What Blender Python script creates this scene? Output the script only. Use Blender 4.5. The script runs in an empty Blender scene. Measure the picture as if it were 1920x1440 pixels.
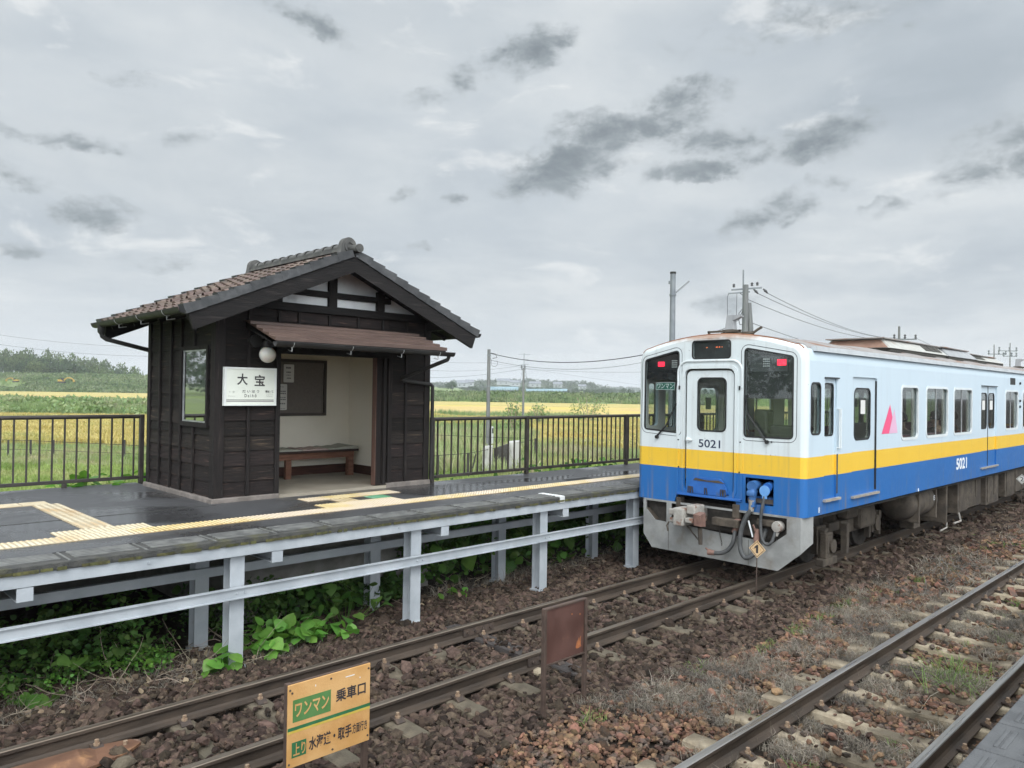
import bpy, bmesh, math, random
import numpy as np
from mathutils import Vector, Matrix
from mathutils.geometry import tessellate_polygon

random.seed(7)
RNG = np.random.default_rng(11)
scene = bpy.context.scene
COL = scene.collection
R = math.radians

# ------------------------------------------------------------------ camera
# world: X runs along the track away to the right, Y across it towards the shelter, Z up; rail tops are z = 0
CAM = Vector((0.0, 0.0, 2.62))
CM = Matrix(((0.71237265, -0.01766213, -0.70157912),
             (-0.70164400, 0.00324741, -0.71252028),
             (0.01486294, 0.99983874, -0.01007916)))
FPX = 1430.0
cam_data = bpy.data.cameras.new("camera")
cam_data.sensor_width = 36.0
cam_data.lens = 36.0 * FPX / 1920.0
cam_data.clip_start = 0.1
cam_data.clip_end = 9000.0
cam = bpy.data.objects.new("camera", cam_data)
COL.objects.link(cam)
cam.matrix_world = Matrix.Translation(CAM) @ CM.to_4x4()
scene.camera = cam

def at(px, py, depth):
    """point in the place that lies depth metres ahead, seen at (px, py) of the 1920 photograph"""
    return CAM + CM @ Vector(((px - 960.0) / FPX * depth, (720.0 - py) / FPX * depth, -depth))

def direction(px, py):
    d = CM @ Vector((px - 960.0, 720.0 - py, -FPX))
    return d.normalized()

def st(s, t, z):
    """ground point s metres ahead and t metres to the right of the viewing axis"""
    return (0.70158 * s + 0.71259 * t, 0.71259 * s - 0.70158 * t, z)

# ------------------------------------------------------------------ render look
scene.view_settings.view_transform = 'Standard'
scene.view_settings.look = 'None'
scene.view_settings.exposure = 0.13
scene.view_settings.gamma = 1.0
scene.view_settings.use_curve_mapping = False
scene.render.engine = 'CYCLES'
scene.cycles.max_bounces = 8
scene.cycles.transparent_max_bounces = 24
scene.cycles.volume_bounces = 0
scene.cycles.use_denoising = True
scene.cycles.caustics_reflective = False
scene.cycles.caustics_refractive = False

# ------------------------------------------------------------------ node helper
class NT:
    def __init__(self, tree):
        self.t = tree
    def n(self, kind, **kw):
        nd = self.t.nodes.new(kind)
        for k, v in kw.items():
            setattr(nd, k, v)
        return nd
    def l(self, a, b):
        self.t.links.new(a, b)
    def math(self, op, a, b=None, clamp=False):
        nd = self.n('ShaderNodeMath', operation=op, use_clamp=clamp)
        for i, v in enumerate((a, b)):
            if v is None: continue
            if isinstance(v, (int, float)): nd.inputs[i].default_value = v
            else: self.l(v, nd.inputs[i])
        return nd.outputs[0]
    def mix(self, fac, a, b, blend='MIX'):
        nd = self.n('ShaderNodeMix', data_type='RGBA', blend_type=blend)
        for sock, v in ((nd.inputs[0], fac), (nd.inputs[6], a), (nd.inputs[7], b)):
            if isinstance(v, (int, float)): sock.default_value = v
            elif isinstance(v, (tuple, list)): sock.default_value = (*v[:3], 1.0)
            else: self.l(v, sock)
        return nd.outputs[2]
    def ramp(self, fac, stops, interp='LINEAR'):
        nd = self.n('ShaderNodeValToRGB')
        cr = nd.color_ramp
        cr.interpolation = interp
        while len(cr.elements) < len(stops): cr.elements.new(0.5)
        for e, (p, c) in zip(cr.elements, stops):
            e.position = p
            e.color = (*c[:3], 1.0) if isinstance(c, (tuple, list)) else (c, c, c, 1.0)
        self.l(fac, nd.inputs[0])
        return nd.outputs[0]
    def smooth(self, v, a, b, lo=0.0, hi=1.0):
        nd = self.n('ShaderNodeMapRange', interpolation_type='SMOOTHSTEP')
        self.l(v, nd.inputs[0])
        for i, x in enumerate((a, b, lo, hi)): nd.inputs[i + 1].default_value = x
        return nd.outputs[0]
    def noise(self, vec, scale, detail=5.0, rough=0.55, dist=0.0, out=0):
        nd = self.n('ShaderNodeTexNoise')
        nd.inputs['Scale'].default_value = scale
        nd.inputs['Detail'].default_value = detail
        nd.inputs['Roughness'].default_value = rough
        nd.inputs['Distortion'].default_value = dist
        if vec is not None: self.l(vec, nd.inputs['Vector'])
        return nd.outputs[out]
    def mapping(self, vec, loc=(0, 0, 0), rot=(0, 0, 0), sc=(1, 1, 1), kind='POINT'):
        nd = self.n('ShaderNodeMapping', vector_type=kind)
        nd.inputs['Location'].default_value = loc
        nd.inputs['Rotation'].default_value = rot
        nd.inputs['Scale'].default_value = sc
        self.l(vec, nd.inputs['Vector'])
        return nd.outputs[0]

# ------------------------------------------------------------------ sky (world) and sun
SUN_EL, SUN_AZ = R(48), R(232)         # azimuth in the world: the sun stands behind and left of the viewer
sun_dir = Vector((math.cos(SUN_EL) * math.cos(SUN_AZ), math.cos(SUN_EL) * math.sin(SUN_AZ), math.sin(SUN_EL)))
world = bpy.data.worlds.new("World")
scene.world = world
world.use_nodes = True
world.cycles.sampling_method = 'MANUAL'
world.cycles.sample_map_resolution = 256
wt = NT(world.node_tree)
world.node_tree.nodes.clear()
tc = wt.n('ShaderNodeTexCoord').outputs['Generated']
sep = wt.n('ShaderNodeSeparateXYZ'); wt.l(tc, sep.inputs[0])
dx, dy, dz = sep.outputs
el = wt.math('ARCSINE', dz)
az = wt.math('ARCTAN2', dy, dx)
zz = wt.math('ADD', wt.math('MAXIMUM', dz, 0.0), 0.10)
plane = wt.n('ShaderNodeCombineXYZ')
wt.l(wt.math('DIVIDE', dx, zz), plane.inputs[0]); wt.l(wt.math('DIVIDE', dy, zz), plane.inputs[1])
pl = plane.outputs[0]
n1 = wt.noise(pl, 0.55, 9, 0.55, 0.5)
n2 = wt.noise(pl, 1.9, 8, 0.6, 0.2)
aev = wt.n('ShaderNodeCombineXYZ'); wt.l(az, aev.inputs[0]); wt.l(el, aev.inputs[1])
ae = aev.outputs[0]
n3 = wt.noise(wt.mapping(ae, sc=(1, 1.8, 1)), 5.0, 8, 0.55, 0.3)
def _sub(a, k): return wt.math('SUBTRACT', a, k)
base_f = wt.math('ADD', wt.math('MULTIPLY', n1, 0.5), wt.math('ADD', wt.math('MULTIPLY', n2, 0.2), wt.math('MULTIPLY', n3, 0.3)))
cloud = wt.ramp(base_f, [(0.34, (0.44, 0.495, 0.55)), (0.45, (0.555, 0.605, 0.645)), (0.54, (0.66, 0.70, 0.725)), (0.66, (0.76, 0.785, 0.795))])
# darker scud clouds: each is an irregular patch at its own bearing and height
warp = wt.n('ShaderNodeVectorMath', operation='SUBTRACT')
wt.l(wt.noise(ae, 15.0, 8, 0.66, 0.0, out=1), warp.inputs[0]); warp.inputs[1].default_value = (0.5, 0.5, 0.5)
wsc = wt.n('ShaderNodeVectorMath', operation='SCALE'); wt.l(warp.outputs[0], wsc.inputs[0]); wsc.inputs['Scale'].default_value = 0.05
wadd = wt.n('ShaderNodeVectorMath', operation='ADD'); wt.l(ae, wadd.inputs[0]); wt.l(wsc.outputs[0], wadd.inputs[1])
aew = wadd.outputs[0]
SCUD = [  # photo bearing of the patch, half length, half height, tilt, weight
    (990, 98, 100, 38, 14, .85), (885, 150, 80, 30, 20, .5), (795, 188, 50, 20, 15, .4), (1060, 322, 135, 46, 8, 1.0), (1130, 250, 110, 40, 5, .8), (1255, 210, 110, 40, 14, .85),
    (1345, 262, 110, 34, -3, .6), (1535, 262, 110, 36, 12, .85), (1330, 312, 150, 26, 8, .75), (1420, 285, 120, 22, 10, .5), (1440, 402, 85, 30, 12, .8),
    (1660, 398, 45, 18, 10, .4), (1560, 345, 50, 14, 0, .45), (190, 396, 75, 30, 5, .65), (355, 258, 50, 18, 5, .5), (110, 262, 120, 16, 0, .4), (235, 150, 60, 16, 5, .35),
    (560, 25, 110, 30, -18, .5), (30, 330, 90, 18, 0, .4), (860, 370, 40, 14, 15, .45), (745, 378, 45, 18, 35, .45), (780, 466, 30, 14, 0, .4), (40, 455, 70, 22, 0, .4),
    (1690, 60, 120, 24, 8, .12), (1500, 60, 100, 20, 5, .10), (1880, 290, 130, 60, 15, .5), (1480, 40, 260, 50, 3, .3), (1360, 570, 80, 26, 0, .35), (260, 490, 90, 20, 5, .3)]
acc = None
for (px, py, hw, hh, tilt, wgt) in SCUD:
    d = direction(px, py)
    a0, e0 = math.atan2(d.y, d.x), math.asin(d.z)
    k = 1.0 / FPX
    mp = wt.mapping(aew, loc=(a0, e0, 0), rot=(0, 0, R(-tilt)), sc=(hw * k * 1.45, hh * k * 1.55, 1), kind='TEXTURE')
    mp2 = wt.n('ShaderNodeVectorMath', operation='MULTIPLY'); wt.l(mp, mp2.inputs[0]); mp2.inputs[1].default_value = (1, 1, 0)
    ln = wt.n('ShaderNodeVectorMath', operation='LENGTH'); wt.l(mp2.outputs[0], ln.inputs[0])
    v = wt.smooth(ln.outputs['Value'], 1.20, 0.0, 0.0, 0.34 + 0.82 * wgt)
    acc = v if acc is None else wt.math('MAXIMUM', acc, v)
puff = wt.noise(wt.mapping(ae, sc=(1.0, 1.9, 1.0)), 13.0, 11, 0.58, 0.35)
fine_ = wt.noise(wt.mapping(ae, sc=(1.0, 1.6, 1.0)), 42.0, 8, 0.6)
dens = wt.math('ADD', acc, wt.math('ADD', wt.math('MULTIPLY', wt.math('SUBTRACT', puff, 0.5), 2.1), wt.math('MULTIPLY', wt.math('SUBTRACT', fine_, 0.5), 0.8)))
dens = wt.math('MULTIPLY', dens, wt.smooth(acc, 0.02, 0.40))
alpha = wt.smooth(dens, 0.20, 0.95, 0.0, 0.92)
# a lit rim above, a darker flat base
scudcol = wt.mix(wt.smooth(dens, 0.35, 1.25), (0.47, 0.515, 0.545), (0.195, 0.23, 0.255))
scudcol = wt.mix(wt.smooth(wt.noise(wt.mapping(ae, loc=(7, 2, 0), sc=(1.0, 1.7, 1.0)), 24.0, 8, 0.6, 0.4), 0.38, 0.66, 0.0, 0.55), scudcol, (0.33, 0.372, 0.40))
# broad grey sheets of higher cloud
for (px, py, hw, hh, tilt, w_) in ((1740, 110, 460, 160, 8, .62), (200, 330, 420, 170, 3, .16), (640, 60, 260, 90, -5, .14), (900, 640, 500, 40, 0, .10)):
    d = direction(px, py); k = 1.0 / FPX
    mp = wt.mapping(aew, loc=(math.atan2(d.y, d.x), math.asin(d.z), 0), rot=(0, 0, R(-tilt)), sc=(hw * k, hh * k, 1), kind='TEXTURE')
    mp2 = wt.n('ShaderNodeVectorMath', operation='MULTIPLY'); wt.l(mp, mp2.inputs[0]); mp2.inputs[1].default_value = (1, 1, 0)
    ln = wt.n('ShaderNodeVectorMath', operation='LENGTH'); wt.l(mp2.outputs[0], ln.inputs[0])
    sh_f = wt.math('MULTIPLY', wt.smooth(ln.outputs['Value'], 1.35, 0.35, 0.0, w_), wt.math('ADD', 0.45, wt.smooth(n3, 0.36, 0.6)), True)
    cloud = wt.mix(sh_f, cloud, (0.40, 0.455, 0.505))
veil = wt.smooth(wt.noise(wt.mapping(ae, rot=(0, 0, 0.35), sc=(1.0, 3.2, 1.0)), 3.2, 9, 0.56, 0.6), 0.42, 0.68, 0.0, 0.42)
cloud = wt.mix(veil, cloud, (0.53, 0.585, 0.635))
brk = wt.smooth(wt.noise(wt.mapping(ae, loc=(3, 1, 0), rot=(0, 0, 0.25), sc=(1.0, 2.6, 1.0)), 6.5, 9, 0.6, 0.4), 0.56, 0.70, 0.0, 0.55)
cloud = wt.mix(brk, cloud, (0.86, 0.875, 0.875))
cloud = wt.mix(alpha, cloud, scudcol)

lowf = wt.smooth(dz, 0.0, 0.14)
cloud = wt.mix(lowf, wt.mix(0.55, cloud, (0.76, 0.81, 0.845)), cloud)
# an overcast sky is brightest overhead
zen = wt.smooth(dz, 0.44, 0.80, 1.0, 1.8)
# added boost on the sun's side, behind the viewer, to light the shelter inside
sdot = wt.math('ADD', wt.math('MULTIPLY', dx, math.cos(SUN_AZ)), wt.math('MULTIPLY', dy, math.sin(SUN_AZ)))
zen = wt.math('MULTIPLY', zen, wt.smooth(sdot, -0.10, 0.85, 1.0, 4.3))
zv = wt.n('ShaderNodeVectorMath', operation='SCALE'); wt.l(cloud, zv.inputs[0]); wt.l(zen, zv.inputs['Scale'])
sky = wt.n('ShaderNodeTexSky', sky_type='NISHITA')
sky.sun_disc = False
sky.sun_elevation = SUN_EL
sky.sun_rotation = R(90) - SUN_AZ
sky.air_density = 1.0; sky.dust_density = 3.0
bg1 = wt.n('ShaderNodeBackground'); wt.l(sky.outputs[0], bg1.inputs[0]); bg1.inputs[1].default_value = 0.05
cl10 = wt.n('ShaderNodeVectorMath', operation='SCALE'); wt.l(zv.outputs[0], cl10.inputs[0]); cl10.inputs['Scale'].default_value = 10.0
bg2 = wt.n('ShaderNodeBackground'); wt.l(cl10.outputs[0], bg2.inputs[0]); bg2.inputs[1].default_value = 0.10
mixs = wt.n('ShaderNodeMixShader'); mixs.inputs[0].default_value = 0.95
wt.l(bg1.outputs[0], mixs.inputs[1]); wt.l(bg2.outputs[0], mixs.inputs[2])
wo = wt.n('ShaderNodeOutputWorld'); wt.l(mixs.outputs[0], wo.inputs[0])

sun_data = bpy.data.lights.new("sun", 'SUN')
sun_data.energy = 0.8
sun_data.angle = R(18)
sun_data.color = (1.0, 0.96, 0.90)
sun = bpy.data.objects.new("sun", sun_data)
COL.objects.link(sun)
sun.rotation_euler = sun_dir.to_track_quat('Z', 'Y').to_euler()

# ------------------------------------------------------------------ materials
def lin(r, g, b):
    return tuple(((v / 255.0 + 0.055) / 1.055) ** 2.4 if v > 10 else v / 255.0 / 12.92 for v in (r, g, b))

def mat(name, c1, c2=None, scale=6.0, rough=0.6, rough2=None, bump=0.0, bscale=None, metal=0.0, island=0.0, stretch=(1, 1, 1),
        spec=0.5, contrast=(0.35, 0.65), detail=6.0, sub=0.0, c3=None, s3=1.0, k3=(0.55, 0.7)):
    m = bpy.data.materials.new(name)
    m.use_nodes = True
    nt = NT(m.node_tree)
    b = m.node_tree.nodes['Principled BSDF']
    co = nt.n('ShaderNodeTexCoord').outputs['Object']
    mp = nt.mapping(co, sc=stretch)
    nz = nt.noise(mp, scale, detail)
    f = nt.smooth(nz, contrast[0], contrast[1])
    col = nt.mix(f, c1, c2 if c2 else c1)
    if c3:
        col = nt.mix(nt.smooth(nt.noise(mp, s3, 6), k3[0], k3[1]), col, c3)
    if island:
        g = nt.n('ShaderNodeNewGeometry')
        hs = nt.n('ShaderNodeHueSaturation')
        nt.l(nt.math('ADD', nt.math('MULTIPLY', g.outputs['Random Per Island'], island * 2), 1.0 - island), hs.inputs['Value'])
        h2 = nt.math('FRACT', nt.math('MULTIPLY', g.outputs['Random Per Island'], 17.3))
        nt.l(nt.math('ADD', nt.math('MULTIPLY', h2, 0.04 * min(1, island * 3)), 0.5 - 0.02 * min(1, island * 3)), hs.inputs['Hue'])
        nt.l(col, hs.inputs['Color'])
        col = hs.outputs[0]
    nt.l(col, b.inputs['Base Color'])
    if rough2 is None:
        b.inputs['Roughness'].default_value = rough
    else:
        nt.l(nt.math('ADD', nt.math('MULTIPLY', f, rough2 - rough), rough), b.inputs['Roughness'])
    b.inputs['Metallic'].default_value = metal
    b.inputs['Specular IOR Level'].default_value = spec
    if sub:
        b.inputs['Subsurface Weight'].default_value = sub
    if bump:
        bp = nt.n('ShaderNodeBump')
        bp.inputs['Strength'].default_value = bump
        bp.inputs['Distance'].default_value = 0.02
        nt.l(nt.noise(mp, bscale or scale * 4, 6), bp.inputs['Height'])
        nt.l(bp.outputs[0], b.inputs['Normal'])
    m.diffuse_color = (*c1[:3], 1)
    return m

def glow(name, c, strength):
    m = bpy.data.materials.new(name); m.use_nodes = True
    b = m.node_tree.nodes['Principled BSDF']
    b.inputs['Base Color'].default_value = (*c, 1)
    b.inputs['Emission Color'].default_value = (*c, 1)
    b.inputs['Emission Strength'].default_value = strength
    return m

def glass_mat(name, tint=(1, 1, 1), refl=1.0, dirt=0.0):
    m = bpy.data.materials.new(name); m.use_nodes = True
    nt = NT(m.node_tree); m.node_tree.nodes.clear()
    tr = nt.n('ShaderNodeBsdfTransparent'); tr.inputs[0].default_value = (*tint, 1)
    gl = nt.n('ShaderNodeBsdfGlossy'); gl.inputs['Roughness'].default_value = 0.02
    fr = nt.n('ShaderNodeLayerWeight'); fr.inputs[0].default_value = 0.5
    fac = nt.math('MULTIPLY', nt.math('ADD', nt.math('MULTIPLY', nt.math('POWER', fr.outputs['Facing'], 5.0), 0.96), 0.042), refl, True)
    mx = nt.n('ShaderNodeMixShader'); nt.l(fac, mx.inputs[0]); nt.l(tr.outputs[0], mx.inputs[1]); nt.l(gl.outputs[0], mx.inputs[2])
    last = mx.outputs[0]
    if dirt:
        df = nt.n('ShaderNodeBsdfDiffuse'); df.inputs[0].default_value = (0.5, 0.5, 0.48, 1)
        m2 = nt.n('ShaderNodeMixShader'); m2.inputs[0].default_value = dirt
        nt.l(last, m2.inputs[1]); nt.l(df.outputs[0], m2.inputs[2]); last = m2.outputs[0]
    o = nt.n('ShaderNodeOutputMaterial'); nt.l(last, o.inputs[0])
    return m

# ------------------------------------------------------------------ object helpers
def root_of(o):
    while o.parent: o = o.parent
    return o

class MB:
    """collects shapes in world coordinates; build() links them as ONE mesh object"""
    def __init__(self):
        self.v, self.f, self.m = [], [], []
        self.cur = 0
    def raw(self, vs, fs):
        b = len(self.v)
        self.v.extend([tuple(p) for p in vs])
        self.f.extend([tuple(i + b for i in f) for f in fs])
        self.m.extend([self.cur] * len(fs))
        return self
    def box(self, x0, x1, y0, y1, z0, z1):
        vs = [(x, y, z) for x in (x0, x1) for y in (y0, y1) for z in (z0, z1)]
        return self.raw(vs, [(0, 1, 3, 2), (4, 6, 7, 5), (0, 4, 5, 1), (2, 3, 7, 6), (0, 2, 6, 4), (1, 5, 7, 3)])
    def bev(self, x0, x1, y0, y1, z0, z1, r=0.01):
        """box with chamfered edges"""
        bm = bmesh.new()
        bmesh.ops.create_cube(bm, size=1.0)
        for v in bm.verts:
            v.co = Vector(((x0 + x1) / 2 + v.co.x * (x1 - x0), (y0 + y1) / 2 + v.co.y * (y1 - y0), (z0 + z1) / 2 + v.co.z * (z1 - z0)))
        bmesh.ops.bevel(bm, geom=bm.edges[:], offset=r, segments=2, affect='EDGES', profile=0.5)
        return self.bm(bm)
    def bm(self, bm, mtx=None):
        bm.verts.index_update()
        vs = [(mtx @ v.co if mtx else v.co.copy()) for v in bm.verts]
        fs = [tuple(v.index for v in f.verts) for f in bm.faces]
        bm.free()
        return self.raw(vs, fs)
    def hexa(self, pts):
        """8 corner points: bottom 4 in order, top 4 in order"""
        return self.raw(pts, [(3, 2, 1, 0), (4, 5, 6, 7), (0, 1, 5, 4), (1, 2, 6, 5), (2, 3, 7, 6), (3, 0, 4, 7)])
    def bar(self, p0, p1, w, h, up=(0, 0, 1)):
        p0, p1 = Vector(p0), Vector(p1)
        d = (p1 - p0).normalized(); u = Vector(up)
        s = d.cross(u)
        if s.length < 1e-4: s = d.cross(Vector((1, 0, 0)))
        s.normalize(); u = s.cross(d).normalized()
        s *= w / 2; u *= h / 2
        return self.hexa([p0 - s - u, p0 + s - u, p1 + s - u, p1 - s - u, p0 - s + u, p0 + s + u, p1 + s + u, p1 - s + u])
    def cyl(self, p0, p1, r0, r1=None, n=12, caps=True):
        return self.tube([p0, p1], [r0, r0 if r1 is None else r1], n, caps)
    def tube(self, pts, r, n=8, caps=True):
        pts = [Vector(p) for p in pts]
        rs = r if isinstance(r, (list, tuple)) else [r] * len(pts)
        vs, fs = [], []
        prev = None
        for i, p in enumerate(pts):
            d = (pts[min(i + 1, len(pts) - 1)] - pts[max(i - 1, 0)])
            if d.length < 1e-9: d = Vector((0, 0, 1))
            d.normalize()
            if prev is None:
                a = d.cross(Vector((0, 0, 1)))
                if a.length < 1e-3: a = d.cross(Vector((1, 0, 0)))
            else:
                a = prev - d * prev.dot(d)
            a.normalize(); prev = a
            b = d.cross(a)
            for k in range(n):
                t = 2 * math.pi * k / n
                vs.append(p + (a * math.cos(t) + b * math.sin(t)) * rs[i])
        for i in range(len(pts) - 1):
            for k in range(n):
                fs.append((i * n + k, i * n + (k + 1) % n, (i + 1) * n + (k + 1) % n, (i + 1) * n + k))
        if caps:
            fs.append(tuple(range(n))[::-1]); fs.append(tuple(range((len(pts) - 1) * n, len(pts) * n)))
        return self.raw(vs, fs)
    def lathe(self, prof, c, n=20, axis='Z'):
        """prof: (radius, height) pairs, turned about the axis through c"""
        vs, fs = [], []
        for (r, h) in prof:
            for k in range(n):
                t = 2 * math.pi * k / n
                a, b = r * math.cos(t), r * math.sin(t)
                p = {'Z': (a, b, h), 'X': (h, a, b), 'Y': (b, h, a)}[axis]
                vs.append((c[0] + p[0], c[1] + p[1], c[2] + p[2]))
        for i in range(len(prof) - 1):
            for k in range(n):
                fs.append((i * n + k, i * n + (k + 1) % n, (i + 1) * n + (k + 1) % n, (i + 1) * n + k))
        fs.append(tuple(range(n))[::-1]); fs.append(tuple(range((len(prof) - 1) * n, len(prof) * n)))
        return self.raw(vs, fs)
    def panel(self, outer, holes, depth, fn):
        """flat plate with holes: 2D loops; fn(u, v, w) gives the point, w from 0 to depth"""
        loops = [outer] + list(holes)
        flat = [p for lp in loops for p in lp]
        tris = tessellate_polygon([[Vector((p[0], p[1], 0)) for p in lp] for lp in loops])
        n = len(flat)
        vs = [fn(p[0], p[1], 0.0) for p in flat]
        fs = []
        for t in tris:
            a, b, c = (flat[i] for i in t)
            ar = (b[0] - a[0]) * (c[1] - a[1]) - (b[1] - a[1]) * (c[0] - a[0])
            fs.append(t if ar > 0 else t[::-1])
        if depth:
            vs += [fn(p[0], p[1], depth) for p in flat]
            fs += [tuple(i + n for i in t[::-1]) for t in list(fs)]
            o = 0
            for lp in loops:
                k = len(lp)
                for i in range(k):
                    fs.append((o + i, o + (i + 1) % k, n + o + (i + 1) % k, n + o + i))
                o += k
        return self.raw(vs, fs)
    def extr(self, poly, axis, a, b):
        """closed 2D outline swept along an axis from a to b"""
        fn = {'X': lambda u, v, w: (a + w, u, v), 'Y': lambda u, v, w: (u, a + w, v), 'Z': lambda u, v, w: (u, v, a + w)}[axis]
        return self.panel(poly, [], b - a, fn)
    def build(self, name, m, parent=None, smooth=False, fixn=True):
        off = Vector((0, 0, 0)) if parent is None else root_of(parent).location
        me = bpy.data.meshes.new(name)
        me.from_pydata([(p[0] - off[0], p[1] - off[1], p[2] - off[2]) for p in self.v], [], self.f)
        ms = m if isinstance(m, (list, tuple)) else [m]
        for x in ms: me.materials.append(x)
        if len(ms) > 1: me.polygons.foreach_set('material_index', self.m)
        if fixn:
            bm = bmesh.new(); bm.from_mesh(me)
            bmesh.ops.recalc_face_normals(bm, faces=bm.faces[:])
            bm.to_mesh(me); bm.free()
        if smooth:
            me.polygons.foreach_set('use_smooth', [True] * len(me.polygons))
            if smooth != 'all': me.set_sharp_from_angle(angle=R(38))
        me.update()
        o = bpy.data.objects.new(name, me)
        COL.objects.link(o)
        if parent is not None: o.parent = parent
        return o

def tag(o, label=None, cat=None, group=None, kind=None):
    if label: o['label'] = label
    if cat: o['category'] = cat
    if group: o['group'] = group
    if kind: o['kind'] = kind
    return o

def thing(name, loc, label, cat, group=None):
    o = bpy.data.objects.new(name, None)
    o.empty_display_size = 0.1
    COL.objects.link(o)
    o.location = loc
    return tag(o, label, cat, group)

KIDS = {}
def copy_tree(o, loc=None, parent=None, label=None):
    c = o.copy(); COL.objects.link(c)
    if parent is not None: c.parent = parent
    if loc is not None: c.location = loc
    if label: c['label'] = label
    for ch in KIDS.get(o.name) or KIDS.setdefault(o.name, list(o.children)):
        copy_tree(ch, None, c)
    return c

def np_mesh(name, V, F, m, parent=None, smooth=False):
    """fast mesh from arrays; F is (n, 3) or (n, 4)"""
    me = bpy.data.meshes.new(name)
    k = F.shape[1]
    me.vertices.add(len(V)); me.vertices.foreach_set('co', np.ascontiguousarray(V, dtype=np.float32).ravel())
    me.loops.add(F.size); me.loops.foreach_set('vertex_index', np.ascontiguousarray(F, dtype=np.int32).ravel())
    me.polygons.add(len(F))
    me.polygons.foreach_set('loop_start', np.arange(0, F.size, k, dtype=np.int32))
    me.update(calc_edges=True)
    me.materials.append(m)
    me.polygons.foreach_set('use_smooth', np.full(len(F), bool(smooth)))
    me.validate()
    o = bpy.data.objects.new(name, me); COL.objects.link(o)
    if parent is not None: o.parent = parent
    return o

def rot_mats(n, full=True, tilt=0.4, rng=RNG):
    """random rotation matrices: any way up, or turned about Z and tilted a little"""
    if full:
        q = rng.normal(size=(n, 4)); q /= np.linalg.norm(q, axis=1)[:, None]
    else:
        a = rng.uniform(0, 2 * np.pi, n); t = rng.normal(0, tilt, (n, 2))
        q1 = np.stack([np.cos(a / 2), 0 * a, 0 * a, np.sin(a / 2)], 1)
        q2 = np.stack([np.ones(n), t[:, 0] / 2, t[:, 1] / 2, 0 * a], 1); q2 /= np.linalg.norm(q2, axis=1)[:, None]
        w1, x1, y1, z1 = q2.T; w2, x2, y2, z2 = q1.T
        q = np.stack([w1*w2-x1*x2-y1*y2-z1*z2, w1*x2+x1*w2+y1*z2-z1*y2, w1*y2-x1*z2+y1*w2+z1*x2, w1*z2+x1*y2-y1*x2+z1*w2], 1)
    w, x, y, z = q.T
    M_ = np.empty((n, 3, 3))
    M_[:, 0, 0] = 1-2*(y*y+z*z); M_[:, 0, 1] = 2*(x*y-z*w); M_[:, 0, 2] = 2*(x*z+y*w)
    M_[:, 1, 0] = 2*(x*y+z*w); M_[:, 1, 1] = 1-2*(x*x+z*z); M_[:, 1, 2] = 2*(y*z-x*w)
    M_[:, 2, 0] = 2*(x*z-y*w); M_[:, 2, 1] = 2*(y*z+x*w); M_[:, 2, 2] = 1-2*(x*x+y*y)
    return M_

def scatter(name, variants, P, S, M_, m, parent=None, smooth=False):
    """copies of small base shapes, all of one mesh; variants share one face table"""
    F0 = variants[0][1]
    B = np.stack([v[0] for v in variants])
    idx = RNG.integers(0, len(variants), len(P))
    base = B[idx] * S[:, None, :]
    V = np.einsum('nij,nkj->nki', M_, base) + P[:, None, :]
    n, k = V.shape[0], V.shape[1]
    F = (F0[None] + (np.arange(n) * k)[:, None, None]).reshape(-1, F0.shape[1])
    return np_mesh(name, V.reshape(-1, 3), F, m, parent, smooth)

def vnoise(x, y, seed=0, scale=1.0):
    """smooth value noise, 0..1, for masks and ground shape"""
    x = np.asarray(x, float) * scale; y = np.asarray(y, float) * scale
    xi, yi = np.floor(x).astype(np.int64), np.floor(y).astype(np.int64)
    fx, fy = x - xi, y - yi
    fx = fx * fx * (3 - 2 * fx); fy = fy * fy * (3 - 2 * fy)
    def h(a, b):
        n = (a * 374761393 + b * 668265263 + seed * 974711) & 0x7fffffff
        n = ((n ^ (n >> 13)) * 1274126177) & 0x7fffffff
        return ((n ^ (n >> 16)) & 0xffff) / 65535.0
    return (h(xi, yi) * (1 - fx) + h(xi + 1, yi) * fx) * (1 - fy) + (h(xi, yi + 1) * (1 - fx) + h(xi + 1, yi + 1) * fx) * fy

def rrect(u0, u1, v0, v1, r, n=5):
    """rounded rectangle loop, anticlockwise"""
    out = []
    for cx, cy, a0 in ((u1 - r, v0 + r, -90), (u1 - r, v1 - r, 0), (u0 + r, v1 - r, 90), (u0 + r, v0 + r, 180)):
        for i in range(n + 1):
            a = R(a0 + 90 * i / n)
            out.append((cx + r * math.cos(a), cy + r * math.sin(a)))
    return out

def rpoly(pts, r, n=5):
    """polygon loop with rounded corners"""
    out = []
    k = len(pts)
    for i in range(k):
        p, a, b = Vector(pts[i]), Vector(pts[i - 1]), Vector(pts[(i + 1) % k])
        da, db = (a - p).normalized(), (b - p).normalized()
        ang = da.angle(db)
        t = min(r / math.tan(ang / 2), 0.45 * (a - p).length, 0.45 * (b - p).length)
        p0, p1 = p + da * t, p + db * t
        for j in range(n + 1):
            s = j / n
            out.append(tuple((1 - s) ** 2 * p0 + 2 * s * (1 - s) * p + s * s * p1))
    return out

def grow(loop, d):
    """offset a closed loop outwards by d (loop anticlockwise)"""
    out = []; k = len(loop)
    for i in range(k):
        a, b = Vector(loop[i - 1]), Vector(loop[(i + 1) % k])
        t = (b - a)
        if t.length < 1e-9: t = Vector((1, 0))
        t.normalize()
        out.append((loop[i][0] + t.y * d, loop[i][1] - t.x * d))
    return out

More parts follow.
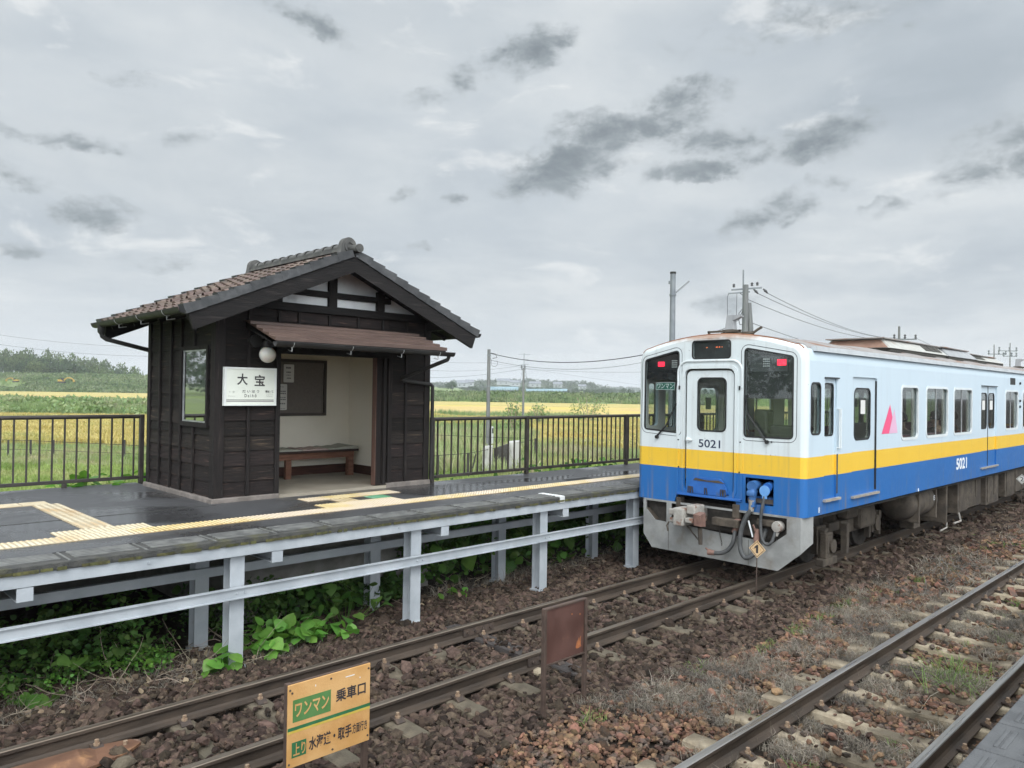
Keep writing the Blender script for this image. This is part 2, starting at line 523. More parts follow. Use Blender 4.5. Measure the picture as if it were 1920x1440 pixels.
def text(name, body, width, height, fn, m, parent, bold=0.0, depth=0.002):
    """lettering fitted into width x height; fn(u, v, w) maps the flat letters onto their sign"""
    cu = bpy.data.curves.new(name, 'FONT'); cu.body = body; cu.offset = bold; cu.resolution_u = 4
    o = bpy.data.objects.new(name, cu); COL.objects.link(o)
    dg = bpy.context.evaluated_depsgraph_get()
    me = bpy.data.meshes.new_from_object(o.evaluated_get(dg))
    bpy.data.objects.remove(o); bpy.data.curves.remove(cu)
    vs = [v.co.copy() for v in me.vertices]
    fs = [tuple(p.vertices) for p in me.polygons]
    bpy.data.meshes.remove(me)
    x0, x1 = min(v.x for v in vs), max(v.x for v in vs); y0, y1 = min(v.y for v in vs), max(v.y for v in vs)
    mb = MB()
    mb.raw([fn((v.x - x0) / (x1 - x0) * width, (v.y - y0) / (y1 - y0) * height, depth) for v in vs], fs)
    return mb.build(name, m, parent, fixn=False)
# ================================================================== ground
RA, RB = 5.88, 2.42            # centre lines of the two tracks
RAILS = (RA + 0.566, RA - 0.566, RB + 0.566, RB - 0.566)
def sstep(a, b, x):
    t = np.clip((np.asarray(x, float) - a) / (b - a), 0, 1)
    return t * t * (3 - 2 * t)
def ground_z(x, y):
    x = np.asarray(x, float); y = np.asarray(y, float)
    z = -0.225 + 0.03 * (vnoise(x, y, 3, 0.7) - 0.5) + 0.02 * (vnoise(x, y, 5, 2.3) - 0.5)
    z = z - sstep(12.7, 16.5, y) * (0.78 + 0.12 * (vnoise(x, y, 9, 0.25) - 0.5))
    s = 0.7016 * x + 0.7125 * y; t = 0.7125 * x - 0.7016 * y
    # weedy mound on the left beyond the near rice, and the levee on the right
    z = z + (y > 16) * sstep(86, 92, s) * (1 - sstep(104, 125, s)) * (1 - sstep(-16, -6, t)) * (0.5 + 0.6 * vnoise(x, y, 21, 0.12))
    z = z + (y > 16) * sstep(236, 250, s) * (1 - sstep(262, 290, s)) * sstep(-45, -25, t) * (2.2 + 0.6 * vnoise(x, y, 22, 0.03))
    # rising land on the far left
    z = z + sstep(345, 430, s) * (1 - sstep(-90, -40, t)) * 8.5
    return z
ax = np.concatenate([-np.geomspace(900, 12, 14), np.arange(-8, 32, 0.5), np.arange(32, 150, 3.0), np.geomspace(150, 4200, 40)])
ay = np.concatenate([-np.geomspace(900, 12, 12), np.arange(-8, 24, 0.5), np.arange(24, 240, 3.0), np.geomspace(240, 4200, 44)])
GX, GY = np.meshgrid(ax, ay, indexing='ij')
GV = np.stack([GX, GY, ground_z(GX, GY)], -1).reshape(-1, 3)
nx, ny = GX.shape
ii, jj = np.meshgrid(np.arange(nx - 1), np.arange(ny - 1), indexing='ij')
GF = np.stack([ii * ny + jj, (ii + 1) * ny + jj, (ii + 1) * ny + jj + 1, ii * ny + jj + 1], -1).reshape(-1, 4)

m_ground = bpy.data.materials.new("ground_soil_and_grass"); m_ground.use_nodes = True
g_ = NT(m_ground.node_tree); gb = m_ground.node_tree.nodes['Principled BSDF']
gco = g_.n('ShaderNodeTexCoord').outputs['Object']
gsx = g_.n('ShaderNodeSeparateXYZ'); g_.l(gco, gsx.inputs[0])
gn = g_.noise(gco, 0.35, 8); gn2 = g_.noise(gco, 6.0, 8); gn3 = g_.noise(gco, 0.02, 5)
soil = g_.mix(gn2, (0.014, 0.011, 0.009), (0.055, 0.041, 0.032))
grassc = g_.mix(g_.smooth(gn, 0.35, 0.65), (0.15, 0.22, 0.06), (0.24, 0.30, 0.10))
grassc = g_.mix(g_.smooth(gn3, 0.42, 0.6), grassc, (0.20, 0.25, 0.12))
fy = g_.smooth(g_.math('ADD', gsx.outputs[1], g_.math('MULTIPLY', gn2, 0.6)), 12.3, 12.9)
g_.l(g_.mix(fy, soil, grassc), gb.inputs['Base Color'])
gb.inputs['Roughness'].default_value = 0.95
gb.inputs['Specular IOR Level'].default_value = 0.2
gbp = g_.n('ShaderNodeBump'); gbp.inputs['Strength'].default_value = 0.8; gbp.inputs['Distance'].default_value = 0.05
g_.l(g_.noise(gco, 9.0, 8), gbp.inputs['Height']); g_.l(gbp.outputs[0], gb.inputs['Normal'])
ground = np_mesh("ground", GV, GF, m_ground, smooth=True)
tag(ground, kind='structure')

# ================================================================== ballast and gravel (nobody could count it)
def stone_shapes(n, simple=False, rnd=0.30, seed=3):
    rng = np.random.default_rng(seed)
    out = []
    for i in range(n):
        bm = bmesh.new()
        if simple:
            bmesh.ops.create_cube(bm, size=1.2)
            bmesh.ops.triangulate(bm, faces=bm.faces[:])
        else:
            bmesh.ops.create_icosphere(bm, subdivisions=1, radius=0.62)
        bm.verts.index_update(); bm.faces.index_update()
        v = np.array([tuple(q.co) for q in bm.verts]); f = np.array([[q.index for q in p.verts] for p in bm.faces])
        bm.free()
        v = v * rng.uniform(1 - rnd, 1 + rnd, (len(v), 1)) + rng.normal(0, rnd * 0.12, v.shape)
        v *= np.array([1.15, 0.9, 0.7])
        out.append((v, f))
    f0 = out[0][1]
    return [(v, f0) for v, _ in out]
SH_A = stone_shapes(10, False, 0.34) ; SH_S = stone_shapes(10, True, 0.22, 5); SH_R = stone_shapes(12, False, 0.14, 8)

m_ballast = mat("ballast_stone", (0.045, 0.031, 0.024), (0.086, 0.060, 0.045), 22, 0.9, island=0.68, bump=0.5, bscale=120, spec=0.22, c3=(0.145, 0.098, 0.066), s3=9, k3=(0.58, 0.75))
m_gravel = mat("orange_gravel_stone", (0.098, 0.060, 0.040), (0.195, 0.110, 0.068), 16, 0.9, island=0.62, bump=0.4, bscale=120, spec=0.22, c3=(0.085, 0.068, 0.056), s3=5, k3=(0.45, 0.65))

def border(x):                 # where the dark ballast of the near track gives way to the orange gravel
    return 4.22 + 0.22 * (vnoise(x, x * 0, 31, 0.6) - 0.5) + 0.12 * (vnoise(x, x * 0, 32, 2.0) - 0.5)

SLEEPERS_A = [3.85 + 0.66 * k for k in range(-5, 60)]
SLEEPERS_B = [6.10 + 0.66 * k for k in range(-7, 60)]
def free_of_track(x, y, keep_top=0.035):
    ok = np.ones(len(x), bool)
    for r in RAILS: ok &= np.abs(y - r) > 0.078
    for ctr, xs in ((RA, SLEEPERS_A), (RB, SLEEPERS_B)):
        ph = np.abs((x - xs[0] + 0.33) % 0.66 - 0.33)
        on = (ph < 0.115) & (np.abs(y - ctr) < 1.0)
        mid = np.abs(y - ctr) < 0.36
        ok &= ~on | (RNG.random(len(x)) < np.where(mid, keep_top * 6.0, keep_top))
    return ok

def stones(name, x0, x1, y0, y1, dens, size, shapes, m, sel, z0=-0.215, flat=0.75):
    n = int((x1 - x0) * (y1 - y0) * dens)
    x = RNG.uniform(x0, x1, n); y = RNG.uniform(y0, y1, n)
    k = sel(x, y) & free_of_track(x, y)
    x, y = x[k], y[k]
    n = len(x)
    sz = size * RNG.lognormal(0, 0.28, n)
    z = ground_z(x, y) + 0.02 + RNG.uniform(-0.012, 0.028, n) * (size / 0.06)
    z -= np.where(np.abs(y - RA) < 1.05, 0.008, 0) + np.where(np.abs(y - RB) < 1.05, 0.018, 0)
    # heaped a little higher beside the sleepers' ends and between the rails
    inside = np.minimum(np.abs(y - RA), np.abs(y - RB))
    z += np.where((inside > 1.05) & (inside < 1.4), 0.012, 0)
    on = np.zeros(n, bool)
    for ctr, xs in ((RA, SLEEPERS_A), (RB, SLEEPERS_B)):
        on |= (np.abs((x - xs[0] + 0.33) % 0.66 - 0.33) < 0.115) & (np.abs(y - ctr) < 1.0)
    z = np.where(on, -0.155 + sz * 0.25, z)
    S = np.stack([sz, sz, sz], 1) * RNG.uniform(0.7, 1.25, (n, 3)) * np.array([1, 1, .85])
    o = scatter(name, shapes, np.stack([x, y, z], 1), S, rot_mats(n, False, 0.5), m)
    return tag(o, kind='stuff')
dark = lambda x, y: (y > border(x)) & (y < 7.9 + 0.5 * vnoise(x, y, 44, 0.8))
lite = lambda x, y: (y < border(x) + 0.15 * RNG.random(len(x)))
stones("ballast", 0.6, 10.5, 3.9, 8.4, 520, 0.060, SH_A, m_ballast, dark)
stones("ballast", 0.6, 9.0, 3.9, 8.2, 420, 0.034, SH_S, m_ballast, dark)
stones("ballast", 10.5, 24, 3.9, 8.2, 330, 0.066, SH_S, m_ballast, dark)
stones("ballast", 24, 60, 3.9, 7.4, 90, 0.095, SH_S, m_ballast, dark)
gm = lambda x, y: lite(x, y) & (vnoise(x, y, 51, 1.3) * 0.6 + vnoise(x, y, 52, 4.0) * 0.4 + 0.25 * RNG.random(len(x)) > 0.36)
stones("gravel", 2.4, 11, 0.7, 4.5, 900, 0.036, SH_R, m_gravel, gm)
stones("gravel", 2.4, 11, 0.7, 4.5, 140, 0.056, SH_R, m_gravel, gm)
stones("gravel", 11, 26, 0.7, 4.5, 300, 0.05, SH_S, m_gravel, gm)
stones("gravel", 26, 70, 0.5, 4.5, 60, 0.085, SH_S, m_gravel, gm)

# ================================================================== rails
m_rail = mat("rusty_rail_steel", (0.048, 0.036, 0.028), (0.085, 0.062, 0.046), 7, 0.55, 0.75, metal=0.25, bump=0.25, bscale=60, stretch=(0.3, 1, 1))
m_railtop = mat("worn_rail_top", (0.30, 0.28, 0.26), (0.42, 0.40, 0.38), 5, 0.26, 0.40, metal=0.85, stretch=(0.15, 6, 1))
m_railtop_dull = mat("dull_rail_top", (0.16, 0.125, 0.095), (0.25, 0.21, 0.17), 5, 0.35, 0.5, metal=0.7, stretch=(0.15, 6, 1))
m_bolt = mat("pale_rusty_bolt", (0.30, 0.22, 0.15), (0.22, 0.14, 0.09), 40, 0.7)
m_clip = mat("dark_rusty_clip", (0.045, 0.032, 0.026), (0.085, 0.058, 0.043), 20, 0.75, bump=0.3)
m_conc = mat("weathered_sleeper_concrete", (0.085, 0.068, 0.047), (0.145, 0.118, 0.082), 9, 0.92, bump=0.5, bscale=70, c3=(0.10, 0.085, 0.06), s3=2.2, k3=(0.42, 0.66))
m_concpale = mat("pale_sleeper_concrete", (0.28, 0.225, 0.155), (0.40, 0.335, 0.24), 9, 0.92, bump=0.5, bscale=70, c3=(0.13, 0.105, 0.072), s3=1.6, k3=(0.42, 0.60))
m_oldwood = mat("old_sleeper_wood", (0.035, 0.03, 0.028), (0.075, 0.062, 0.058), 4, 0.9, bump=0.8, bscale=18, stretch=(9, 0.6, 4))

half = [(0.0635, -0.153), (0.0635, -0.142), (0.022, -0.126), (0.0085, -0.110), (0.0085, -0.048), (0.026, -0.039), (0.0325, -0.030), (0.0325, -0.008), (0.027, -0.002)]
prof = half + [(-a, b) for a, b in reversed(half)]
def rail(y, label, x0, x1, topm, joint=None):
    mb = MB()
    loop = [(y + a, b) for a, b in prof]
    mb.extr(loop[:9] + loop[9:], 'X', x0, x1)
    o = mb.build("rail", m_rail)
    o.data.materials.append(topm)
    tp = []
    for p in o.data.polygons:
        c = p.center
        tp.append(1 if (p.normal.z > 0.6 and c.z > -0.012) else 0)
    o.data.polygons.foreach_set('material_index', tp)
    tag(o, label, "rail")
    if joint:
        for sgn in (-1, 1):
            mb = MB()
            mb.hexa([(joint - .23, y + sgn * .009, -.122), (joint + .23, y + sgn * .009, -.122), (joint + .23, y + sgn * .034, -.122), (joint - .23, y + sgn * .034, -.122),
                     (joint - .23, y + sgn * .009, -.041), (joint + .23, y + sgn * .009, -.041), (joint + .23, y + sgn * .026, -.041), (joint - .23, y + sgn * .026, -.041)])
            fp = mb.build("fishplate", m_clip, o)
            for k in (-.17, -.06, .06, .17):
                b = MB(); b.cyl((joint + k, y + sgn * .026, -.080), (joint + k, y + sgn * .052, -.080), .017, n=6); b.build("bolt", m_clip, fp)
    return o
rail(RAILS[0], "brown rail running closest along the foot of the white-framed platform", -6, 90, m_railtop_dull, 5.85)
rail(RAILS[1], "brown rail of the train's track on the side of the yellow sign board", -6, 90, m_railtop_dull, 5.72)
rail(RAILS[2], "brown rail of the weedy track bordering the strip of dry grass", -2, 90, m_railtop)
rail(RAILS[3], "bright-topped rail beside the grey tiled platform edge", -2, 90, m_railtop)

# ================================================================== sleepers
def sleeper(name, ctr, x, m, label, group, wood=False, clips=True):
    t = thing(name, (x, ctr, -0.153), label, "sleeper", group)
    mb = MB()
    if wood:
        mb.bev(x - .10, x + .10, ctr - 1.05, ctr + 1.05, -.30, -.150, .012)
    else:
        secs = [(-1.0, .085, -.172), (-.99, .095, -.160), (-.62, .100, -.153), (-.40, .098, -.155), (-.12, .078, -.182), (.12, .078, -.182), (.40, .098, -.155), (.62, .100, -.153), (.99, .095, -.160), (1.0, .085, -.172)]
        vs, fs = [], []
        for (u, w, z) in secs:
            vs += [(x - w - .03, ctr + u, -.32), (x - w, ctr + u, z - .012), (x - w + .014, ctr + u, z), (x + w - .014, ctr + u, z), (x + w, ctr + u, z - .012), (x + w + .03, ctr + u, -.32)]
        for i in range(len(secs) - 1):
            for k in range(5): fs.append((i * 6 + k, i * 6 + k + 1, i * 6 + k + 7, i * 6 + k + 6))
        fs += [(0, 1, 2, 3, 4, 5), tuple(range(54, 60))[::-1]]
        mb.raw(vs, fs)
    mb.build("body", m, t, smooth=False)
    if clips:
        for ry in (ctr + .566, ctr - .566):
            for sg in (-1, 1):
                y0 = ry + sg * .05; y1 = ry + sg * .155
                c = MB()
                pts = [(y0, -.118), (ry + sg * .075, -.116), (ry + sg * .12, -.120), (y1, -.146), (y1, -.153), (ry + sg * .11, -.140), (ry + sg * .075, -.130), (y0, -.131)]
                c.extr(pts, 'X', x - .042, x + .042)
                co = c.build("clip", m_clip, t)
                b = MB(); yb = ry + sg * .098
                b.cyl((x, yb, -.13), (x, yb, -.105), .024, n=12)
                b.cyl((x, yb, -.105), (x, yb, -.078), .0165, n=6)
                b.build("bolt", m_bolt, co)
    return t
def row(proto, xs, ctr):
    KIDS.clear()
    for i, x in enumerate(xs):
        p = Vector((x, ctr, -0.153 + RNG.uniform(-.006, .004)))
        if i == 0: proto.location = p
        else: copy_tree(proto, p)
    KIDS.clear()
row(sleeper("sleeper", RA, 0.0, m_conc, "concrete sleeper half sunk in dark ballast under the train's track", "sleepers of the train's track"),
    [x for x in SLEEPERS_A if abs(x - 5.83) > 0.05 and x < 24], RA)
sleeper("sleeper", RA, 5.86, m_oldwood, "dark grey wooden sleeper under the rail joints behind the rusty brown board", None, wood=True)
row(sleeper("sleeper", RB, 0.0, m_concpale, "pale waisted concrete sleeper in the weedy gravel of the empty track", "sleepers of the weedy empty track"),
    [x for x in SLEEPERS_B if 2.0 < x < 30], RB)
# ================================================================== station platform
PZ = 1.13                      # deck level
EDGE = 7.28
m_white = mat("white_painted_steel", (0.335, 0.36, 0.385), (0.42, 0.445, 0.47), 3, 0.5, bump=0.08, bscale=30, c3=(0.30, 0.29, 0.27), s3=4.5, k3=(0.60, 0.80), spec=0.4)
m_deck = bpy.data.materials.new("wet_asphalt"); m_deck.use_nodes = True
d_ = NT(m_deck.node_tree); db = m_deck.node_tree.nodes['Principled BSDF']
dco = d_.n('ShaderNodeTexCoord').outputs['Object']
fine = d_.noise(dco, 55, 5, 0.75)
wet = d_.smooth(d_.noise(dco, 0.75, 5, 0.55, 0.4), 0.42, 0.60)
dcol = d_.mix(fine, (0.030, 0.030, 0.032), (0.100, 0.100, 0.104))
d_.l(d_.mix(wet, dcol, d_.mix(0.5, dcol, (0.012, 0.012, 0.013))), db.inputs['Base Color'])
d_.l(d_.math('ADD', d_.math('MULTIPLY', wet, -0.30), d_.math('ADD', 0.42, d_.math('MULTIPLY', fine, 0.20))), db.inputs['Roughness'])
dbp = d_.n('ShaderNodeBump'); dbp.inputs['Distance'].default_value = 0.004
d_.l(d_.math('ADD', d_.math('MULTIPLY', wet, -0.35), 0.50), dbp.inputs['Strength'])
d_.l(d_.noise(dco, 140, 5, 0.7), dbp.inputs['Height']); d_.l(dbp.outputs[0], db.inputs['Normal'])
m_edge = mat("mossy_edge_concrete", (0.036, 0.036, 0.034), (0.075, 0.073, 0.066), 12, 0.55, 0.8, bump=0.6, bscale=80, c3=(0.075, 0.072, 0.035), s3=3, k3=(0.5, 0.72))
m_groove = mat("dark_joint_concrete", (0.03, 0.03, 0.028), (0.05, 0.05, 0.045), 12, 0.9)  # plain dark tone of the asphalt joint
m_ridgec = mat("worn_grey_tread", (0.10, 0.10, 0.097), (0.17, 0.17, 0.16), 9, 0.45, 0.7)
m_tbase = mat("grimy_tactile_base", (0.34, 0.225, 0.090), (0.40, 0.29, 0.14), 6, 0.5, 0.75, c3=(0.36, 0.28, 0.20), s3=1.1, k3=(0.42, 0.6))
m_tbasepale = mat("worn_tactile_base", (0.40, 0.33, 0.22), (0.46, 0.39, 0.27), 6, 0.55, 0.8, c3=(0.38, 0.27, 0.15), s3=1.2, k3=(0.5, 0.66))
m_tact = mat("faded_yellow_tactile_paving", (0.58, 0.45, 0.20), (0.66, 0.55, 0.32), 5, 0.55, 0.8, bump=0.3, bscale=70, c3=(0.64, 0.54, 0.42), s3=1.1, k3=(0.42, 0.6))
m_tactpale = mat("bleached_tactile_paving", (0.58, 0.50, 0.35), (0.64, 0.57, 0.43), 5, 0.55, 0.8, bump=0.3, bscale=70, c3=(0.54, 0.39, 0.22), s3=1.5, k3=(0.5, 0.66))
m_mark = mat("white_road_paint", (0.74, 0.75, 0.74), (0.62, 0.63, 0.62), 8, 0.6)
m_found = mat("grey_foundation_concrete", (0.20, 0.19, 0.17), (0.27, 0.26, 0.24), 4, 0.9, bump=0.3)

plat = thing("platform", (7.0, EDGE, 0), "long asphalt station platform on white steel posts with yellow tactile strip", "platform")
XP0, XP1 = -7.0, 60.0
deck = MB()
deck.box(XP0, XP1, EDGE + 0.40, 9.79, PZ - 0.14, PZ)
deck.box(XP0, 4.16, 9.79, 12.5, PZ - 0.14, PZ)
deck.box(4.16, 7.72, 9.79, 12.2, PZ - 0.14, PZ - 0.004)
o = deck.build("deck", m_deck, plat)
# long joint in the asphalt
mb = MB(); mb.box(XP0, 4.12, 9.47, 9.485, PZ, PZ + 0.003); mb.build("joint", m_groove, plat)
# edge course of grooved blocks
mb = MB(); mb.bev(XP0, XP1, EDGE - 0.02, EDGE + 0.398, PZ - 0.072, PZ - 0.004, 0.010)
edge = mb.build("edge_course", m_edge, plat)
gr = MB(); n = 0
x = XP0
while x < XP1:
    gr.box(x + 0.005, x + 0.025, EDGE + 0.0, EDGE + 0.395, PZ - 0.0045, PZ + 0.001)
    for k in range(5):
        yy = EDGE + 0.075 + k * 0.062
        gr.bev(x + 0.07, x + 0.60, yy, yy + 0.030, PZ - 0.006, PZ + 0.008, 0.003) if -2 < x < 13 else gr.box(x + .07, x + .6, yy, yy + .03, PZ - .006, PZ + .008)
    x += 0.635
tag(gr.build("tread", m_ridgec, edge), kind="stuff")
# ragged line of dirt and moss hanging over the white beam
ms = MB()
for k in range(420):
    xx = RNG.uniform(-2, 22); h = RNG.uniform(.0, .006); w = RNG.uniform(.02, .12)
    yy = EDGE - RNG.uniform(.022, .027); ms.box(xx, xx + w, yy, EDGE - .008, PZ - .070 - h, PZ - .045)
tag(ms.build("moss_fringe", mat("dark_moss", (0.045, 0.042, 0.02), (0.09, 0.085, 0.03), 30, 0.95, island=0.4), edge), kind="stuff")

beam = MB(); beam.box(XP0, XP1, EDGE + 0.0, EDGE + 0.012, PZ - 0.180, PZ - 0.066)
beam.box(XP0, XP1, EDGE + 0.013, EDGE + 0.10, PZ - 0.082, PZ - 0.072); beam.box(XP0, XP1, EDGE + 0.013, EDGE + 0.10, PZ - 0.185, PZ - 0.175)
beam.build("edge_beam", m_white, plat)
for xx in (2.55, 5.35, 9.2):
    b = MB(); b.cyl((xx, EDGE - .012, PZ - .12), (xx, EDGE, PZ - .12), .012, n=6); b.build("bolt", m_white, plat)

def hpost(x, y, z0, z1, name="post", w=0.15, d=0.15, t=0.010):
    mb = MB()
    mb.box(x - w / 2, x + w / 2, y, y + t, z0, z1)
    mb.box(x - w / 2, x + w / 2, y + d - t, y + d, z0, z1)
    mb.box(x - t / 2, x + t / 2, y + t + .001, y + d - t - .001, z0, z1)
    mb.box(x - w / 2 - .02, x + w / 2 + .02, y - .02, y + d + .02, z0 - .03, z0 + .012)
    return mb.build(name, m_white, plat)
POSTX = [-3.15, -1.0, 1.18, 3.42, 5.65, 7.90, 10.08, 12.3, 14.5, 16.8, 19.0, 21.2]
for x in POSTX:
    hpost(x, EDGE + .06, -0.17, PZ - .19)
    hpost(x, 8.18, -0.2, PZ - .19)
    # bracket end of the cross girder
    mb = MB(); bx = x + 0.40
    mb.box(bx - .06, bx + .06, EDGE + .002, EDGE + .014, PZ - .30, PZ - .188)
    mb.box(bx - .045, bx + .045, EDGE + .015, 9.6, PZ - .195, PZ - .186); mb.box(bx - .06, bx + .06, EDGE + .015, 9.6, PZ - .30, PZ - .29)
    mb.box(bx - .004, bx + .004, EDGE + .015, 9.6, PZ - .289, PZ - .196)
    mb.build("cross_girder", m_white, plat)
# lower guard rail: an I section bolted across the posts
gz = 0.585
mb = MB()
mb.extr([(7.255, gz - .055), (7.31, gz - .055), (7.31, gz - .045), (7.288, gz - .045), (7.288, gz + .045), (7.31, gz + .045), (7.31, gz + .055), (7.255, gz + .055), (7.255, gz + .045), (7.276, gz + .045), (7.276, gz - .045), (7.255, gz - .045)], 'X', XP0, 24)
gr_ = mb.build("guard_rail", m_white, plat)
for x in POSTX[2:8]:
    for k in (-.03, .05):
        b = MB(); b.cyl((x + k, 7.262, gz), (x + k, 7.277, gz), .011, n=6); b.build("bolt", m_white, gr_)
mb = MB(); mb.box(XP0, 24, 8.165, 8.177, 0.565, 0.675); mb.box(XP0, 24, 8.12, 8.164, 0.665, 0.675)
mb.build("rear_rail", m_white, plat)
mb = MB(); mb.box(3.95, 7.0, 8.80, 8.92, -0.4, PZ - .15); mb.box(4.0, 6.95, 8.921, 12.1, -0.4, PZ - .146); mb.build("foundation", m_found, plat)
mb = MB(); mb.box(XP0, 4.19, 11.9, 12.1, -0.4, PZ - .15); mb.build("rear_wall", m_found, plat)

# tactile strip: slabs with raised dots, 30 cm square, and guiding bars
def slabs(name, x0, x1, y0, y1, m, parent, bars=None):
    base = m_tbasepale if m is m_tactpale else m_tbase
    """bars None: dots; 'X' or 'Y': raised bars along that axis"""
    mb = MB(); e = .002; h = PZ + .006
    nx_, ny_ = max(1, round((x1 - x0) / .30)), max(1, round((y1 - y0) / .30))
    for i in range(nx_):
        for j in range(ny_):
            a, b = x0 + i * .30, y0 + j * .30
            mb.cur = 0; mb.box(a + e, a + .30 - e, b + e, b + .30 - e, PZ - .002, h); mb.cur = 1
            if bars is None:
                for u in range(6):
                    for v in range(6):
                        cx_, cy_ = a + .025 + u * .05, b + .025 + v * .05
                        k0, k1 = .0185, .012
                        mb.raw([(cx_ + k0 * c, cy_ + k0 * s, h - .001) for c, s in ((1, 0), (.5, .87), (-.5, .87), (-1, 0), (-.5, -.87), (.5, -.87))] +
                               [(cx_ + k1 * c, cy_ + k1 * s, h + .006) for c, s in ((1, 0), (.5, .87), (-.5, .87), (-1, 0), (-.5, -.87), (.5, -.87))],
                               [(6, 7, 8, 9, 10, 11)] + [(q, (q + 1) % 6, 6 + (q + 1) % 6, 6 + q) for q in range(6)])
            else:
                for u in range(4):
                    o_ = .024 + u * .075
                    if bars == 'Y': mb.box(a + o_, a + o_ + .028, b + .012, b + .288, h - .001, h + .005)
                    else: mb.box(a + .012, a + .288, b + o_, b + o_ + .028, h - .001, h + .005)
    return mb.build(name, [base, m], parent, fixn=False)
tp = slabs("tactile_strip", 2.70, 15.0, 8.10, 8.40, m_tact, plat); slabs("tactile_strip", -3.0, 2.70, 8.10, 8.40, m_tactpale, plat)
slabs("tactile_slab", 2.09, 2.99, 8.40, 8.70, m_tactpale, plat)
slabs("guiding_slab", 2.39, 2.69, 8.70, 10.80, m_tactpale, plat, 'Y')
slabs("guiding_slab", -1.0, 2.60, 10.80, 11.10, m_tactpale, plat, 'X')
slabs("tactile_slab", 5.05, 6.25, 8.40, 8.70, m_tact, plat)
slabs("guiding_slab", 5.45, 5.75, 8.70, 9.0, m_tact, plat, 'Y')
slabs("tactile_slab", 5.15, 6.65, 9.02, 9.32, m_tact, plat)
# painted bar across the edge course, where the doors stop
mb = MB(); mb.box(8.14, 8.24, EDGE - .018, EDGE + .40, PZ - .003, PZ + .0095); mb.box(8.14, 8.24, EDGE - .026, EDGE - .016, PZ - .08, PZ + .001)
mb.build("stop_mark", m_mark, plat)
m_puddle = mat("rain_water_on_asphalt", (0.012, 0.012, 0.013), rough=0.20); m_patch = mat("black_asphalt_patch", (0.012, 0.012, 0.012), (0.022, 0.022, 0.022), 30, 0.8)
for k, (cx_, cy_, ra, rb) in enumerate(((9.6, 8.95, .75, .24), (8.7, 9.15, .5, .18), (11.4, 8.75, 1.0, .16))):
    n = 40; lp_ = [(cx_ + ra * math.cos(t) * (1 + .22 * math.sin(3 * t + k) + .1 * math.sin(7 * t + 2 * k)), cy_ + rb * math.sin(t) * (1 + .2 * math.sin(4 * t + 1.3 * k) + .1 * math.sin(9 * t))) for t in [2 * math.pi * i / n for i in range(n)]]
    mb = MB(); mb.panel(lp_, [], 0, lambda u, v, w: (u, v, PZ + .0012 + .0003 * k)); tag(mb.build("puddle", m_puddle, plat, fixn=False), "shallow rain puddle")
for x, y in ((9.75, 8.50), (12.2, 8.46)):
    mb = MB(); mb.box(x, x + .62, y, y + .14, PZ + .003, PZ + .005); mb.build("patch", m_patch, plat)
# green boarding mark
m_green = mat("green_mark_paint", (0.10, 0.30, 0.16), (0.16, 0.40, 0.24), 9, 0.6, c3=(0.55, 0.58, 0.5), s3=14, k3=(0.6, 0.66))
mb = MB(); mb.extr(rrect(5.98, 6.30, 8.74, 9.0, .05), 'Z', PZ + .0005, PZ + .005); gm_ = mb.build("boarding_mark", m_green, plat)

# ================================================================== near platform (only its tiled edge is in the picture)
m_tile = mat("grey_platform_tile", (0.075, 0.077, 0.080), (0.11, 0.112, 0.115), 6, 0.7, 0.9, bump=0.4, bscale=90, c3=(0.13, 0.13, 0.125), s3=1.5, k3=(0.5, 0.7))
m_tiledk = mat("dark_tile_joint", (0.05, 0.05, 0.052), rough=0.9)
np_ = thing("platform", (4.0, 1.0, 0), "grey tiled edge of the nearer platform with grooved tread bars", "platform")
mb = MB(); mb.box(-3, 40, -3.0, 1.0, -0.3, 0.985); mb.build("base", m_tiledk, np_)
tl = MB(); br = MB()
for i in range(-3, 60):
    x0 = 2.05 + i * .40
    tl.bev(x0 + .003, x0 + .397, 0.61, 1.012, .955, 1.0, .008)
    tl.bev(x0 + .003, x0 + .397, 0.20, 0.604, .955, 1.0, .008)
    for k in range(3):
        yb = .665 + k * .12
        br.bev(x0 + .07, x0 + .33, yb, yb + .022, .995, 1.006, .004); br.bev(x0 + .07, x0 + .33, yb + .032, yb + .05, .995, 1.006, .004)
tl.build("tile", m_tile, np_); tag(br.build("tread", m_tile, np_), kind='stuff')
# ================================================================== timber waiting shelter
def wood_mat(name, c1, c2, c3, grain=(1, 1, 14), isl=0.35, rough=.72):
    return mat(name, c1, c2, 3.0, rough, rough + .15, island=isl, bump=0.5, bscale=9, stretch=grain, c3=c3, s3=2.0, k3=(0.56, 0.74), contrast=(.3, .7), spec=.3)
m_board = wood_mat("charred_board_wood", (0.0070, 0.0054, 0.0050), (0.0215, 0.0158, 0.0138), (0.070, 0.046, 0.034), (1.2, 1.2, 18), isl=0.5)
m_post = wood_mat("dark_post_wood", (0.009, 0.0072, 0.0066), (0.020, 0.0160, 0.0145), (0.042, 0.033, 0.028), (14, 14, 1), isl=0.25)
m_beam = wood_mat("dark_beam_wood", (0.0075, 0.0066, 0.0066), (0.0185, 0.0158, 0.015), (0.04, 0.034, 0.031), (1, 14, 14), isl=0.2)
m_cream = mat("cream_wall_board", (0.78, 0.73, 0.62), (0.81, 0.76, 0.66), 1.2, 0.8, bump=0.05, c3=(0.74, 0.69, 0.58), s3=.8)
m_plaster = mat("white_gable_plaster", (0.78, 0.79, 0.79), (0.68, 0.69, 0.69), 2.2, 0.9, bump=0.15, c3=(0.44, 0.45, 0.45), s3=3.5, k3=(.55, .8))
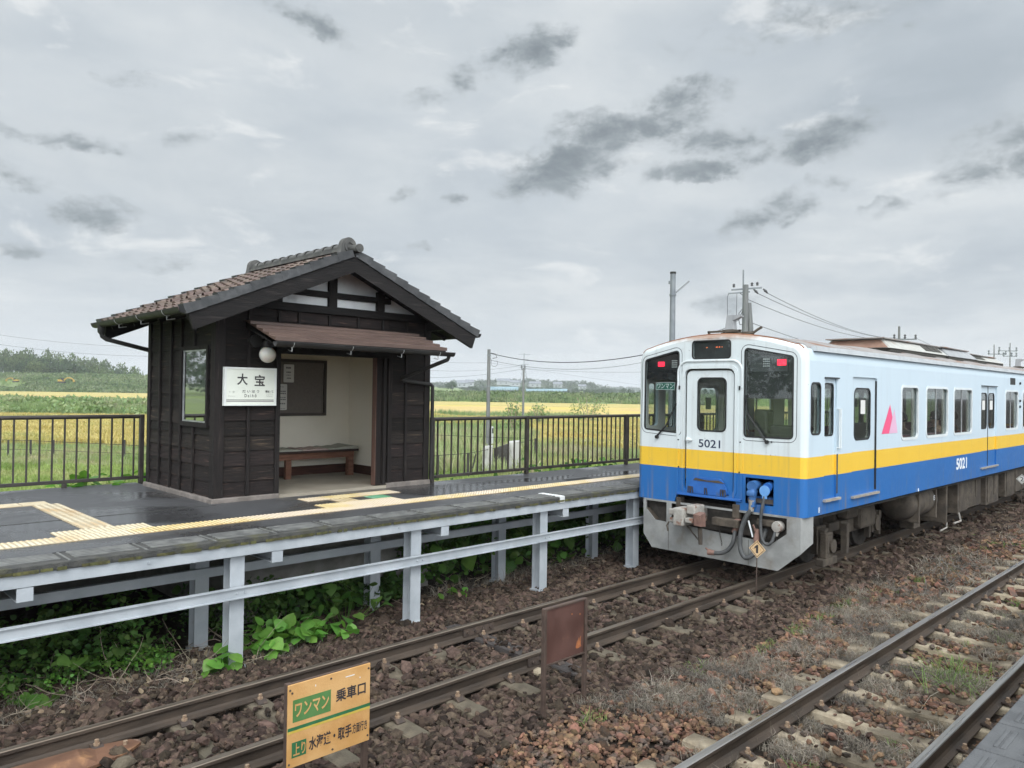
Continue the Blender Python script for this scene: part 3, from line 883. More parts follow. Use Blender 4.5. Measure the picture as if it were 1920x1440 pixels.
m_tilebrown = mat("brown_roof_tile", (0.085, 0.056, 0.044), (0.128, 0.088, 0.069), 7, 0.55, 0.75, island=0.28, bump=0.2, c3=(0.17, 0.145, 0.125), s3=5, k3=(.58, .78))
m_tilegrey = mat("grey_ridge_tile", (0.058, 0.057, 0.054), (0.105, 0.102, 0.095), 8, 0.6, 0.8, island=0.2, bump=0.3, c3=(0.20, 0.195, 0.175), s3=4, k3=(.58, .8))
m_verge = mat("dark_verge_tile", (0.035, 0.036, 0.038), (0.07, 0.07, 0.072), 8, 0.5, 0.7, island=0.25, bump=0.2)
m_metal_brown = mat("brown_sheet_roofing", (0.078, 0.046, 0.036), (0.112, 0.070, 0.055), 3, 0.45, 0.6, stretch=(.6, 4, 4), c3=(0.17, 0.11, 0.085), s3=6, k3=(.6, .8))
m_gutter = mat("dark_brown_gutter", (0.020, 0.019, 0.018), (0.032, 0.030, 0.028), 5, 0.5, 0.65, spec=.3)
m_bracket = mat("galvanised_bracket", (0.35, 0.36, 0.36), (0.5, 0.5, 0.5), 10, 0.4, metal=.6)
m_plinth = mat("shelter_plinth_concrete", (0.15, 0.13, 0.115), (0.22, 0.19, 0.17), 6, 0.9, bump=.4)
m_floor = mat("shelter_floor_concrete", (0.27, 0.235, 0.185), (0.34, 0.30, 0.24), 2, 0.7, 0.9, bump=.1)
m_skirting = wood_mat("brown_skirting_wood", (0.05, 0.026, 0.017), (0.085, 0.045, 0.03), (0.10, 0.06, 0.04), (1, 12, 12))
m_jamb = wood_mat("brown_jamb_wood", (0.09, 0.052, 0.035), (0.13, 0.08, 0.055), (0.15, 0.1, 0.07), (12, 12, 1))
m_wglass = glass_mat("shelter_window_glass", (0.42, 0.46, 0.45), 5.0)

SX0, SX1, SY0, SY1 = 4.16, 7.62, 9.65, 12.0
SZ = 1.19                                        # top of the plinth
sh = thing("waiting_shelter", ((SX0 + SX1) / 2, SY0, PZ), "dark timber waiting shelter with brown tiled gable roof and open front on the platform", "shelter")
for q in ((SX0 - .05, 5.045, SY0 - .055, SY0 + .12, PZ - .01, SZ), (6.80, SX1 + .03, SY0 - .055, SY0 + .12, PZ - .01, SZ + .01), (SX0 - .05, SX0 + .12, SY0 + .121, SY1 + .05, PZ - .01, SZ), (SX1 - .1, SX1 + .03, SY0 + .121, SY1 + .05, PZ - .01, SZ)):
    mb = MB(); mb.bev(*q, .012); mb.build("plinth", m_plinth, sh)
mb = MB(); mb.box(SX0 + .12, SX1 - .1, SY0 - .02, SY1 - .2, PZ - .01, SZ - .03); mb.box(5.045, 6.80, SY0 - .05, SY0 - .021, PZ - .01, SZ - .02)
mb.build("floor", m_floor, sh)
def roof_z(x):  # top line of the roof boarding
    return 4.50 - 0.43 * abs(x - CXR)
CXR = 5.87
# inner lining (cream) : back, two sides, front pieces, ceiling
mb = MB()
mb.box(SX0 + .10, SX1 - .16, SY1 - .30, SY1 - .27, SZ - .03, 3.50)                   # back
mb.box(SX1 - .16, SX1 - .13, SY0 + .13, SY1 - .27, SZ - .03, 3.50)                   # right
mb.panel([(SY0 + .13, SZ - .03), (SY1 - .27, SZ - .03), (SY1 - .27, 3.5), (SY0 + .13, 3.5)],
         [[(9.90, 2.15), (10.69, 2.15), (10.69, 3.11), (9.90, 3.11)]], .03, lambda u, v, w: (SX0 + .09 - w + .03, u, v))  # left, with the window opening
mb.box(SX0 + .12, 5.04, SY0 + .10, SY0 + .129, SZ, 3.5); mb.box(6.81, SX1 - .16, SY0 + .10, SY0 + .129, SZ, 3.5); mb.box(5.041, 6.809, SY0 + .10, SY0 + .129, 3.12, 3.5)
mb.box(SX0 + .12, SX1 - .16, SY0 + .13, SY1 - .30, 3.40, 3.43)
mb.build("lining", m_cream, sh)
mb = MB(); mb.box(7.455, 7.458, 10.3, 11.70, 1.2, 3.4); mb.box(SX0 + .13, SX1 - .165, SY1 - .302, SY1 - .3005, 2.4, 2.403)
mb = MB(); mb.bev(SX0 + .13, SX1 - .165, SY1 - .325, SY1 - .302, SZ - .03, 1.31, .004); mb.bev(SX1 - .185, SX1 - .162, SY0 + .2, SY1 - .326, SZ - .03, 1.31, .004)
mb.build("skirting", m_skirting, sh)

# weatherboards: lapped boards, one wall mesh for each face
def boards_front(x0, x1, z0, z1, lap=0.20):
    mb = MB(); z = z0
    while z < z1 - .02:
        t = min(z + lap, z1)
        j = RNG.uniform(-.002, .002)
        mb.hexa([(x0, SY0 - .004 + j, z), (x1, SY0 - .004 + j, z), (x1, SY0 + .05, z), (x0, SY0 + .05, z),
                 (x0, SY0 + .014 + j, t + .012), (x1, SY0 + .014 + j, t + .012), (x1, SY0 + .05, t + .012), (x0, SY0 + .05, t + .012)])
        z = t
    return mb
def boards_side(xo, sgn, y0, y1, z0, z1, lap=0.20, hole=None, mb=None):
    mb = mb or MB(); z = z0
    while z < z1 - .02:
        t = min(z + lap, z1)
        if hole:
            for hz_ in hole[2:]:
                if z + .005 < hz_ < t - .005: t = hz_; break
        segs = [(y0, y1)]
        if hole and t > hole[2] + .01 and z < hole[3] - .01: segs = [(y0, hole[0]), (hole[1], y1)]
        for a, b in segs:
            if b - a < .02: continue
            xa, xb, xi = xo + sgn * .004, xo - sgn * .014, xo - sgn * .05
            mb.hexa([(xa, a, z), (xa, b, z), (xi, b, z), (xi, a, z), (xb, a, t + .012), (xb, b, t + .012), (xi, b, t + .012), (xi, a, t + .012)])
        z = t
    return mb
w1 = boards_front(SX0 + .11, 5.0, SZ, 3.68)
w1.build("wall", m_board, sh)
w2 = boards_front(6.84, SX1 - .05, SZ, 3.68); w2.build("wall", m_board, sh)
w3 = boards_front(5.0, 6.84, 3.14, 3.68); w3.build("wall", m_board, sh)
HOLE = (9.87, 10.72, 2.12, 3.14)
w4 = boards_side(SX0, -1, SY0 + .06, SY1 - .05, SZ, 3.62, hole=HOLE)
w4.build("wall", m_board, sh)
boards_side(SX1, 1, SY0 + .05, SY1 - .05, SZ, 3.62).build("wall", m_board, sh)
mb = MB(); mb.box(SX0 + .05, SX1 - .05, SY1 - .05, SY1 - .02, SZ, 3.7); mb.build("wall", m_board, sh)

def post(x0, x1, y0, y1, z0, z1, name="post", m=None):
    mb = MB(); mb.bev(x0, x1, y0, y1, z0, z1, .006); return mb.build(name, m or m_post, sh)
post(SX0 - .022, SX0 + .115, SY0 - .022, SY0 + .115, SZ, 3.66)
post(SX1 - .09, SX1 + .02, SY0 - .022, SY0 + .09, SZ, 3.66)
post(SX0 - .02, SX0 + .09, SY1 - .09, SY1 + .02, SZ, 3.66)
post(4.985, 5.05, SY0 - .03, SY0 + .13, SZ, 3.14); post(6.745, 6.80, SY0 - .03, SY0 + .13, SZ, 3.14); post(6.835, 6.905, SY0 - .026, SY0 + .06, SZ, 3.5)
post(6.655, 6.742, SY0 + .02, SY0 + .13, SZ - .02, 3.10, m=m_post)
post(6.64, 6.656, SY0 + .03, SY0 + .13, SZ - .02, 3.10, "jamb", m_jamb)
post(5.0, 6.84, SY0 - .034, SY0 + .132, 3.10, 3.22, "lintel", m_beam)
# battens
for x in (4.60, 7.17): post(x - .022, x + .022, SY0 - .030, SY0 + .0, SZ + .01, 3.68, "batten")
for x in (5.02, 5.32, 5.80, 6.28, 6.72): post(x - .02, x + .02, SY0 - .030, SY0 + .0, 3.46, 3.68, "batten")
for y in (11.52, 11.10): post(SX0 - .034, SX0 + .0, y - .022, y + .022, SZ + .01, 3.6, "batten")
for y in (10.745,): post(SX0 - .034, SX0, y - .022, y + .022, SZ + .01, 3.6, "batten")
post(SX0 - .034, SX0, 10.30 - .022, 10.30 + .022, SZ + .01, 2.08, "batten"); post(SX0 - .034, SX0, 10.30 - .022, 10.30 + .022, 3.17, 3.6, "batten")
# window on the left side
wy0, wy1, wz0, wz1 = 9.87, 10.72, 2.12, 3.14
mb = MB()
mb.panel([(wy0 - .03, wz0 - .03), (wy1 + .01, wz0 - .03), (wy1 + .01, wz1 + .03), (wy0 - .03, wz1 + .03)],
         [[(wy0 + .02, wz0 + .03), (wy1 - .03, wz0 + .03), (wy1 - .03, wz1 - .02), (wy0 + .02, wz1 - .02)]], .10, lambda u, v, w: (SX0 - .032 + w, u, v))
wf = mb.build("window", m_post, sh)
mb = MB()
mb.panel([(wy0 + .021, wz0 + .031), (wy1 - .031, wz0 + .031), (wy1 - .031, wz1 - .021), (wy0 + .021, wz1 - .021)],
         [[(wy0 + .04, wz0 + .05), (wy1 - .05, wz0 + .05), (wy1 - .05, wz1 - .04), (wy0 + .04, wz1 - .04)]], .025, lambda u, v, w: (SX0 - .012 + w, u, v))
mb.build("sash", m_bracket, wf)
mb = MB(); mb.box(SX0 - .002, SX0 + .003, wy0 + .04, wy1 - .05, wz0 + .05, wz1 - .04); mb.build("pane", m_wglass, wf)

# gable: plaster, timbers
GY = SY0 + .02
mb = MB()
mb.extr([(SX0 + .05, 3.70), (SX1 - .05, 3.70), (SX1 - .05, roof_z(SX1 - .05) - .06), (CXR, 4.44), (SX0 + .05, roof_z(SX0 + .05) - .06)], 'Y', GY, GY + .06)
mb.build("gable_plaster", m_plaster, sh)
mb = MB()
mb.extr([(SX0 + .05, 3.60), (SX1 - .05, 3.60), (SX1 - .05, roof_z(SX1 - .05) - .06), (CXR, 4.44), (SX0 + .05, roof_z(SX0 + .05) - .06)], 'Y', SY1 - .05, SY1)
mb.build("gable_wall", m_board, sh)
def beam(x0, x1, z0, z1, y0=SY0 - .035, name="beam"):
    mb = MB(); mb.bev(x0, x1, y0, GY + .03, z0, z1, .006); return mb.build(name, m_beam, sh)
beam(SX0 - .03, SX1 + .03, 3.69, 3.80, SY0 - .045)
beam(4.85, 6.85, 3.925, 4.01)
mb = MB(); mb.bev(5.775, 5.905, SY0 - .043, GY + .03, 3.801, 4.40, .006); mb.build("strut", m_post, sh)
mb = MB(); mb.bev(4.93, 5.06, SY0 - .03, GY + .03, 3.801, 3.97, .006); mb.build("strut", m_post, sh)
mb = MB(); mb.bev(6.60, 6.73, SY0 - .043, GY + .03, 3.801, 4.09, .006); mb.build("strut", m_post, sh)
for s in (-1, 1):   # wall plates and purlins carrying the eaves out to the barge boards
    xx = CXR + s * (SX1 - SX0) / 2
    mb = MB(); mb.bev(xx - .055, xx + .055, 9.20, 12.3, roof_z(xx) - .19, roof_z(xx) - .055, .006); mb.build("wall_plate", m_beam, sh)
mb = MB(); mb.bev(CXR - .06, CXR + .06, 9.20, 12.3, 4.27, 4.42, .006); mb.build("ridge_beam", m_beam, sh)

# roof
RY0, RY1, RH = 9.10, 12.38, 2.26
roof = MB()
for s in (-1, 1):
    xe = CXR + s * RH
    a = [(CXR, 4.50), (xe, roof_z(xe)), (xe, roof_z(xe) - .045), (CXR, 4.445)]
    roof.extr(a if s < 0 else a[::-1], 'Y', RY0 + .03, RY1 - .03)
rf = roof.build("roof", m_beam, sh)
for k in range(7):   # rafters under the eaves
    y = 9.35 + k * .46
    for s in (-1, 1):
        mb = MB(); xe = CXR + s * (RH - .05); xi = CXR + s * 1.6
        mb.bar((xe, y, roof_z(xe) - .075), (xi, y, roof_z(xi) - .075), .045, .06); mb.build("rafter", m_beam, rf)
# wavy brown tiles laid in courses
tiles = MB()
NC, L = 11, math.hypot(RH, 0.43 * RH)
tw, per = 0.27, 10
ncol = int((RY1 - RY0 - .30) / tw)
tw = (RY1 - RY0 - .30) / ncol
sl = math.atan(0.43)
for s in (-1, 1):
    for c in range(NC):
        d0, d1 = L * c / NC, L * (c + 1) / NC + .03           # distance up the slope from the eave
        for q in range(ncol):
            vs = []; fs = []
            dz0 = RNG.uniform(-.003, .003)
            for k in range(per + 1):
                u = k / per
                y = RY0 + .15 + (q + u) * tw + (0.0)
                wv = .017 * math.cos(2 * math.pi * (u - .78)) if u > .5 else -.012 + .018 * (abs(u - .25) / .25) ** 2 * (1 if u < .5 else 0)
                if u <= .5: wv = -.011 + .0 * u
                for (d, lift) in ((d0 - .012, .044 + dz0), (d1, .014)):
                    x = CXR + s * (RH + .035 - d * math.cos(sl)); z = roof_z(CXR + s * RH) + d * math.sin(sl)
                    nx_, nz_ = s * math.sin(sl), math.cos(sl)
                    h = lift + wv + .018
                    vs.append((x + nx_ * h, y, z + nz_ * h))
                x = CXR + s * (RH + .035 - (d0 - .012) * math.cos(sl)); z = roof_z(CXR + s * RH) + (d0 - .012) * math.sin(sl)
                h = .030 + dz0 + wv
                vs.append((x + s * math.sin(sl) * h, y, z + math.cos(sl) * h))
            for k in range(per):
                a, b = k * 3, (k + 1) * 3
                fs.append((a, b, b + 1, a + 1)); fs.append((a + 2, b + 2, b, a))
            fs.append((0, 1, 2)); fs.append((per * 3, per * 3 + 2, per * 3 + 1))
            tiles.raw(vs, fs)
to = tiles.build("roof_tiles", m_tilebrown, rf, fixn=True)
to.data.polygons.foreach_set('use_smooth', [True] * len(to.data.polygons)); to.data.set_sharp_from_angle(angle=R(45))
# snow guards: small hooded tiles in two courses of the left slope
sg = MB()
for (c, qs) in ((2, (1, 2.9, 4.9, 6.9, 8.9)), (3, (0.9, 1.9, 3.9)),):
    for q in qs:
        d = L * (c + .1) / NC; y = RY0 + .15 + (q + .78) * tw
        x = CXR - (RH + .035 - d * math.cos(sl)); z = roof_z(CXR - RH) + d * math.sin(sl) + .085
        pts = [(x, y + .045 * math.cos(t), z - .015 + .045 * math.sin(t)) for t in [math.pi * i / 8 for i in range(9)]]
        pts2 = [(p[0] + .12, CXR * 0 + p[1], p[2] + .03) for p in pts]
        sg.raw(pts + pts2, [(i, i + 1, i + 10, i + 9) for i in range(8)])
sg.build("snow_guard", m_tilebrown, rf)
# verge tiles stepped along both gables, barge boards below them
for yv, yy in ((RY0, -1), (RY1 - .16, 1)):
    vt = MB()
    for s in (-1, 1):
        for c in range(NC):
            d0, d1 = L * c / NC - .015, L * (c + 1) / NC + .02
            yo = .003 * (c % 2)
            def pt(d, h, y):
                y = y + yo
                return (CXR + s * (RH + .05 - d * math.cos(sl)) + s * math.sin(sl) * h, y, roof_z(CXR + s * RH) + d * math.sin(sl) + math.cos(sl) * h)
            h0, h1 = .082, .052
            vt.hexa([pt(d0, -.040, yv), pt(d1, -.046, yv), pt(d1, -.046, yv + .16), pt(d0, -.040, yv + .16), pt(d0, h0, yv), pt(d1, h1, yv), pt(d1, h1, yv + .16), pt(d0, h0, yv + .16)])
    vt.build("verge_tiles", m_verge, rf)
for yb in (RY0 + .02, RY1 - .07):
    for s in (-1, 1):
        mb = MB(); xe = CXR + s * (RH + .02)
        def zb(x): return roof_z(x) - .03
        a = [(CXR, zb(CXR)), (xe, zb(xe)), (xe - s * .07, zb(xe) - .185), (CXR, zb(CXR) - .215)]
        mb.extr(a if s < 0 else a[::-1], 'Y', yb, yb + .055)
        mb.build("barge_board", m_beam, rf)
# ridge
rg = MB()
for k, (w, h) in enumerate(((.115, .0), (.098, .035))):
    rg.box(CXR - w, CXR + w, RY0 + .22, RY1 - .22, 4.555 + h, 4.555 + h + .033)
nseg = 11; ls = (RY1 - RY0 - .44) / nseg
for k in range(nseg):
    y0 = RY0 + .22 + k * ls; vs = []
    for (y, r) in ((y0, .092), (y0 + ls * .25, .092), (y0 + ls * .26, .078), (y0 + ls, .078)):
        for i in range(9):
            t = math.pi * i / 8
            vs.append((CXR + r * math.cos(t), y, 4.624 + r * .82 * math.sin(t)))
    rg.raw(vs, [(j * 9 + i, j * 9 + i + 1, j * 9 + i + 10, j * 9 + i + 9) for j in range(3) for i in range(8)])
rgo = rg.build("ridge", m_tilegrey, rf, smooth=True)
for (ye, sg_) in ((RY0 + .22, -1), (RY1 - .22, 1)):
    mb = MB()
    out = [(-.145, 4.50), (.145, 4.50), (.125, 4.58)] + [(.115 * math.cos(t), 4.635 + .125 * math.sin(t)) for t in [math.pi * i / 12 for i in range(13)]] + [(-.125, 4.58)]
    out = [(CXR + u, v) for u, v in out]
    mb.extr(out, 'Y', ye - .06, ye + .05)
    en = mb.build("ridge_end_tile", m_tilegrey, rgo)
    mb = MB(); f_ = ye - .075 if sg_ < 0 else ye + .05
    mb.panel([(CXR + .085 * math.cos(t), 4.635 + .09 * math.sin(t)) for t in [2 * math.pi * i / 20 for i in range(20)]],
             [[(CXR + .05 * math.cos(t), 4.628 + .055 * math.sin(t)) for t in [2 * math.pi * i / 20 for i in range(20)]]], .016, lambda u, v, w: (u, f_ + w, v))
    mb.build("boss", m_tilegrey, en)
mb = MB(); mb.cyl((CXR + .03, RY0 - .06, 4.585), (CXR + .03, RY0 + .2, 4.60), .056, .05, 16); mb.lathe([(.060, 0), (.063, .02), (.05, .035), (.02, .045)], (CXR + .03, RY0 - .06, 4.585), 16, 'Y')
mb.build("round_ridge_tile", m_tilegrey, rgo, smooth=True)

def gutter(p0, p1, r, name, parent, hooks):
    p0, p1 = Vector(p0), Vector(p1); d = (p1 - p0).normalized(); sd = d.cross(Vector((0, 0, 1)))
    mb = MB(); vs = []; n = 10
    for p in (p0, p1):
        for rr in (r, r - .006):
            for i in range(n + 1):
                t = math.pi + math.pi * i / n
                vs.append(p + sd * (rr * math.cos(t)) + Vector((0, 0, rr * math.sin(t))))
    k = n + 1
    fs = []
    for i in range(n):
        fs.append((i, i + 1, 2 * k + i + 1, 2 * k + i)); fs.append((k + i, 3 * k + i, 3 * k + i + 1, k + i + 1))
    fs += [(0, 2 * k, 3 * k, k), (n, k + n, 3 * k + n, 2 * k + n)]
    fs += [(i, k + i, k + i + 1, i + 1) for i in range(n)] + [(2 * k + i, 2 * k + i + 1, 3 * k + i + 1, 3 * k + i) for i in range(n)]
    mb.raw(vs, fs)
    mb.tube([p0 - sd * r + Vector((0, 0, .002)), p1 - sd * r + Vector((0, 0, .002))], .006, 6); mb.tube([p0 + sd * r + Vector((0, 0, .002)), p1 + sd * r + Vector((0, 0, .002))], .006, 6)
    g = mb.build(name, m_gutter, parent, smooth=True)
    for h in hooks:
        p = p0 + (p1 - p0) * h
        hk = MB(); hk.tube([p + sd * (r * 1.05 * math.cos(t)) + Vector((0, 0, r * 1.05 * math.sin(t))) for t in [math.pi + math.pi * i / 8 for i in range(9)]], .005, 5)
        hk.tube([p + Vector((0, 0, -r)), p + Vector((0, 0, -r - .05)), p + Vector((0, 0, -r - .05)) + Vector((.10 if abs(d.y) > .5 else 0, .0 if abs(d.y) > .5 else .10, .02))], .006, 5)
        hk.build("hook", m_bracket, g)
    return g
gx = CXR - RH - .075
gl = gutter((gx, RY0 + .05, 3.555), (gx, RY1 + .08, 3.535), .062, "gutter", rf, (.15, .42, .68))
gutter((CXR + RH + .075, RY0 + .02, 3.54), (CXR + RH + .075, RY1 + .1, 3.53), .062, "gutter", rf, (.06, .4, .7))
mb = MB(); yp = RY1 - .22
mb.lathe([(.03, -.13), (.055, -.10), (.06, .02)], (gx, yp, 3.50), 12)
mb.tube([(gx, yp, 3.40), (gx + .01, yp, 3.34), (gx + .06, yp - .02, 3.30), (SX0 - .02, SY1 + .05, 3.17), (SX0 + .10, SY1 + .07, 3.12), (SX0 + .13, SY1 + .07, 1.2)], .032, 10)
mb.build("downpipe", m_gutter, rf, smooth=True)

# canopy over the opening
can = MB()
cx0, cx1, cy0, cy1, cz0, cz1 = 4.52, 7.27, 8.77, 9.62, 3.225, 3.515
ns = 5
for k in range(ns):
    a, b = k / ns, (k + 1) / ns
    ya, yb = cy0 + (cy1 - cy0) * a, cy0 + (cy1 - cy0) * b + .01
    za, zb_ = cz0 + (cz1 - cz0) * a, cz0 + (cz1 - cz0) * b
    can.hexa([(cx0, ya, za - .012), (cx1, ya, za - .012), (cx1, yb, zb_ - .014), (cx0, yb, zb_ - .014), (cx0, ya, za + .034), (cx1, ya, za + .034), (cx1, yb, zb_ + .001), (cx0, yb, zb_ + .001)])
cano = can.build("canopy", m_metal_brown, sh)
mb = MB()
mb.hexa([(cx0 + .02, cy0 + .03, cz0 - .06), (cx1 - .02, cy0 + .03, cz0 - .06), (cx1 - .02, cy1, cz1 - .06), (cx0 + .02, cy1, cz1 - .06), (cx0 + .02, cy0 + .03, cz0 - .014), (cx1 - .02, cy0 + .03, cz0 - .014), (cx1 - .02, cy1, cz1 - .016), (cx0 + .02, cy1, cz1 - .016)])
for x in (cx0 + .02, cx1 - .05): mb.hexa([(x, cy0 + .02, cz0 - .075), (x + .03, cy0 + .02, cz0 - .075), (x + .03, cy1, cz1 - .10), (x, cy1, cz1 - .10), (x, cy0 + .02, cz0 - .01), (x + .03, cy0 + .02, cz0 - .01), (x + .03, cy1, cz1 - .012), (x, cy1, cz1 - .012)])
mb.box(cx0 + .02, cx1 - .02, cy0 + .005, cy0 + .03, cz0 - .075, cz0 - .012)
for k in range(4):
    x = 4.75 + k * .76; mb.bar((x, 9.6, 3.20), (x, cy0 + .1, cz0 - .06), .05, .06)
mb.build("frame", m_beam, cano)
gc = gutter((cx0 - .03, cy0 - .055, cz0 - .035), (cx1 + .07, cy0 - .055, cz0 - .045), .055, "gutter", cano, (.08, .38, .67, .9))
mb = MB()
mb.tube([(7.26, cy0 - .055, 3.13), (7.25, cy0 - .04, 3.08), (7.19, cy0 + .04, 3.04), (7.02, SY0 - .10, 2.80), (7.05, SY0 - .065, 2.77), (7.62, SY0 - .055, 2.715), (7.66, SY0 - .055, 2.69), (7.665, SY0 - .055, 2.60), (7.665, SY0 - .05, 1.2)], .030, 10)
mb.build("downpipe", m_gutter, cano, smooth=True)
# meter box on the wall above the lamp
mb = MB(); mb.cyl((4.66, SY0 - .09, 3.24), (4.66, SY0 - .0, 3.24), .085, n=16); mb.build("junction_box", m_gutter, sh, smooth=True)

# ---- globe lamp
m_globe = mat("milky_globe_glass", (0.70, 0.68, 0.62), (0.62, 0.58, 0.50), 3, 0.25, sub=.2, c3=(0.42, 0.32, 0.20), s3=6, k3=(.62, .9))
lp = thing("globe_lamp", (4.75, 9.42, 3.0), "white glass globe lamp hanging under the shelter's canopy above the station sign", "lamp")
mb = MB(); n = 14
mb.lathe([(max(.002, .108 * math.sin(math.pi * i / n)), -.108 * math.cos(math.pi * i / n)) for i in range(n + 1)], (4.75, 9.42, 3.06), 24)
mb.build("globe", m_globe, lp, smooth='all')
mb = MB(); mb.lathe([(.055, 3.15), (.062, 3.17), (.058, 3.235), (.03, 3.25)], (4.75, 9.42, 0), 16); mb.tube([(4.75, 9.42, 3.24), (4.75, 9.5, 3.29), (4.72, 9.62, 3.29)], .014, 8)
mb.build("holder", m_gutter, lp, smooth=True)

# ---- station name board
m_signw = mat("off_white_sign_enamel", (0.72, 0.74, 0.66), (0.67, 0.69, 0.61), 2, 0.35, 0.5, c3=(0.62, 0.63, 0.54), s3=3, k3=(.6, .85))
m_alum = mat("white_sign_frame", (0.72, 0.73, 0.70), (0.66, 0.67, 0.64), 6, 0.4)
m_ink = mat("black_sign_lettering", (0.03, 0.026, 0.028), (0.04, 0.035, 0.036), 9, 0.6)
m_inkgrey = mat("faded_grey_lettering", (0.42, 0.43, 0.39), (0.36, 0.37, 0.33), 9, 0.6)
m_inkmid = mat("dim_grey_lettering", (0.13, 0.125, 0.12), (0.18, 0.175, 0.17), 9, 0.6)
m_purple = mat("purple_sign_line", (0.075, 0.035, 0.07), (0.10, 0.05, 0.09), 9, 0.6)
sx0, sx1, sz0, sz1 = 4.235, 4.955, 2.385, 2.885
YS = SY0 - .085
ss = thing("station_sign", ((sx0 + sx1) / 2, YS, sz0), "white station name board with large black characters on the shelter's front wall", "sign")
mb = MB(); mb.box(sx0 + .02, sx1 - .02, YS, YS + .05, sz0 + .02, sz1 - .02); mb.build("board", m_signw, ss)
mb = MB(); mb.panel([(sx0, sz0), (sx1, sz0), (sx1, sz1), (sx0, sz1)], [[(sx0 + .028, sz0 + .02), (sx1 - .028, sz0 + .02), (sx1 - .028, sz1 - .022), (sx0 + .028, sz1 - .022)]], .056, lambda u, v, w: (u, YS - .008 + w, v)); mb.build("frame", m_alum, ss)
def onsign(x, z): return lambda u, v, w: (x + u, YS - w, z + v)
text("lettering", "大", .145, .15, onsign(4.405, 2.655), m_ink, ss, .022)
text("lettering", "宝", .145, .15, onsign(4.645, 2.645), m_ink, ss, .022)
text("lettering", "だ い ほ う", .23, .036, onsign(4.48, 2.555), m_ink, ss, .008)
text("lettering", "D a i h ō", .165, .042, onsign(4.51, 2.497), m_ink, ss, .006)
text("lettering", "騰波ノ江", .115, .032, onsign(4.80, 2.558), m_ink, ss, .010)
text("lettering", "とばのえ", .10, .016, onsign(4.808, 2.532), m_inkgrey, ss, .002)
text("lettering", "Tobanoe", .09, .018, onsign(4.812, 2.505), m_inkgrey, ss, .002)
text("lettering", "下  妻", .085, .026, onsign(4.292, 2.55), m_inkgrey, ss, .0)
text("lettering", "Shimotsuma", .09, .012, onsign(4.29, 2.505), m_inkgrey, ss, .0)
mb = MB(); mb.box(sx0 + .032, sx1 - .035, YS - .0025, YS - .0005, 2.459, 2.465); mb.build("line", m_ink, ss)
mb = MB(); mb.box(sx0 + .032, sx1 - .035, YS - .0025, YS - .0005, 2.440, 2.449); mb.build("line", m_purple, ss)

# ---- notice board and papers on the back wall
YB = SY1 - .31
m_bframe = mat("brown_board_frame", (0.055, 0.045, 0.038), (0.07, 0.058, 0.05), 6, 0.5)
m_felt = mat("grey_brown_felt", (0.155, 0.135, 0.12), (0.175, 0.152, 0.137), 40, 0.95)
nb = thing("notice_board", (6.3, YB, 2.15), "grey-brown notice board in a dark frame on the shelter's back wall", "notice board")
mb = MB(); mb.box(5.55, 6.92, YB - .012, YB, 2.21, 3.06); mb.build("felt", m_felt, nb)
mb = MB(); mb.panel([(5.5, 2.16), (6.98, 2.16), (6.98, 3.11), (5.5, 3.11)], [[(5.55, 2.21), (6.93, 2.21), (6.93, 3.06), (5.55, 3.06)]], .03, lambda u, v, w: (u, YB - .03 + w, v)); mb.build("frame", m_bframe, nb)
m_paper = mat("white_notice_paper", (0.62, 0.61, 0.58), (0.66, 0.65, 0.62), 3, 0.7)
m_print = mat("grey_notice_print", (0.10, 0.10, 0.10), (0.25, 0.25, 0.25), 60, 0.8)
def notice(x0, x1, z0, z1, label, rows, gaps):
    t = thing("notice", (x0, YB - .02, z0), label, "notice", "papers pinned to the notice board")
    mb = MB(); mb.extr(rrect(x0, x1, z0, z1, .015, 3), 'Y', YB - .022, YB - .0135); mb.build("paper", m_paper, t)
    mb = MB(); w = x1 - x0
    for i, (f, a, b, h) in enumerate(rows):
        z = z1 - f * (z1 - z0); x = x0 + a * w
        while x < x0 + b * w - .01:
            l = RNG.uniform(.012, .035); mb.box(x, min(x + l, x0 + b * w), YB - .0245, YB - .0225, z - h, z); x += l + RNG.uniform(.004, .010)
    mb.build("print", m_print, t)
notice(6.175, 6.36, 2.72, 3.02, "small white paper pinned at the top of the notice board", [(.14, .22, .72, .03), (.40, .25, .7, .022), (.58, .2, .75, .012), (.74, .3, .7, .018)], 0)
notice(5.93, 6.24, 2.26, 2.69, "large white paper pinned at the lower left of the notice board", [(.10, .3, .8, .008), (.26, .3, .92, .018), (.34, .25, .92, .02), (.50, .35, .92, .012), (.57, .35, .92, .02), (.73, .45, .92, .02), (.93, .2, .9, .008)], 0)

# ---- bench with mats
m_bench = wood_mat("bench_brown_wood", (0.13, 0.068, 0.038), (0.19, 0.105, 0.06), (0.24, 0.15, 0.09), (1, 10, 10))
m_benchtop = wood_mat("bench_dark_top", (0.03, 0.02, 0.016), (0.055, 0.038, 0.03), (0.07, 0.05, 0.04), (1, 10, 10))
m_mat1 = mat("grey_green_seat_mat", (0.33, 0.33, 0.28), (0.39, 0.385, 0.33), 30, 0.95, bump=.3)
m_mat2 = mat("pinkish_seat_mat", (0.40, 0.31, 0.285), (0.45, 0.35, 0.32), 30, 0.95, bump=.3)
be = thing("bench", (6.3, 11.4, SZ - .03), "brown wooden bench along the shelter's back wall", "bench")
mb = MB(); mb.bev(4.9, 7.30, 11.12, 11.68, 1.575, 1.61, .006); mb.build("seat", m_benchtop, be)
mb = MB(); mb.bev(4.92, 7.24, 11.17, 11.21, 1.47, 1.574, .004); mb.build("apron", m_bench, be)
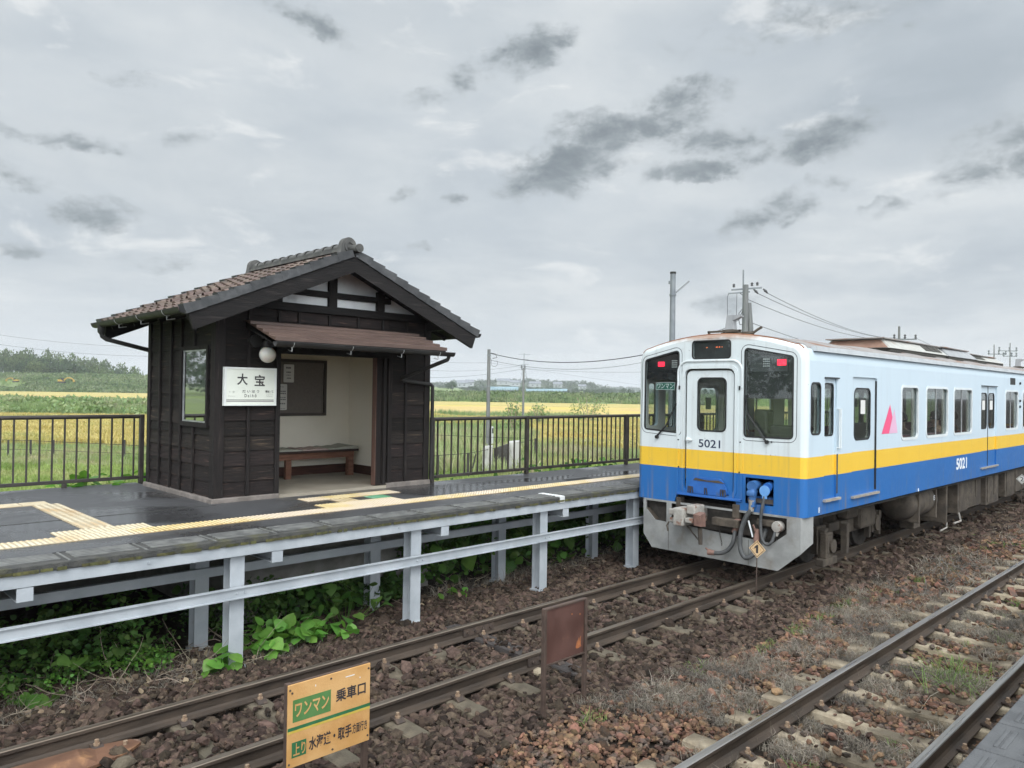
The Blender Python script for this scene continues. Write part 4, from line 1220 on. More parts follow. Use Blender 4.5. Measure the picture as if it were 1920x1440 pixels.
for x in (4.95, 6.0, 7.14):
    mb = MB(); mb.bev(x, x + .10, 11.18 if x > 7 else 11.215, 11.28, SZ - .03, 1.574 if x < 7 else 1.469, .004); mb.build("leg", m_bench, be)
def seat_mat(x0, x1, m, label, tl=0.0):
    t = MB(); n = 8; vs = []; 
    for j in range(3):
        for i in range(n + 1):
            x = x0 + (x1 - x0) * i / n
            sag = .008 * math.sin(i * 2.1) + .006 * math.sin(i * 5.3 + j) + tl * i / n
            y = (11.13, 11.4, 11.66)[j]
            vs.append((x, y, 1.611 + .022 + sag))
    k = n + 1
    t.raw(vs + [(v[0], v[1], 1.6115) for v in vs], [(j * k + i, j * k + i + 1, (j + 1) * k + i + 1, (j + 1) * k + i) for j in range(2) for i in range(n)] +
          [(i, 3 * k + i, 3 * k + i + 1, i + 1) for i in range(n)] + [(0, k, 4 * k, 3 * k), (k, 2 * k, 5 * k, 4 * k), (n, 3 * k + n, 4 * k + n, k + n), (k + n, 4 * k + n, 5 * k + n, 2 * k + n)])
    tag(t.build("seat_mat", m), label, "seat mat", "mats lying on the shelter's bench")
seat_mat(5.6, 6.25, m_mat1, "grey-green mat on the bench below the papers")
seat_mat(6.255, 6.73, m_mat2, "pinkish mat in the middle of the wooden bench")
seat_mat(6.735, 7.29, m_mat1, "grey-green mat at the corner end of the bench, its edge curling up", .035)
# ================================================================== diesel railcar
TX = 9.95                        # front plane
TY0, TY1 = 4.50, 7.235           # side planes
TC = (TY0 + TY1) / 2
TE = 30.0                        # far end
FZ = 1.17                        # floor

def paint_mat(name, dirt=0.25, front=False):
    m = bpy.data.materials.new(name); m.use_nodes = True
    nt = NT(m.node_tree); b = m.node_tree.nodes['Principled BSDF']
    co = nt.n('ShaderNodeTexCoord').outputs['Object']
    sp = nt.n('ShaderNodeSeparateXYZ'); nt.l(co, sp.inputs[0])
    z = sp.outputs[2]
    white = nt.mix(nt.noise(co, 1.5, 5), (0.50, 0.595, 0.66), (0.56, 0.645, 0.70)) if not front else nt.mix(nt.noise(co, 2.0, 6), (0.58, 0.63, 0.645), (0.66, 0.70, 0.70))  # side white bluer than the front: skylight tint put into its colour
    yel = nt.mix(nt.noise(co, 2.0, 5), (0.74, 0.45, 0.036), (0.78, 0.50, 0.054))
    blu = nt.mix(nt.noise(co, 1.2, 6), (0.016, 0.115, 0.345), (0.026, 0.140, 0.39))
    c = nt.mix(nt.math('GREATER_THAN', z, 1.507), blu, yel)
    c = nt.mix(nt.math('GREATER_THAN', z, 1.793), c, white)
    # grime: fine specks, vertical streaks, more near the bottom
    stre = nt.noise(nt.mapping(co, sc=(9, 9, 0.5)), 1.6, 6)
    low = nt.smooth(z, 1.5, 0.95)
    sk = nt.math('MULTIPLY', nt.smooth(stre, 0.50, 0.75), nt.math('ADD', nt.math('MULTIPLY', low, 0.60), dirt * 0.75), True)
    c = nt.mix(sk, c, (0.19, 0.165, 0.135))
    spk = nt.smooth(nt.noise(co, 26, 3, 0.5), 0.70, 0.78)
    c = nt.mix(nt.math('MULTIPLY', spk, dirt * (2.6 if front else 0.6), True), c, (0.12, 0.10, 0.085))
    blot = nt.smooth(nt.noise(co, 5.0, 6, 0.6), 0.62, 0.8)
    c = nt.mix(nt.math('MULTIPLY', blot, dirt * 1.3), c, (0.33, 0.29, 0.24))
    # rust bleeding from the roof edge
    rz = nt.math('ADD', z, nt.math('MULTIPLY', nt.noise(co, 7, 6), 0.12))
    rf_ = nt.smooth(rz, 3.44, 3.54)
    c = nt.mix(nt.math('MULTIPLY', rf_, 0.8), c, (0.26, 0.115, 0.045))
    nt.l(c, b.inputs['Base Color'])
    nt.l(nt.math('ADD', nt.math('MULTIPLY', nt.noise(co, 8, 5), 0.2), 0.28), b.inputs['Roughness'])
    b.inputs['Specular IOR Level'].default_value = 0.45
    bp = nt.n('ShaderNodeBump'); bp.inputs['Strength'].default_value = 0.12; bp.inputs['Distance'].default_value = 0.02
    nt.l(nt.noise(co, 2.2, 3), bp.inputs['Height']); nt.l(bp.outputs[0], b.inputs['Normal'])
    return m
m_side = paint_mat("skylit_striped_side_paint", 0.10)
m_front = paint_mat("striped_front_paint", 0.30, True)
m_whitep = mat("white_body_trim", (0.62, 0.66, 0.67), (0.68, 0.71, 0.71), 6, 0.4, c3=(0.5, 0.48, 0.43), s3=9, k3=(.6, .85))
m_bluep = mat("blue_body_trim", (0.02, 0.105, 0.36), (0.03, 0.13, 0.41), 6, 0.4, c3=(0.08, 0.10, 0.15), s3=9, k3=(.58, .85))
m_bluelight = mat("light_blue_cover_paint", (0.035, 0.115, 0.30), (0.06, 0.16, 0.37), 6, 0.4)
m_roofp = mat("rusty_grey_roof_paint", (0.23, 0.21, 0.20), (0.30, 0.28, 0.265), 3, 0.65, 0.85, bump=0.3, c3=(0.20, 0.10, 0.06), s3=1.6, k3=(.5, .68))
m_gutr = mat("grey_cant_rail", (0.42, 0.44, 0.45), (0.50, 0.52, 0.53), 4, 0.45)
m_black = mat("black_rubber", (0.012, 0.012, 0.013), (0.022, 0.022, 0.022), 20, 0.55)
m_gasket = mat("dark_seam_line", (0.05, 0.055, 0.06), rough=0.7)
m_twin = glass_mat("train_side_glass", (0.80, 0.84, 0.82), 1.3)
m_tfront = glass_mat("train_front_glass", (0.90, 0.93, 0.92), 1.3, 0.01)
m_inwall = mat("train_interior_panel", (0.52, 0.51, 0.48), (0.56, 0.55, 0.52), 3, 0.7)
m_inceil = mat("train_interior_ceiling", (0.70, 0.70, 0.68), (0.74, 0.74, 0.72), 3, 0.7)
m_infloor = mat("train_interior_floor", (0.12, 0.10, 0.085), (0.15, 0.13, 0.11), 8, 0.7)
m_seat = mat("train_seat_moquette", (0.14, 0.035, 0.04), (0.18, 0.05, 0.05), 40, 0.95)
m_curtain = mat("cream_curtain_cloth", (0.52, 0.49, 0.43), (0.58, 0.55, 0.49), 12, 0.9)
m_grime = mat("brown_brake_dust", (0.052, 0.041, 0.031), (0.100, 0.080, 0.060), 6, 0.88, bump=0.4, bscale=30, c3=(0.05, 0.04, 0.033), s3=3, k3=(.5, .7))
m_grimedk = mat("dark_underframe_grime", (0.030, 0.026, 0.022), (0.06, 0.05, 0.042), 6, 0.9, bump=0.4)
m_skirt = mat("scuffed_grey_guard_paint", (0.22, 0.22, 0.212), (0.30, 0.30, 0.288), 4, 0.6, 0.8, bump=0.15, c3=(0.17, 0.145, 0.12), s3=3.2, k3=(.52, .78))
m_coup = mat("rusty_pale_coupler_paint", (0.30, 0.275, 0.245), (0.37, 0.35, 0.315), 12, 0.7, bump=.4, c3=(0.20, 0.10, 0.065), s3=8, k3=(.54, .66))
m_hose = mat("grey_rubber_hose", (0.05, 0.052, 0.053), (0.085, 0.085, 0.085), 8, 0.6, bump=.3)
m_cock = mat("rusty_pink_cock", (0.17, 0.095, 0.075), (0.24, 0.14, 0.11), 14, 0.75, bump=.3)
m_led = glow("red_tail_lamp_light", (1.0, 0.02, 0.06), 1.6)
m_orange = glow("orange_display_light", (1.0, 0.25, 0.08), 0.9)
m_ledoff = mat("grey_lamp_lens", (0.45, 0.46, 0.46), (0.6, 0.6, 0.6), 30, 0.3)
m_darkglass = mat("dark_panel_behind_glass", (0.012, 0.013, 0.016), (0.02, 0.021, 0.025), 3, 0.25)
m_visor = mat("grey_lamp_housing", (0.045, 0.047, 0.052), (0.06, 0.062, 0.068), 3, 0.3)
m_sill = mat("bright_door_sill", (0.50, 0.45, 0.38), (0.42, 0.37, 0.31), 9, 0.4, metal=.4)
m_navy = mat("navy_number_paint", (0.012, 0.02, 0.055), rough=0.5)
m_pink = mat("pink_emblem_paint", (0.78, 0.09, 0.21), rough=0.45); m_pinkp = mat("pale_pink_emblem_paint", (0.70, 0.42, 0.56), rough=0.45)
m_wnum = mat("white_number_paint", (0.74, 0.76, 0.77), rough=0.5)
m_acw = mat("weathered_white_unit", (0.38, 0.375, 0.345), (0.45, 0.445, 0.41), 5, 0.6, c3=(0.26, 0.15, 0.09), s3=3, k3=(.58, .8))
m_acrust = mat("rust_brown_unit_side", (0.22, 0.125, 0.09), (0.27, 0.165, 0.12), 4, 0.75, bump=.2, c3=(0.34, 0.20, 0.14), s3=6)
m_acgrey = mat("grey_unit_side", (0.27, 0.275, 0.28), (0.33, 0.335, 0.34), 4, 0.65, c3=(0.22, 0.20, 0.17), s3=5, k3=(.6, .85))
m_grille = mat("dark_louvre", (0.03, 0.028, 0.024), (0.06, 0.055, 0.045), 20, 0.8)

tr = thing("railcar", (20.0, TC, 0), "white, yellow and blue railcar standing at the platform, its flat front towards the viewer", "train")
fF = lambda x: (lambda u, v, w: (x + w, u, v))            # front view: u = Y, v = Z, depth runs inwards
fS = lambda y, s=1: (lambda u, v, w: (u, y + s * w, v))   # side view: u = X, v = Z

# ---- body profile across the car: up the near side, over the roof, down the far side
def arch(y, zs=3.335, zc=3.515):
    h = (TY1 - TY0) / 2 - .16
    q = min(1.0, abs(y - TC) / h)
    return zc - (zc - zs) * q ** 2.1
PROF = [(TY0, .985), (TY0, 2.2), (TY0, 3.10)]
for i in range(1, 7):
    t = math.pi / 2 * i / 6
    PROF.append((TY0 + .16 - .16 * math.cos(t), 3.10 + (arch(TY0 + .16) - 3.10) * math.sin(t)))
half_arch = [TY0 + .16 + (TC - TY0 - .16) * i / 8 for i in range(1, 9)]
PROF += [(y, arch(y)) for y in half_arch]
PROF = PROF + [(2 * TC - y, z) for (y, z) in reversed(PROF[:-1])]
def inset(d):
    out = []
    for (y, z) in PROF:
        yy = TC + (y - TC) * (1 - d / ((TY1 - TY0) / 2)); zz = z if z < 3.0 else z - d * 0.8 * min(1, (z - 2.9) / .4)
        out.append((yy, zz))
    return out

# ---- front
door_l = rpoly([(5.545, FZ - .01), (6.385, FZ - .01), (6.385, 3.005), (5.545, 3.005)], .12)
LW = [(6.485, 2.035), (7.105, 2.07), (7.10, 3.15), (6.49, 3.285)]
RW = [(4.685, 2.04), (5.395, 2.035), (5.395, 3.29), (4.685, 3.155)]
LWl, RWl = rpoly(LW, .055), rpoly(RW, .055)
disp = rrect(5.625, 6.255, 3.155, 3.415, .045)
jack = [(4.95, 1.10), (5.36, 1.10), (5.36, 1.455), (4.95, 1.455)]
f_out = inset(.075)
k0 = [p for p in f_out]
outer = [(f_out[0][0], .985), (5.48, .985), (5.52, 1.10), (6.50, 1.10), (6.54, .985), (f_out[-1][0], .985)]
loop = outer + [p for p in reversed(f_out[1:-1])]
mb = MB()
mb.panel(loop, [door_l, LWl, RWl, disp, jack], .045, fF(TX))
# rounded front corners and brow
rings = [(f_out, TX), (inset(.030), TX + .016), (inset(.008), TX + .048), (inset(0), TX + .10)]
vs, fs = [], []; n = len(PROF)
for (pr, x) in rings: vs += [(x, y, z) for (y, z) in pr]
for r in range(len(rings) - 1):
    for i in range(n - 1): fs.append((r * n + i, r * n + i + 1, (r + 1) * n + i + 1, (r + 1) * n + i))
mb.raw(vs, fs)
front = mb.build("front", m_front, tr, smooth=True)

# ---- sides with window openings
def side_holes():
    H = {}
    H['win_small'] = rrect(10.10, 10.40, 2.10, 2.80, .07)
    H['cab_door'] = [(10.53, 1.19), (10.945, 1.19), (10.945, 2.87), (10.53, 2.87)]
    H['door1'] = rpoly([(11.50, 1.155), (12.46, 1.155), (12.46, 2.915), (11.50, 2.915)], .05)
    H['w1'] = rrect(13.55, 14.36, 1.93, 2.80, .09); H['w2'] = rrect(14.80, 16.02, 1.93, 2.80, .09); H['w3'] = rrect(16.40, 17.60, 1.93, 2.80, .09)
    H['door2'] = [(18.28, 1.175), (19.50, 1.175), (19.50, 2.885), (18.28, 2.885)]
    H['w4'] = rrect(20.25, 21.40, 1.93, 2.80, .09); H['w5'] = rrect(21.85, 23.05, 1.93, 2.80, .09); H['w6'] = rrect(23.5, 24.7, 1.93, 2.80, .09)
    H['door3'] = [(25.6, 1.175), (26.8, 1.175), (26.8, 2.885), (25.6, 2.885)]
    H['w7'] = rrect(27.4, 28.4, 1.93, 2.80, .09)
    return H
HS = side_holes()
for (y, s) in ((TY0, 1), (TY1, -1)):
    mb = MB()
    mb.panel([(TX + .10, .985), (TE, .985), (TE, 3.10), (TX + .10, 3.10)], list(HS.values()), .05, fS(y, s))
    mb.build("side", m_side, tr)
# ---- roof and shoulder
mb = MB(); pr = PROF[2:-2]; n = len(pr)
for j, (ra, rb) in enumerate(((TX + .10, 11.0), (11.0, TE))):
    mb.raw([(ra, y, z) for y, z in pr] + [(rb, y, z) for y, z in pr], [(i, i + 1, n + i + 1, n + i) for i in range(n - 1)])
rfo = mb.build("shoulder", m_side, tr, smooth=True)
mb = MB(); pr = [(y, z + .006) for y, z in PROF[5:-5]]; n = len(pr)
mb.raw([(TX + .13, y, z) for y, z in pr] + [(TE, y, z) for y, z in pr], [(i, i + 1, n + i + 1, n + i) for i in range(n - 1)])
roof_t = mb.build("roof", m_roofp, tr, smooth=True)
for k in range(9):   # low ribs across the roof
    mb = MB(); x = 11.6 + k * 2.05
    mb.raw([(x + dx_, y, z + .006 + dz_) for dx_, dz_ in ((-.03, 0), (0, .018), (.03, 0)) for y, z in PROF[5:-5]], [(r * n + i, r * n + i + 1, (r + 1) * n + i + 1, (r + 1) * n + i) for r in range(2) for i in range(n - 1)])
    mb.build("rib", m_roofp, roof_t)
for (y, s) in ((TY0, -1), (TY1, 1)):
    mb = MB()
    mb.hexa([(TX + .25, y + s * .028, 3.235), (TE, y + s * .028, 3.235), (TE, y - s * .03, 3.235), (TX + .25, y - s * .03, 3.235), (TX + .25, y + s * .022, 3.305), (TE, y + s * .022, 3.305), (TE, y - s * .09, 3.305), (TX + .25, y - s * .09, 3.305)])
    mb.build("cant_rail", m_gutr, tr)
mb = MB(); mb.panel([(TY0 + .02, .985), (TY1 - .02, .985), (TY1 - .02, 3.2), (TC, 3.5), (TY0 + .02, 3.2)], [], .02, fF(TE - .02)); mb.build("rear_end", m_side, tr)
# rust line along the roof edge of the front
mb = MB(); a = [(y, z) for y, z in inset(.012) if z > 3.22]
mb.tube([(TX + .05, y, z + .004) for y, z in a], .011, 6); mb.build("roof_edge", mat("rusty_roof_edge", (0.20, 0.075, 0.035), (0.30, 0.14, 0.07), 9, 0.8), tr)

# ---- interior shell
mb = MB()
mb.panel([(TX + .06, FZ + .02), (TE - .1, FZ + .02), (TE - .1, 3.12), (TX + .06, 3.12)], [rrect(*q) for q in ((10.11, 10.39, 2.11, 2.79, .07), (10.58, 10.90, 2.07, 2.80, .05), (11.64, 12.26, 1.97, 2.75, .1), (13.56, 14.35, 1.94, 2.79, .09), (14.81, 16.01, 1.94, 2.79, .09), (16.41, 17.59, 1.94, 2.79, .09),
          (18.36, 18.82, 1.98, 2.74, .1), (18.95, 19.42, 1.98, 2.74, .1), (20.26, 21.39, 1.94, 2.79, .09), (21.86, 23.04, 1.94, 2.79, .09), (23.51, 24.69, 1.94, 2.79, .09), (27.41, 28.39, 1.94, 2.79, .09))], .012, fS(TY0 + .075, 1))
q0 = list(mb.f); nv = len(mb.v)
mb.raw([(v[0], 2 * TC - v[1], v[2]) for v in mb.v[:nv]], q0)
mb.build("inner_wall", m_inwall, tr)
mb = MB(); mb.box(TX + .06, TE - .05, TY0 + .09, TY1 - .09, FZ - .06, FZ); mb.build("inner_floor", m_infloor, tr)
mb = MB(); mb.box(TX + .06, TE - .05, TY0 + .09, TY1 - .09, 3.12, 3.14); mb.build("inner_ceiling", m_inceil, tr)
# cab partition with openings, desk, seat
mb = MB(); mb.panel([(TY0 + .09, FZ), (5.40, FZ), (5.40, 3.12), (TY0 + .09, 3.12)], [[(4.70, 2.05), (5.15, 2.05), (5.15, 2.75), (4.70, 2.75)]], .04, fF(11.30)); mb.panel([(6.50, FZ), (TY1 - .09, FZ), (TY1 - .09, 3.12), (6.50, 3.12)], [[(6.58, 2.0), (7.06, 2.0), (7.06, 2.8), (6.58, 2.8)]], .04, fF(11.30)); mb.box(11.30, 11.34, 5.401, 6.499, 2.92, 3.12)
mb.build("partition", m_inwall, tr)
mb = MB(); mb.hexa([(TX + .10, 4.62, 1.2), (10.5, 4.62, 1.2), (10.5, 5.38, 1.2), (TX + .10, 5.38, 1.2), (TX + .10, 4.62, 2.10), (10.35, 4.62, 2.04), (10.35, 5.38, 2.04), (TX + .10, 5.38, 2.10)]); mb.bev(10.12, 10.4, 4.72, 5.10, 2.08, 2.20, .02); mb.bev(10.15, 10.35, 5.15, 5.36, 2.05, 2.42, .03)
mb.build("driving_desk", m_black, tr)
mb = MB(); mb.bev(10.75, 11.15, 4.75, 5.15, 1.62, 1.70, .03); mb.bev(11.08, 11.16, 4.75, 5.15, 1.70, 2.15, .03); mb.cyl((10.95, 4.95, FZ), (10.95, 4.95, 1.62), .05); mb.build("driver_seat", m_black, tr)
for (y0, y1, back) in ((TY0 + .10, TY0 + .58, TY0 + .10), (TY1 - .58, TY1 - .10, TY1 - .20)):
    for (xa, xb) in ((12.75, 18.05), (19.75, 25.4)):
        mb = MB(); mb.bev(xa, xb, y0, y1, FZ + .28, FZ + .43, .03); mb.bev(xa, xb, back, back + .10, FZ + .44, FZ + .80, .03); mb.build("bench_seat", m_seat, tr)
for x in (11.6, 12.62, 18.15, 19.62):
    for y in (TY0 + .62, TY1 - .62):
        mb = MB(); mb.cyl((x, y, FZ), (x, y, 3.12), .016, n=8); mb.build("pole", m_bracket, tr)
for y in (TY0 + .55, TY1 - .55):
    mb = MB(); mb.cyl((12.7, y, 2.92), (18.1, y, 2.92), .014, n=6)
    for k in range(16):
        x = 12.9 + k * .33
        mb.bar((x, y, 2.91), (x, y, 2.76), .015, .003)
        mb.tube([(x + .045 * math.cos(t), y, 2.72 + .045 * math.sin(t)) for t in [2 * math.pi * i / 12 for i in range(13)]], .008, 5, caps=False)
    mb.build("hand_straps", m_inceil, tr)

# ---- windscreens
for nm, lp_ in (("windscreen", LWl), ("windscreen", RWl)):
    mb = MB(); mb.panel(lp_, [], .006, fF(TX + .012)); ws = mb.build("windscreen", m_tfront, tr)
    g = grow(lp_, .052); g2 = grow(lp_, .060)
    mb = MB(); mb.panel(g2, [g], .003, fF(TX - .002)); mb.build("seam", m_gasket, ws)
    mb = MB(); mb.panel(grow(lp_, .012), [grow(lp_, -.010)], .016, fF(TX - .004)); mb.build("rubber", m_black, ws)
# dark head panels with lamps behind the glass
mb = MB(); mb.panel([(6.497, 2.835), (7.095, 2.845), (7.09, 3.14), (6.495, 3.27)], [], .006, fF(TX + .03)); mb.build("lamp_panel", m_darkglass, tr)
mb = MB(); mb.panel([(4.695, 2.575), (5.385, 2.575), (5.385, 3.28), (4.695, 3.148)], [], .006, fF(TX + .034)); mb.build("lamp_panel", m_darkglass, tr)
mb = MB(); mb.panel(rpoly([(4.775, 2.955), (5.325, 2.955), (5.325, 3.205), (4.775, 3.145)], .03), [], .005, fF(TX + .026)); mb.build("lamp_housing", m_visor, tr)
def lamp(y0, y1, z0, z1):
    mb = MB(); mb.bev(TX + .019, TX + .027, y0, y1, z0, z1, .003); mb.build("tail_lamp", m_led, tr)
lamp(4.795, 4.925, 3.035, 3.12); lamp(6.765, 6.885, 3.045, 3.12)
def dots(y0, z0, n_):
    mb = MB()
    for i in range(4):
        for j in range(4): mb.cyl((TX + .0195, y0 + i * .026, z0 + j * .032), (TX + .028, y0 + i * .026, z0 + j * .032), .010, n=8)
    mb.build("headlamp", m_ledoff, tr)
dots(5.045, 3.03, 4); dots(6.545, 3.035, 4)
# ワンマン plate in the left windscreen
mb = MB(); mb.panel(rrect(6.575, 6.925, 2.685, 2.80, .006), [], .006, fF(TX + .030)); wp = mb.build("service_plate", mat("green_service_plate", (0.015, 0.13, 0.095), rough=0.5), tr)
mb = MB(); mb.panel(rrect(6.575, 6.925, 2.685, 2.80, .006), [rrect(6.583, 6.917, 2.692, 2.793, .005)], .002, fF(TX + .0275)); mb.build("border", m_wnum, wp)
text("lettering", "ワンマン", .30, .080, lambda u, v, w: (TX + .0272, 6.90 - u, 2.703 + v), m_wnum, wp, .018)
# destination display
mb = MB(); mb.panel(disp, [], .006, fF(TX + .012)); dg_ = mb.build("display_glass", m_tfront, tr)
mb = MB(); mb.panel(rrect(5.60, 6.28, 3.13, 3.44, .02), [], .004, fF(TX + .05)); mb.build("display_back", mat("dark_display", (0.03, 0.032, 0.034), (0.045, 0.047, 0.05), 6, 0.5), dg_)
mb = MB()
for y, z in ((6.045, 3.315), (6.035, 3.320), (5.885, 3.318), (5.868, 3.318), (5.872, 3.323), (5.835, 3.318), (5.828, 3.322), (5.79, 3.32)): mb.box(TX + .046, TX + .049, y - .006, y + .006, z - .006, z + .006)
mb.build("display_dots", m_orange, dg_)
mb = MB(); mb.panel(grow(disp, .010), [grow(disp, -.008)], .014, fF(TX - .004)); mb.build("rubber", m_black, dg_)

# ---- gangway door in the front
dwin = rrect(5.70, 6.165, 2.085, 2.865, .075)
mb = MB(); mb.panel([(5.575, FZ), (6.355, FZ), (6.355, 2.975), (5.575, 2.975)][0:2] + rpoly([(5.575, FZ), (6.355, FZ), (6.355, 2.975), (5.575, 2.975)], .10)[12:24], [dwin], .03, fF(TX + .022))
fd = mb.build("front_door", m_front, tr)
mb = MB(); mb.panel(dwin, [], .006, fF(TX + .032)); mb.build("pane", m_tfront, fd)
mb = MB(); mb.panel(grow(dwin, .010), [grow(dwin, -.012)], .012, fF(TX + .016)); mb.build("rubber", m_black, fd)
mb = MB(); mb.bev(TX - .018, TX + .022, 6.255, 6.345, 1.925, 1.95, .005); mb.bev(TX - .0, TX + .022, 6.30, 6.35, 1.90, 1.975, .004); mb.build("handle", m_whitep, fd)
text("number", "5021", .36, .118, lambda u, v, w: (TX + .0195, 6.145 - u, 1.838 + v), m_navy, fd, .012)
# door frame and raised arch
fr_o = rpoly([(5.50, 1.12), (6.43, 1.12), (6.43, 3.055), (5.50, 3.055)], .15)
mb = MB(); mb.panel(fr_o, [grow(door_l, -.001)], .012, fF(TX - .012)); mb.build("door_frame", m_front, tr)
mb = MB(); pts = [(5.435, 2.72), (5.435, 2.95)] + [(5.60 - .165 * math.cos(t), 2.955 + .165 * math.sin(t)) for t in [math.pi / 2 * i / 6 for i in range(7)]] + [(6.33 + .165 * math.sin(t), 2.955 + .165 * math.cos(t)) for t in [math.pi / 2 * i / 6 for i in range(7)]] + [(6.495, 2.72)]
mb.tube([(TX - .006, y, z) for y, z in pts], .017, 6); mb.build("rain_strip", m_whitep, tr, smooth=True)
for y in (5.435, 6.495):
    mb = MB(); mb.box(TX - .010, TX + .0, y - .022, y + .022, 1.13, 2.74); mb.build("door_post", m_front, tr)
mb = MB()
for y, z in ((5.47, 2.72), (6.47, 2.72)): mb.box(TX - .016, TX - .008, y - .012, y + .012, z - .03, z + .03)
for y, z in ((5.45, 1.95), (6.48, 1.93), (6.47, 1.52), (5.46, 1.52), (4.98, 1.98)): mb.cyl((TX - .014, y, z), (TX - .002, y, z), .012, n=8)
mb.build("plug", m_black, tr)
# gangway bridge plate with clips
mb = MB(); mb.panel(rpoly([(5.60, 1.155), (6.33, 1.155), (6.20, 1.40), (5.73, 1.40)], .09), [], .03, fF(TX - .028)); bp_ = mb.build("bridge_plate", m_bluep, tr)
mb = MB(); mb.panel([(5.66, 1.335), (6.20, 1.345), (6.16, 1.385), (5.97, 1.36), (5.78, 1.375)], [], .004, fF(TX - .034)); mb.build("worn_patch", m_grime, bp_)
for y in (5.70, 5.98, 6.24):
    for dy in (-.022, .022) if y != 5.98 else (0,):
        mb = MB(); mb.tube([(TX - .035, y + dy - .02, 1.155), (TX - .045, y + dy - .012, 1.25), (TX - .045, y + dy + .012, 1.25), (TX - .035, y + dy + .02, 1.155)], .008, 6); mb.build("clip", m_grimedk, bp_)
mb = MB(); mb.bev(TX - .045, TX + .0, 5.42, 6.48, 1.105, 1.14, .006); mb.build("foot_plate", m_bluep, tr)

# ---- wipers
def wiper(p0, p1, q0, q1):
    mb = MB(); a, b = Vector(p0), Vector(p1)
    mb.tube([a, b], .008, 6); mb.tube([a + Vector((0, .022, .0)), b + Vector((0, .012, .0))], .006, 6); mb.bar(q0, q1, .012, .016)
    mb.lathe([(.028, 0), (.028, .03), (.015, .045)], (p0[0] - .01, p0[1], p0[2]), 10, 'X')
    mb.build("wiper", m_black, tr)
wiper((TX - .03, 6.86, 1.955), (TX - .025, 6.66, 2.16), (TX - .012, 6.72, 2.10), (TX - .012, 6.52, 2.48))
wiper((TX - .03, 5.04, 1.975), (TX - .025, 5.32, 2.35), (TX - .012, 5.32, 2.06), (TX - .012, 5.37, 2.62))

# ---- jumper sockets in the blue recess, with cables
mb = MB()
mb.panel([(4.95, 1.10), (5.36, 1.10), (5.36, 1.455), (4.95, 1.455)], [], .004, fF(TX + .10))
mb.box(TX + .0, TX + .10, 4.945, 4.95, 1.10, 1.455); mb.box(TX, TX + .10, 5.36, 5.365, 1.10, 1.455); mb.box(TX, TX + .1, 4.95, 5.36, 1.455, 1.46); mb.box(TX, TX + .1, 4.95, 5.36, 1.095, 1.10)
mb.build("jumper_recess", m_bluep, tr)
mb = MB(); mb.cyl((TX + .08, 5.235, 1.36), (TX - .07, 5.235, 1.345), .070, .076, 18); mb.cyl((TX - .02, 5.235, 1.30), (TX - .045, 5.235, 1.18), .062, .050, 14); mb.bev(TX - .11, TX - .06, 5.17, 5.30, 1.21, 1.29, .02); mb.cyl((TX - .045, 5.235, 1.20), (TX - .045, 5.235, 1.06), .05, .04, 12)
j1 = mb.build("jumper_plug", m_bluelight, tr, smooth=True)
mb = MB(); mb.cyl((TX - .047, 5.235, 1.16), (TX - .047, 5.25, 1.00), .047, .035, 12); mb.build("collar", m_coup, j1, smooth=True)
mb = MB(); mb.cyl((TX + .08, 5.03, 1.36), (TX - .03, 5.03, 1.345), .062, .066, 16)
j2 = mb.build("jumper_socket", m_bluep, tr, smooth=True)
mb = MB(); mb.cyl((TX - .035, 5.055, 1.30), (TX - .052, 5.055, 1.30), .074, .074, 22); mb.bev(TX - .05, TX - .036, 5.02, 5.09, 1.19, 1.23, .004); mb.build("lid", mat("pale_blue_lid_paint", (0.12, 0.30, 0.62), (0.16, 0.35, 0.66), 9, .4), j2)
def hose(pts, r, name="jumper_cable", m=None, n_=40):
    P = [Vector(p) for p in pts]; out = []
    P = [P[0]] + P + [P[-1]]
    for i in range(1, len(P) - 2):
        for k in range(8):
            t = k / 8
            a, b, c, d = P[i - 1], P[i], P[i + 1], P[i + 2]
            out.append(0.5 * ((2 * b) + (c - a) * t + (2 * a - 5 * b + 4 * c - d) * t * t + (3 * b - a - 3 * c + d) * t ** 3))
    out.append(P[-2])
    mb = MB(); mb.tube(out, r, 10)
    return mb.build(name, m or m_hose, tr, smooth=True)
hose([(TX - .05, 5.25, 1.02), (TX - .09, 5.33, .86), (TX - .12, 5.37, .66), (TX - .13, 5.36, .46), (TX - .14, 5.28, .36), (TX - .10, 5.18, .42), (TX + .02, 5.12, .60), (TX + .1, 5.1, .75)], .034)
hose([(TX - .03, 5.06, 1.23), (TX - .06, 5.09, 1.02), (TX - .06, 5.10, .82), (TX - .07, 5.07, .64), (TX - .08, 5.0, .575), (TX - .07, 4.93, .62), (TX - .03, 4.905, .74), (TX + .0, 4.91, .80)], .021)

# ---- front guard plate
def gy(px, py):
    p = CAM + (CM @ Vector(((px - 960) / FPX, (720 - py) / FPX, -1))) * ((TX) / (CM @ Vector(((px - 960) / FPX, (720 - py) / FPX, -1))).x)
    return (p.y, p.z)
out_ = [(7.10, .984), (7.09, .43), (6.93, .235), (4.87, .225), (4.55, .50), (4.55, .984)]
h1 = [(6.67, .955), (6.67, .655), (6.88, .665), (7.045, .82), (7.045, .955)]
h2 = [(4.745, .955), (4.745, .745), (4.95, .585), (5.24, .60), (6.585, .66), (6.585, .955)]
mb = MB(); mb.panel(out_[::-1], [h1, h2], .02, fF(TX - .015))
sk = mb.build("front_guard", m_skirt, tr)
mb = MB()
mb.hexa([(TX - .013, 4.55, .50), (TX + .26, 4.50, .62), (TX + .26, 4.512, .62), (TX - .013, 4.562, .50), (TX - .013, 4.55, .984), (TX + .26, 4.50, .984), (TX + .26, 4.512, .984), (TX - .013, 4.562, .984)])
mb.build("wing", m_skirt, sk)
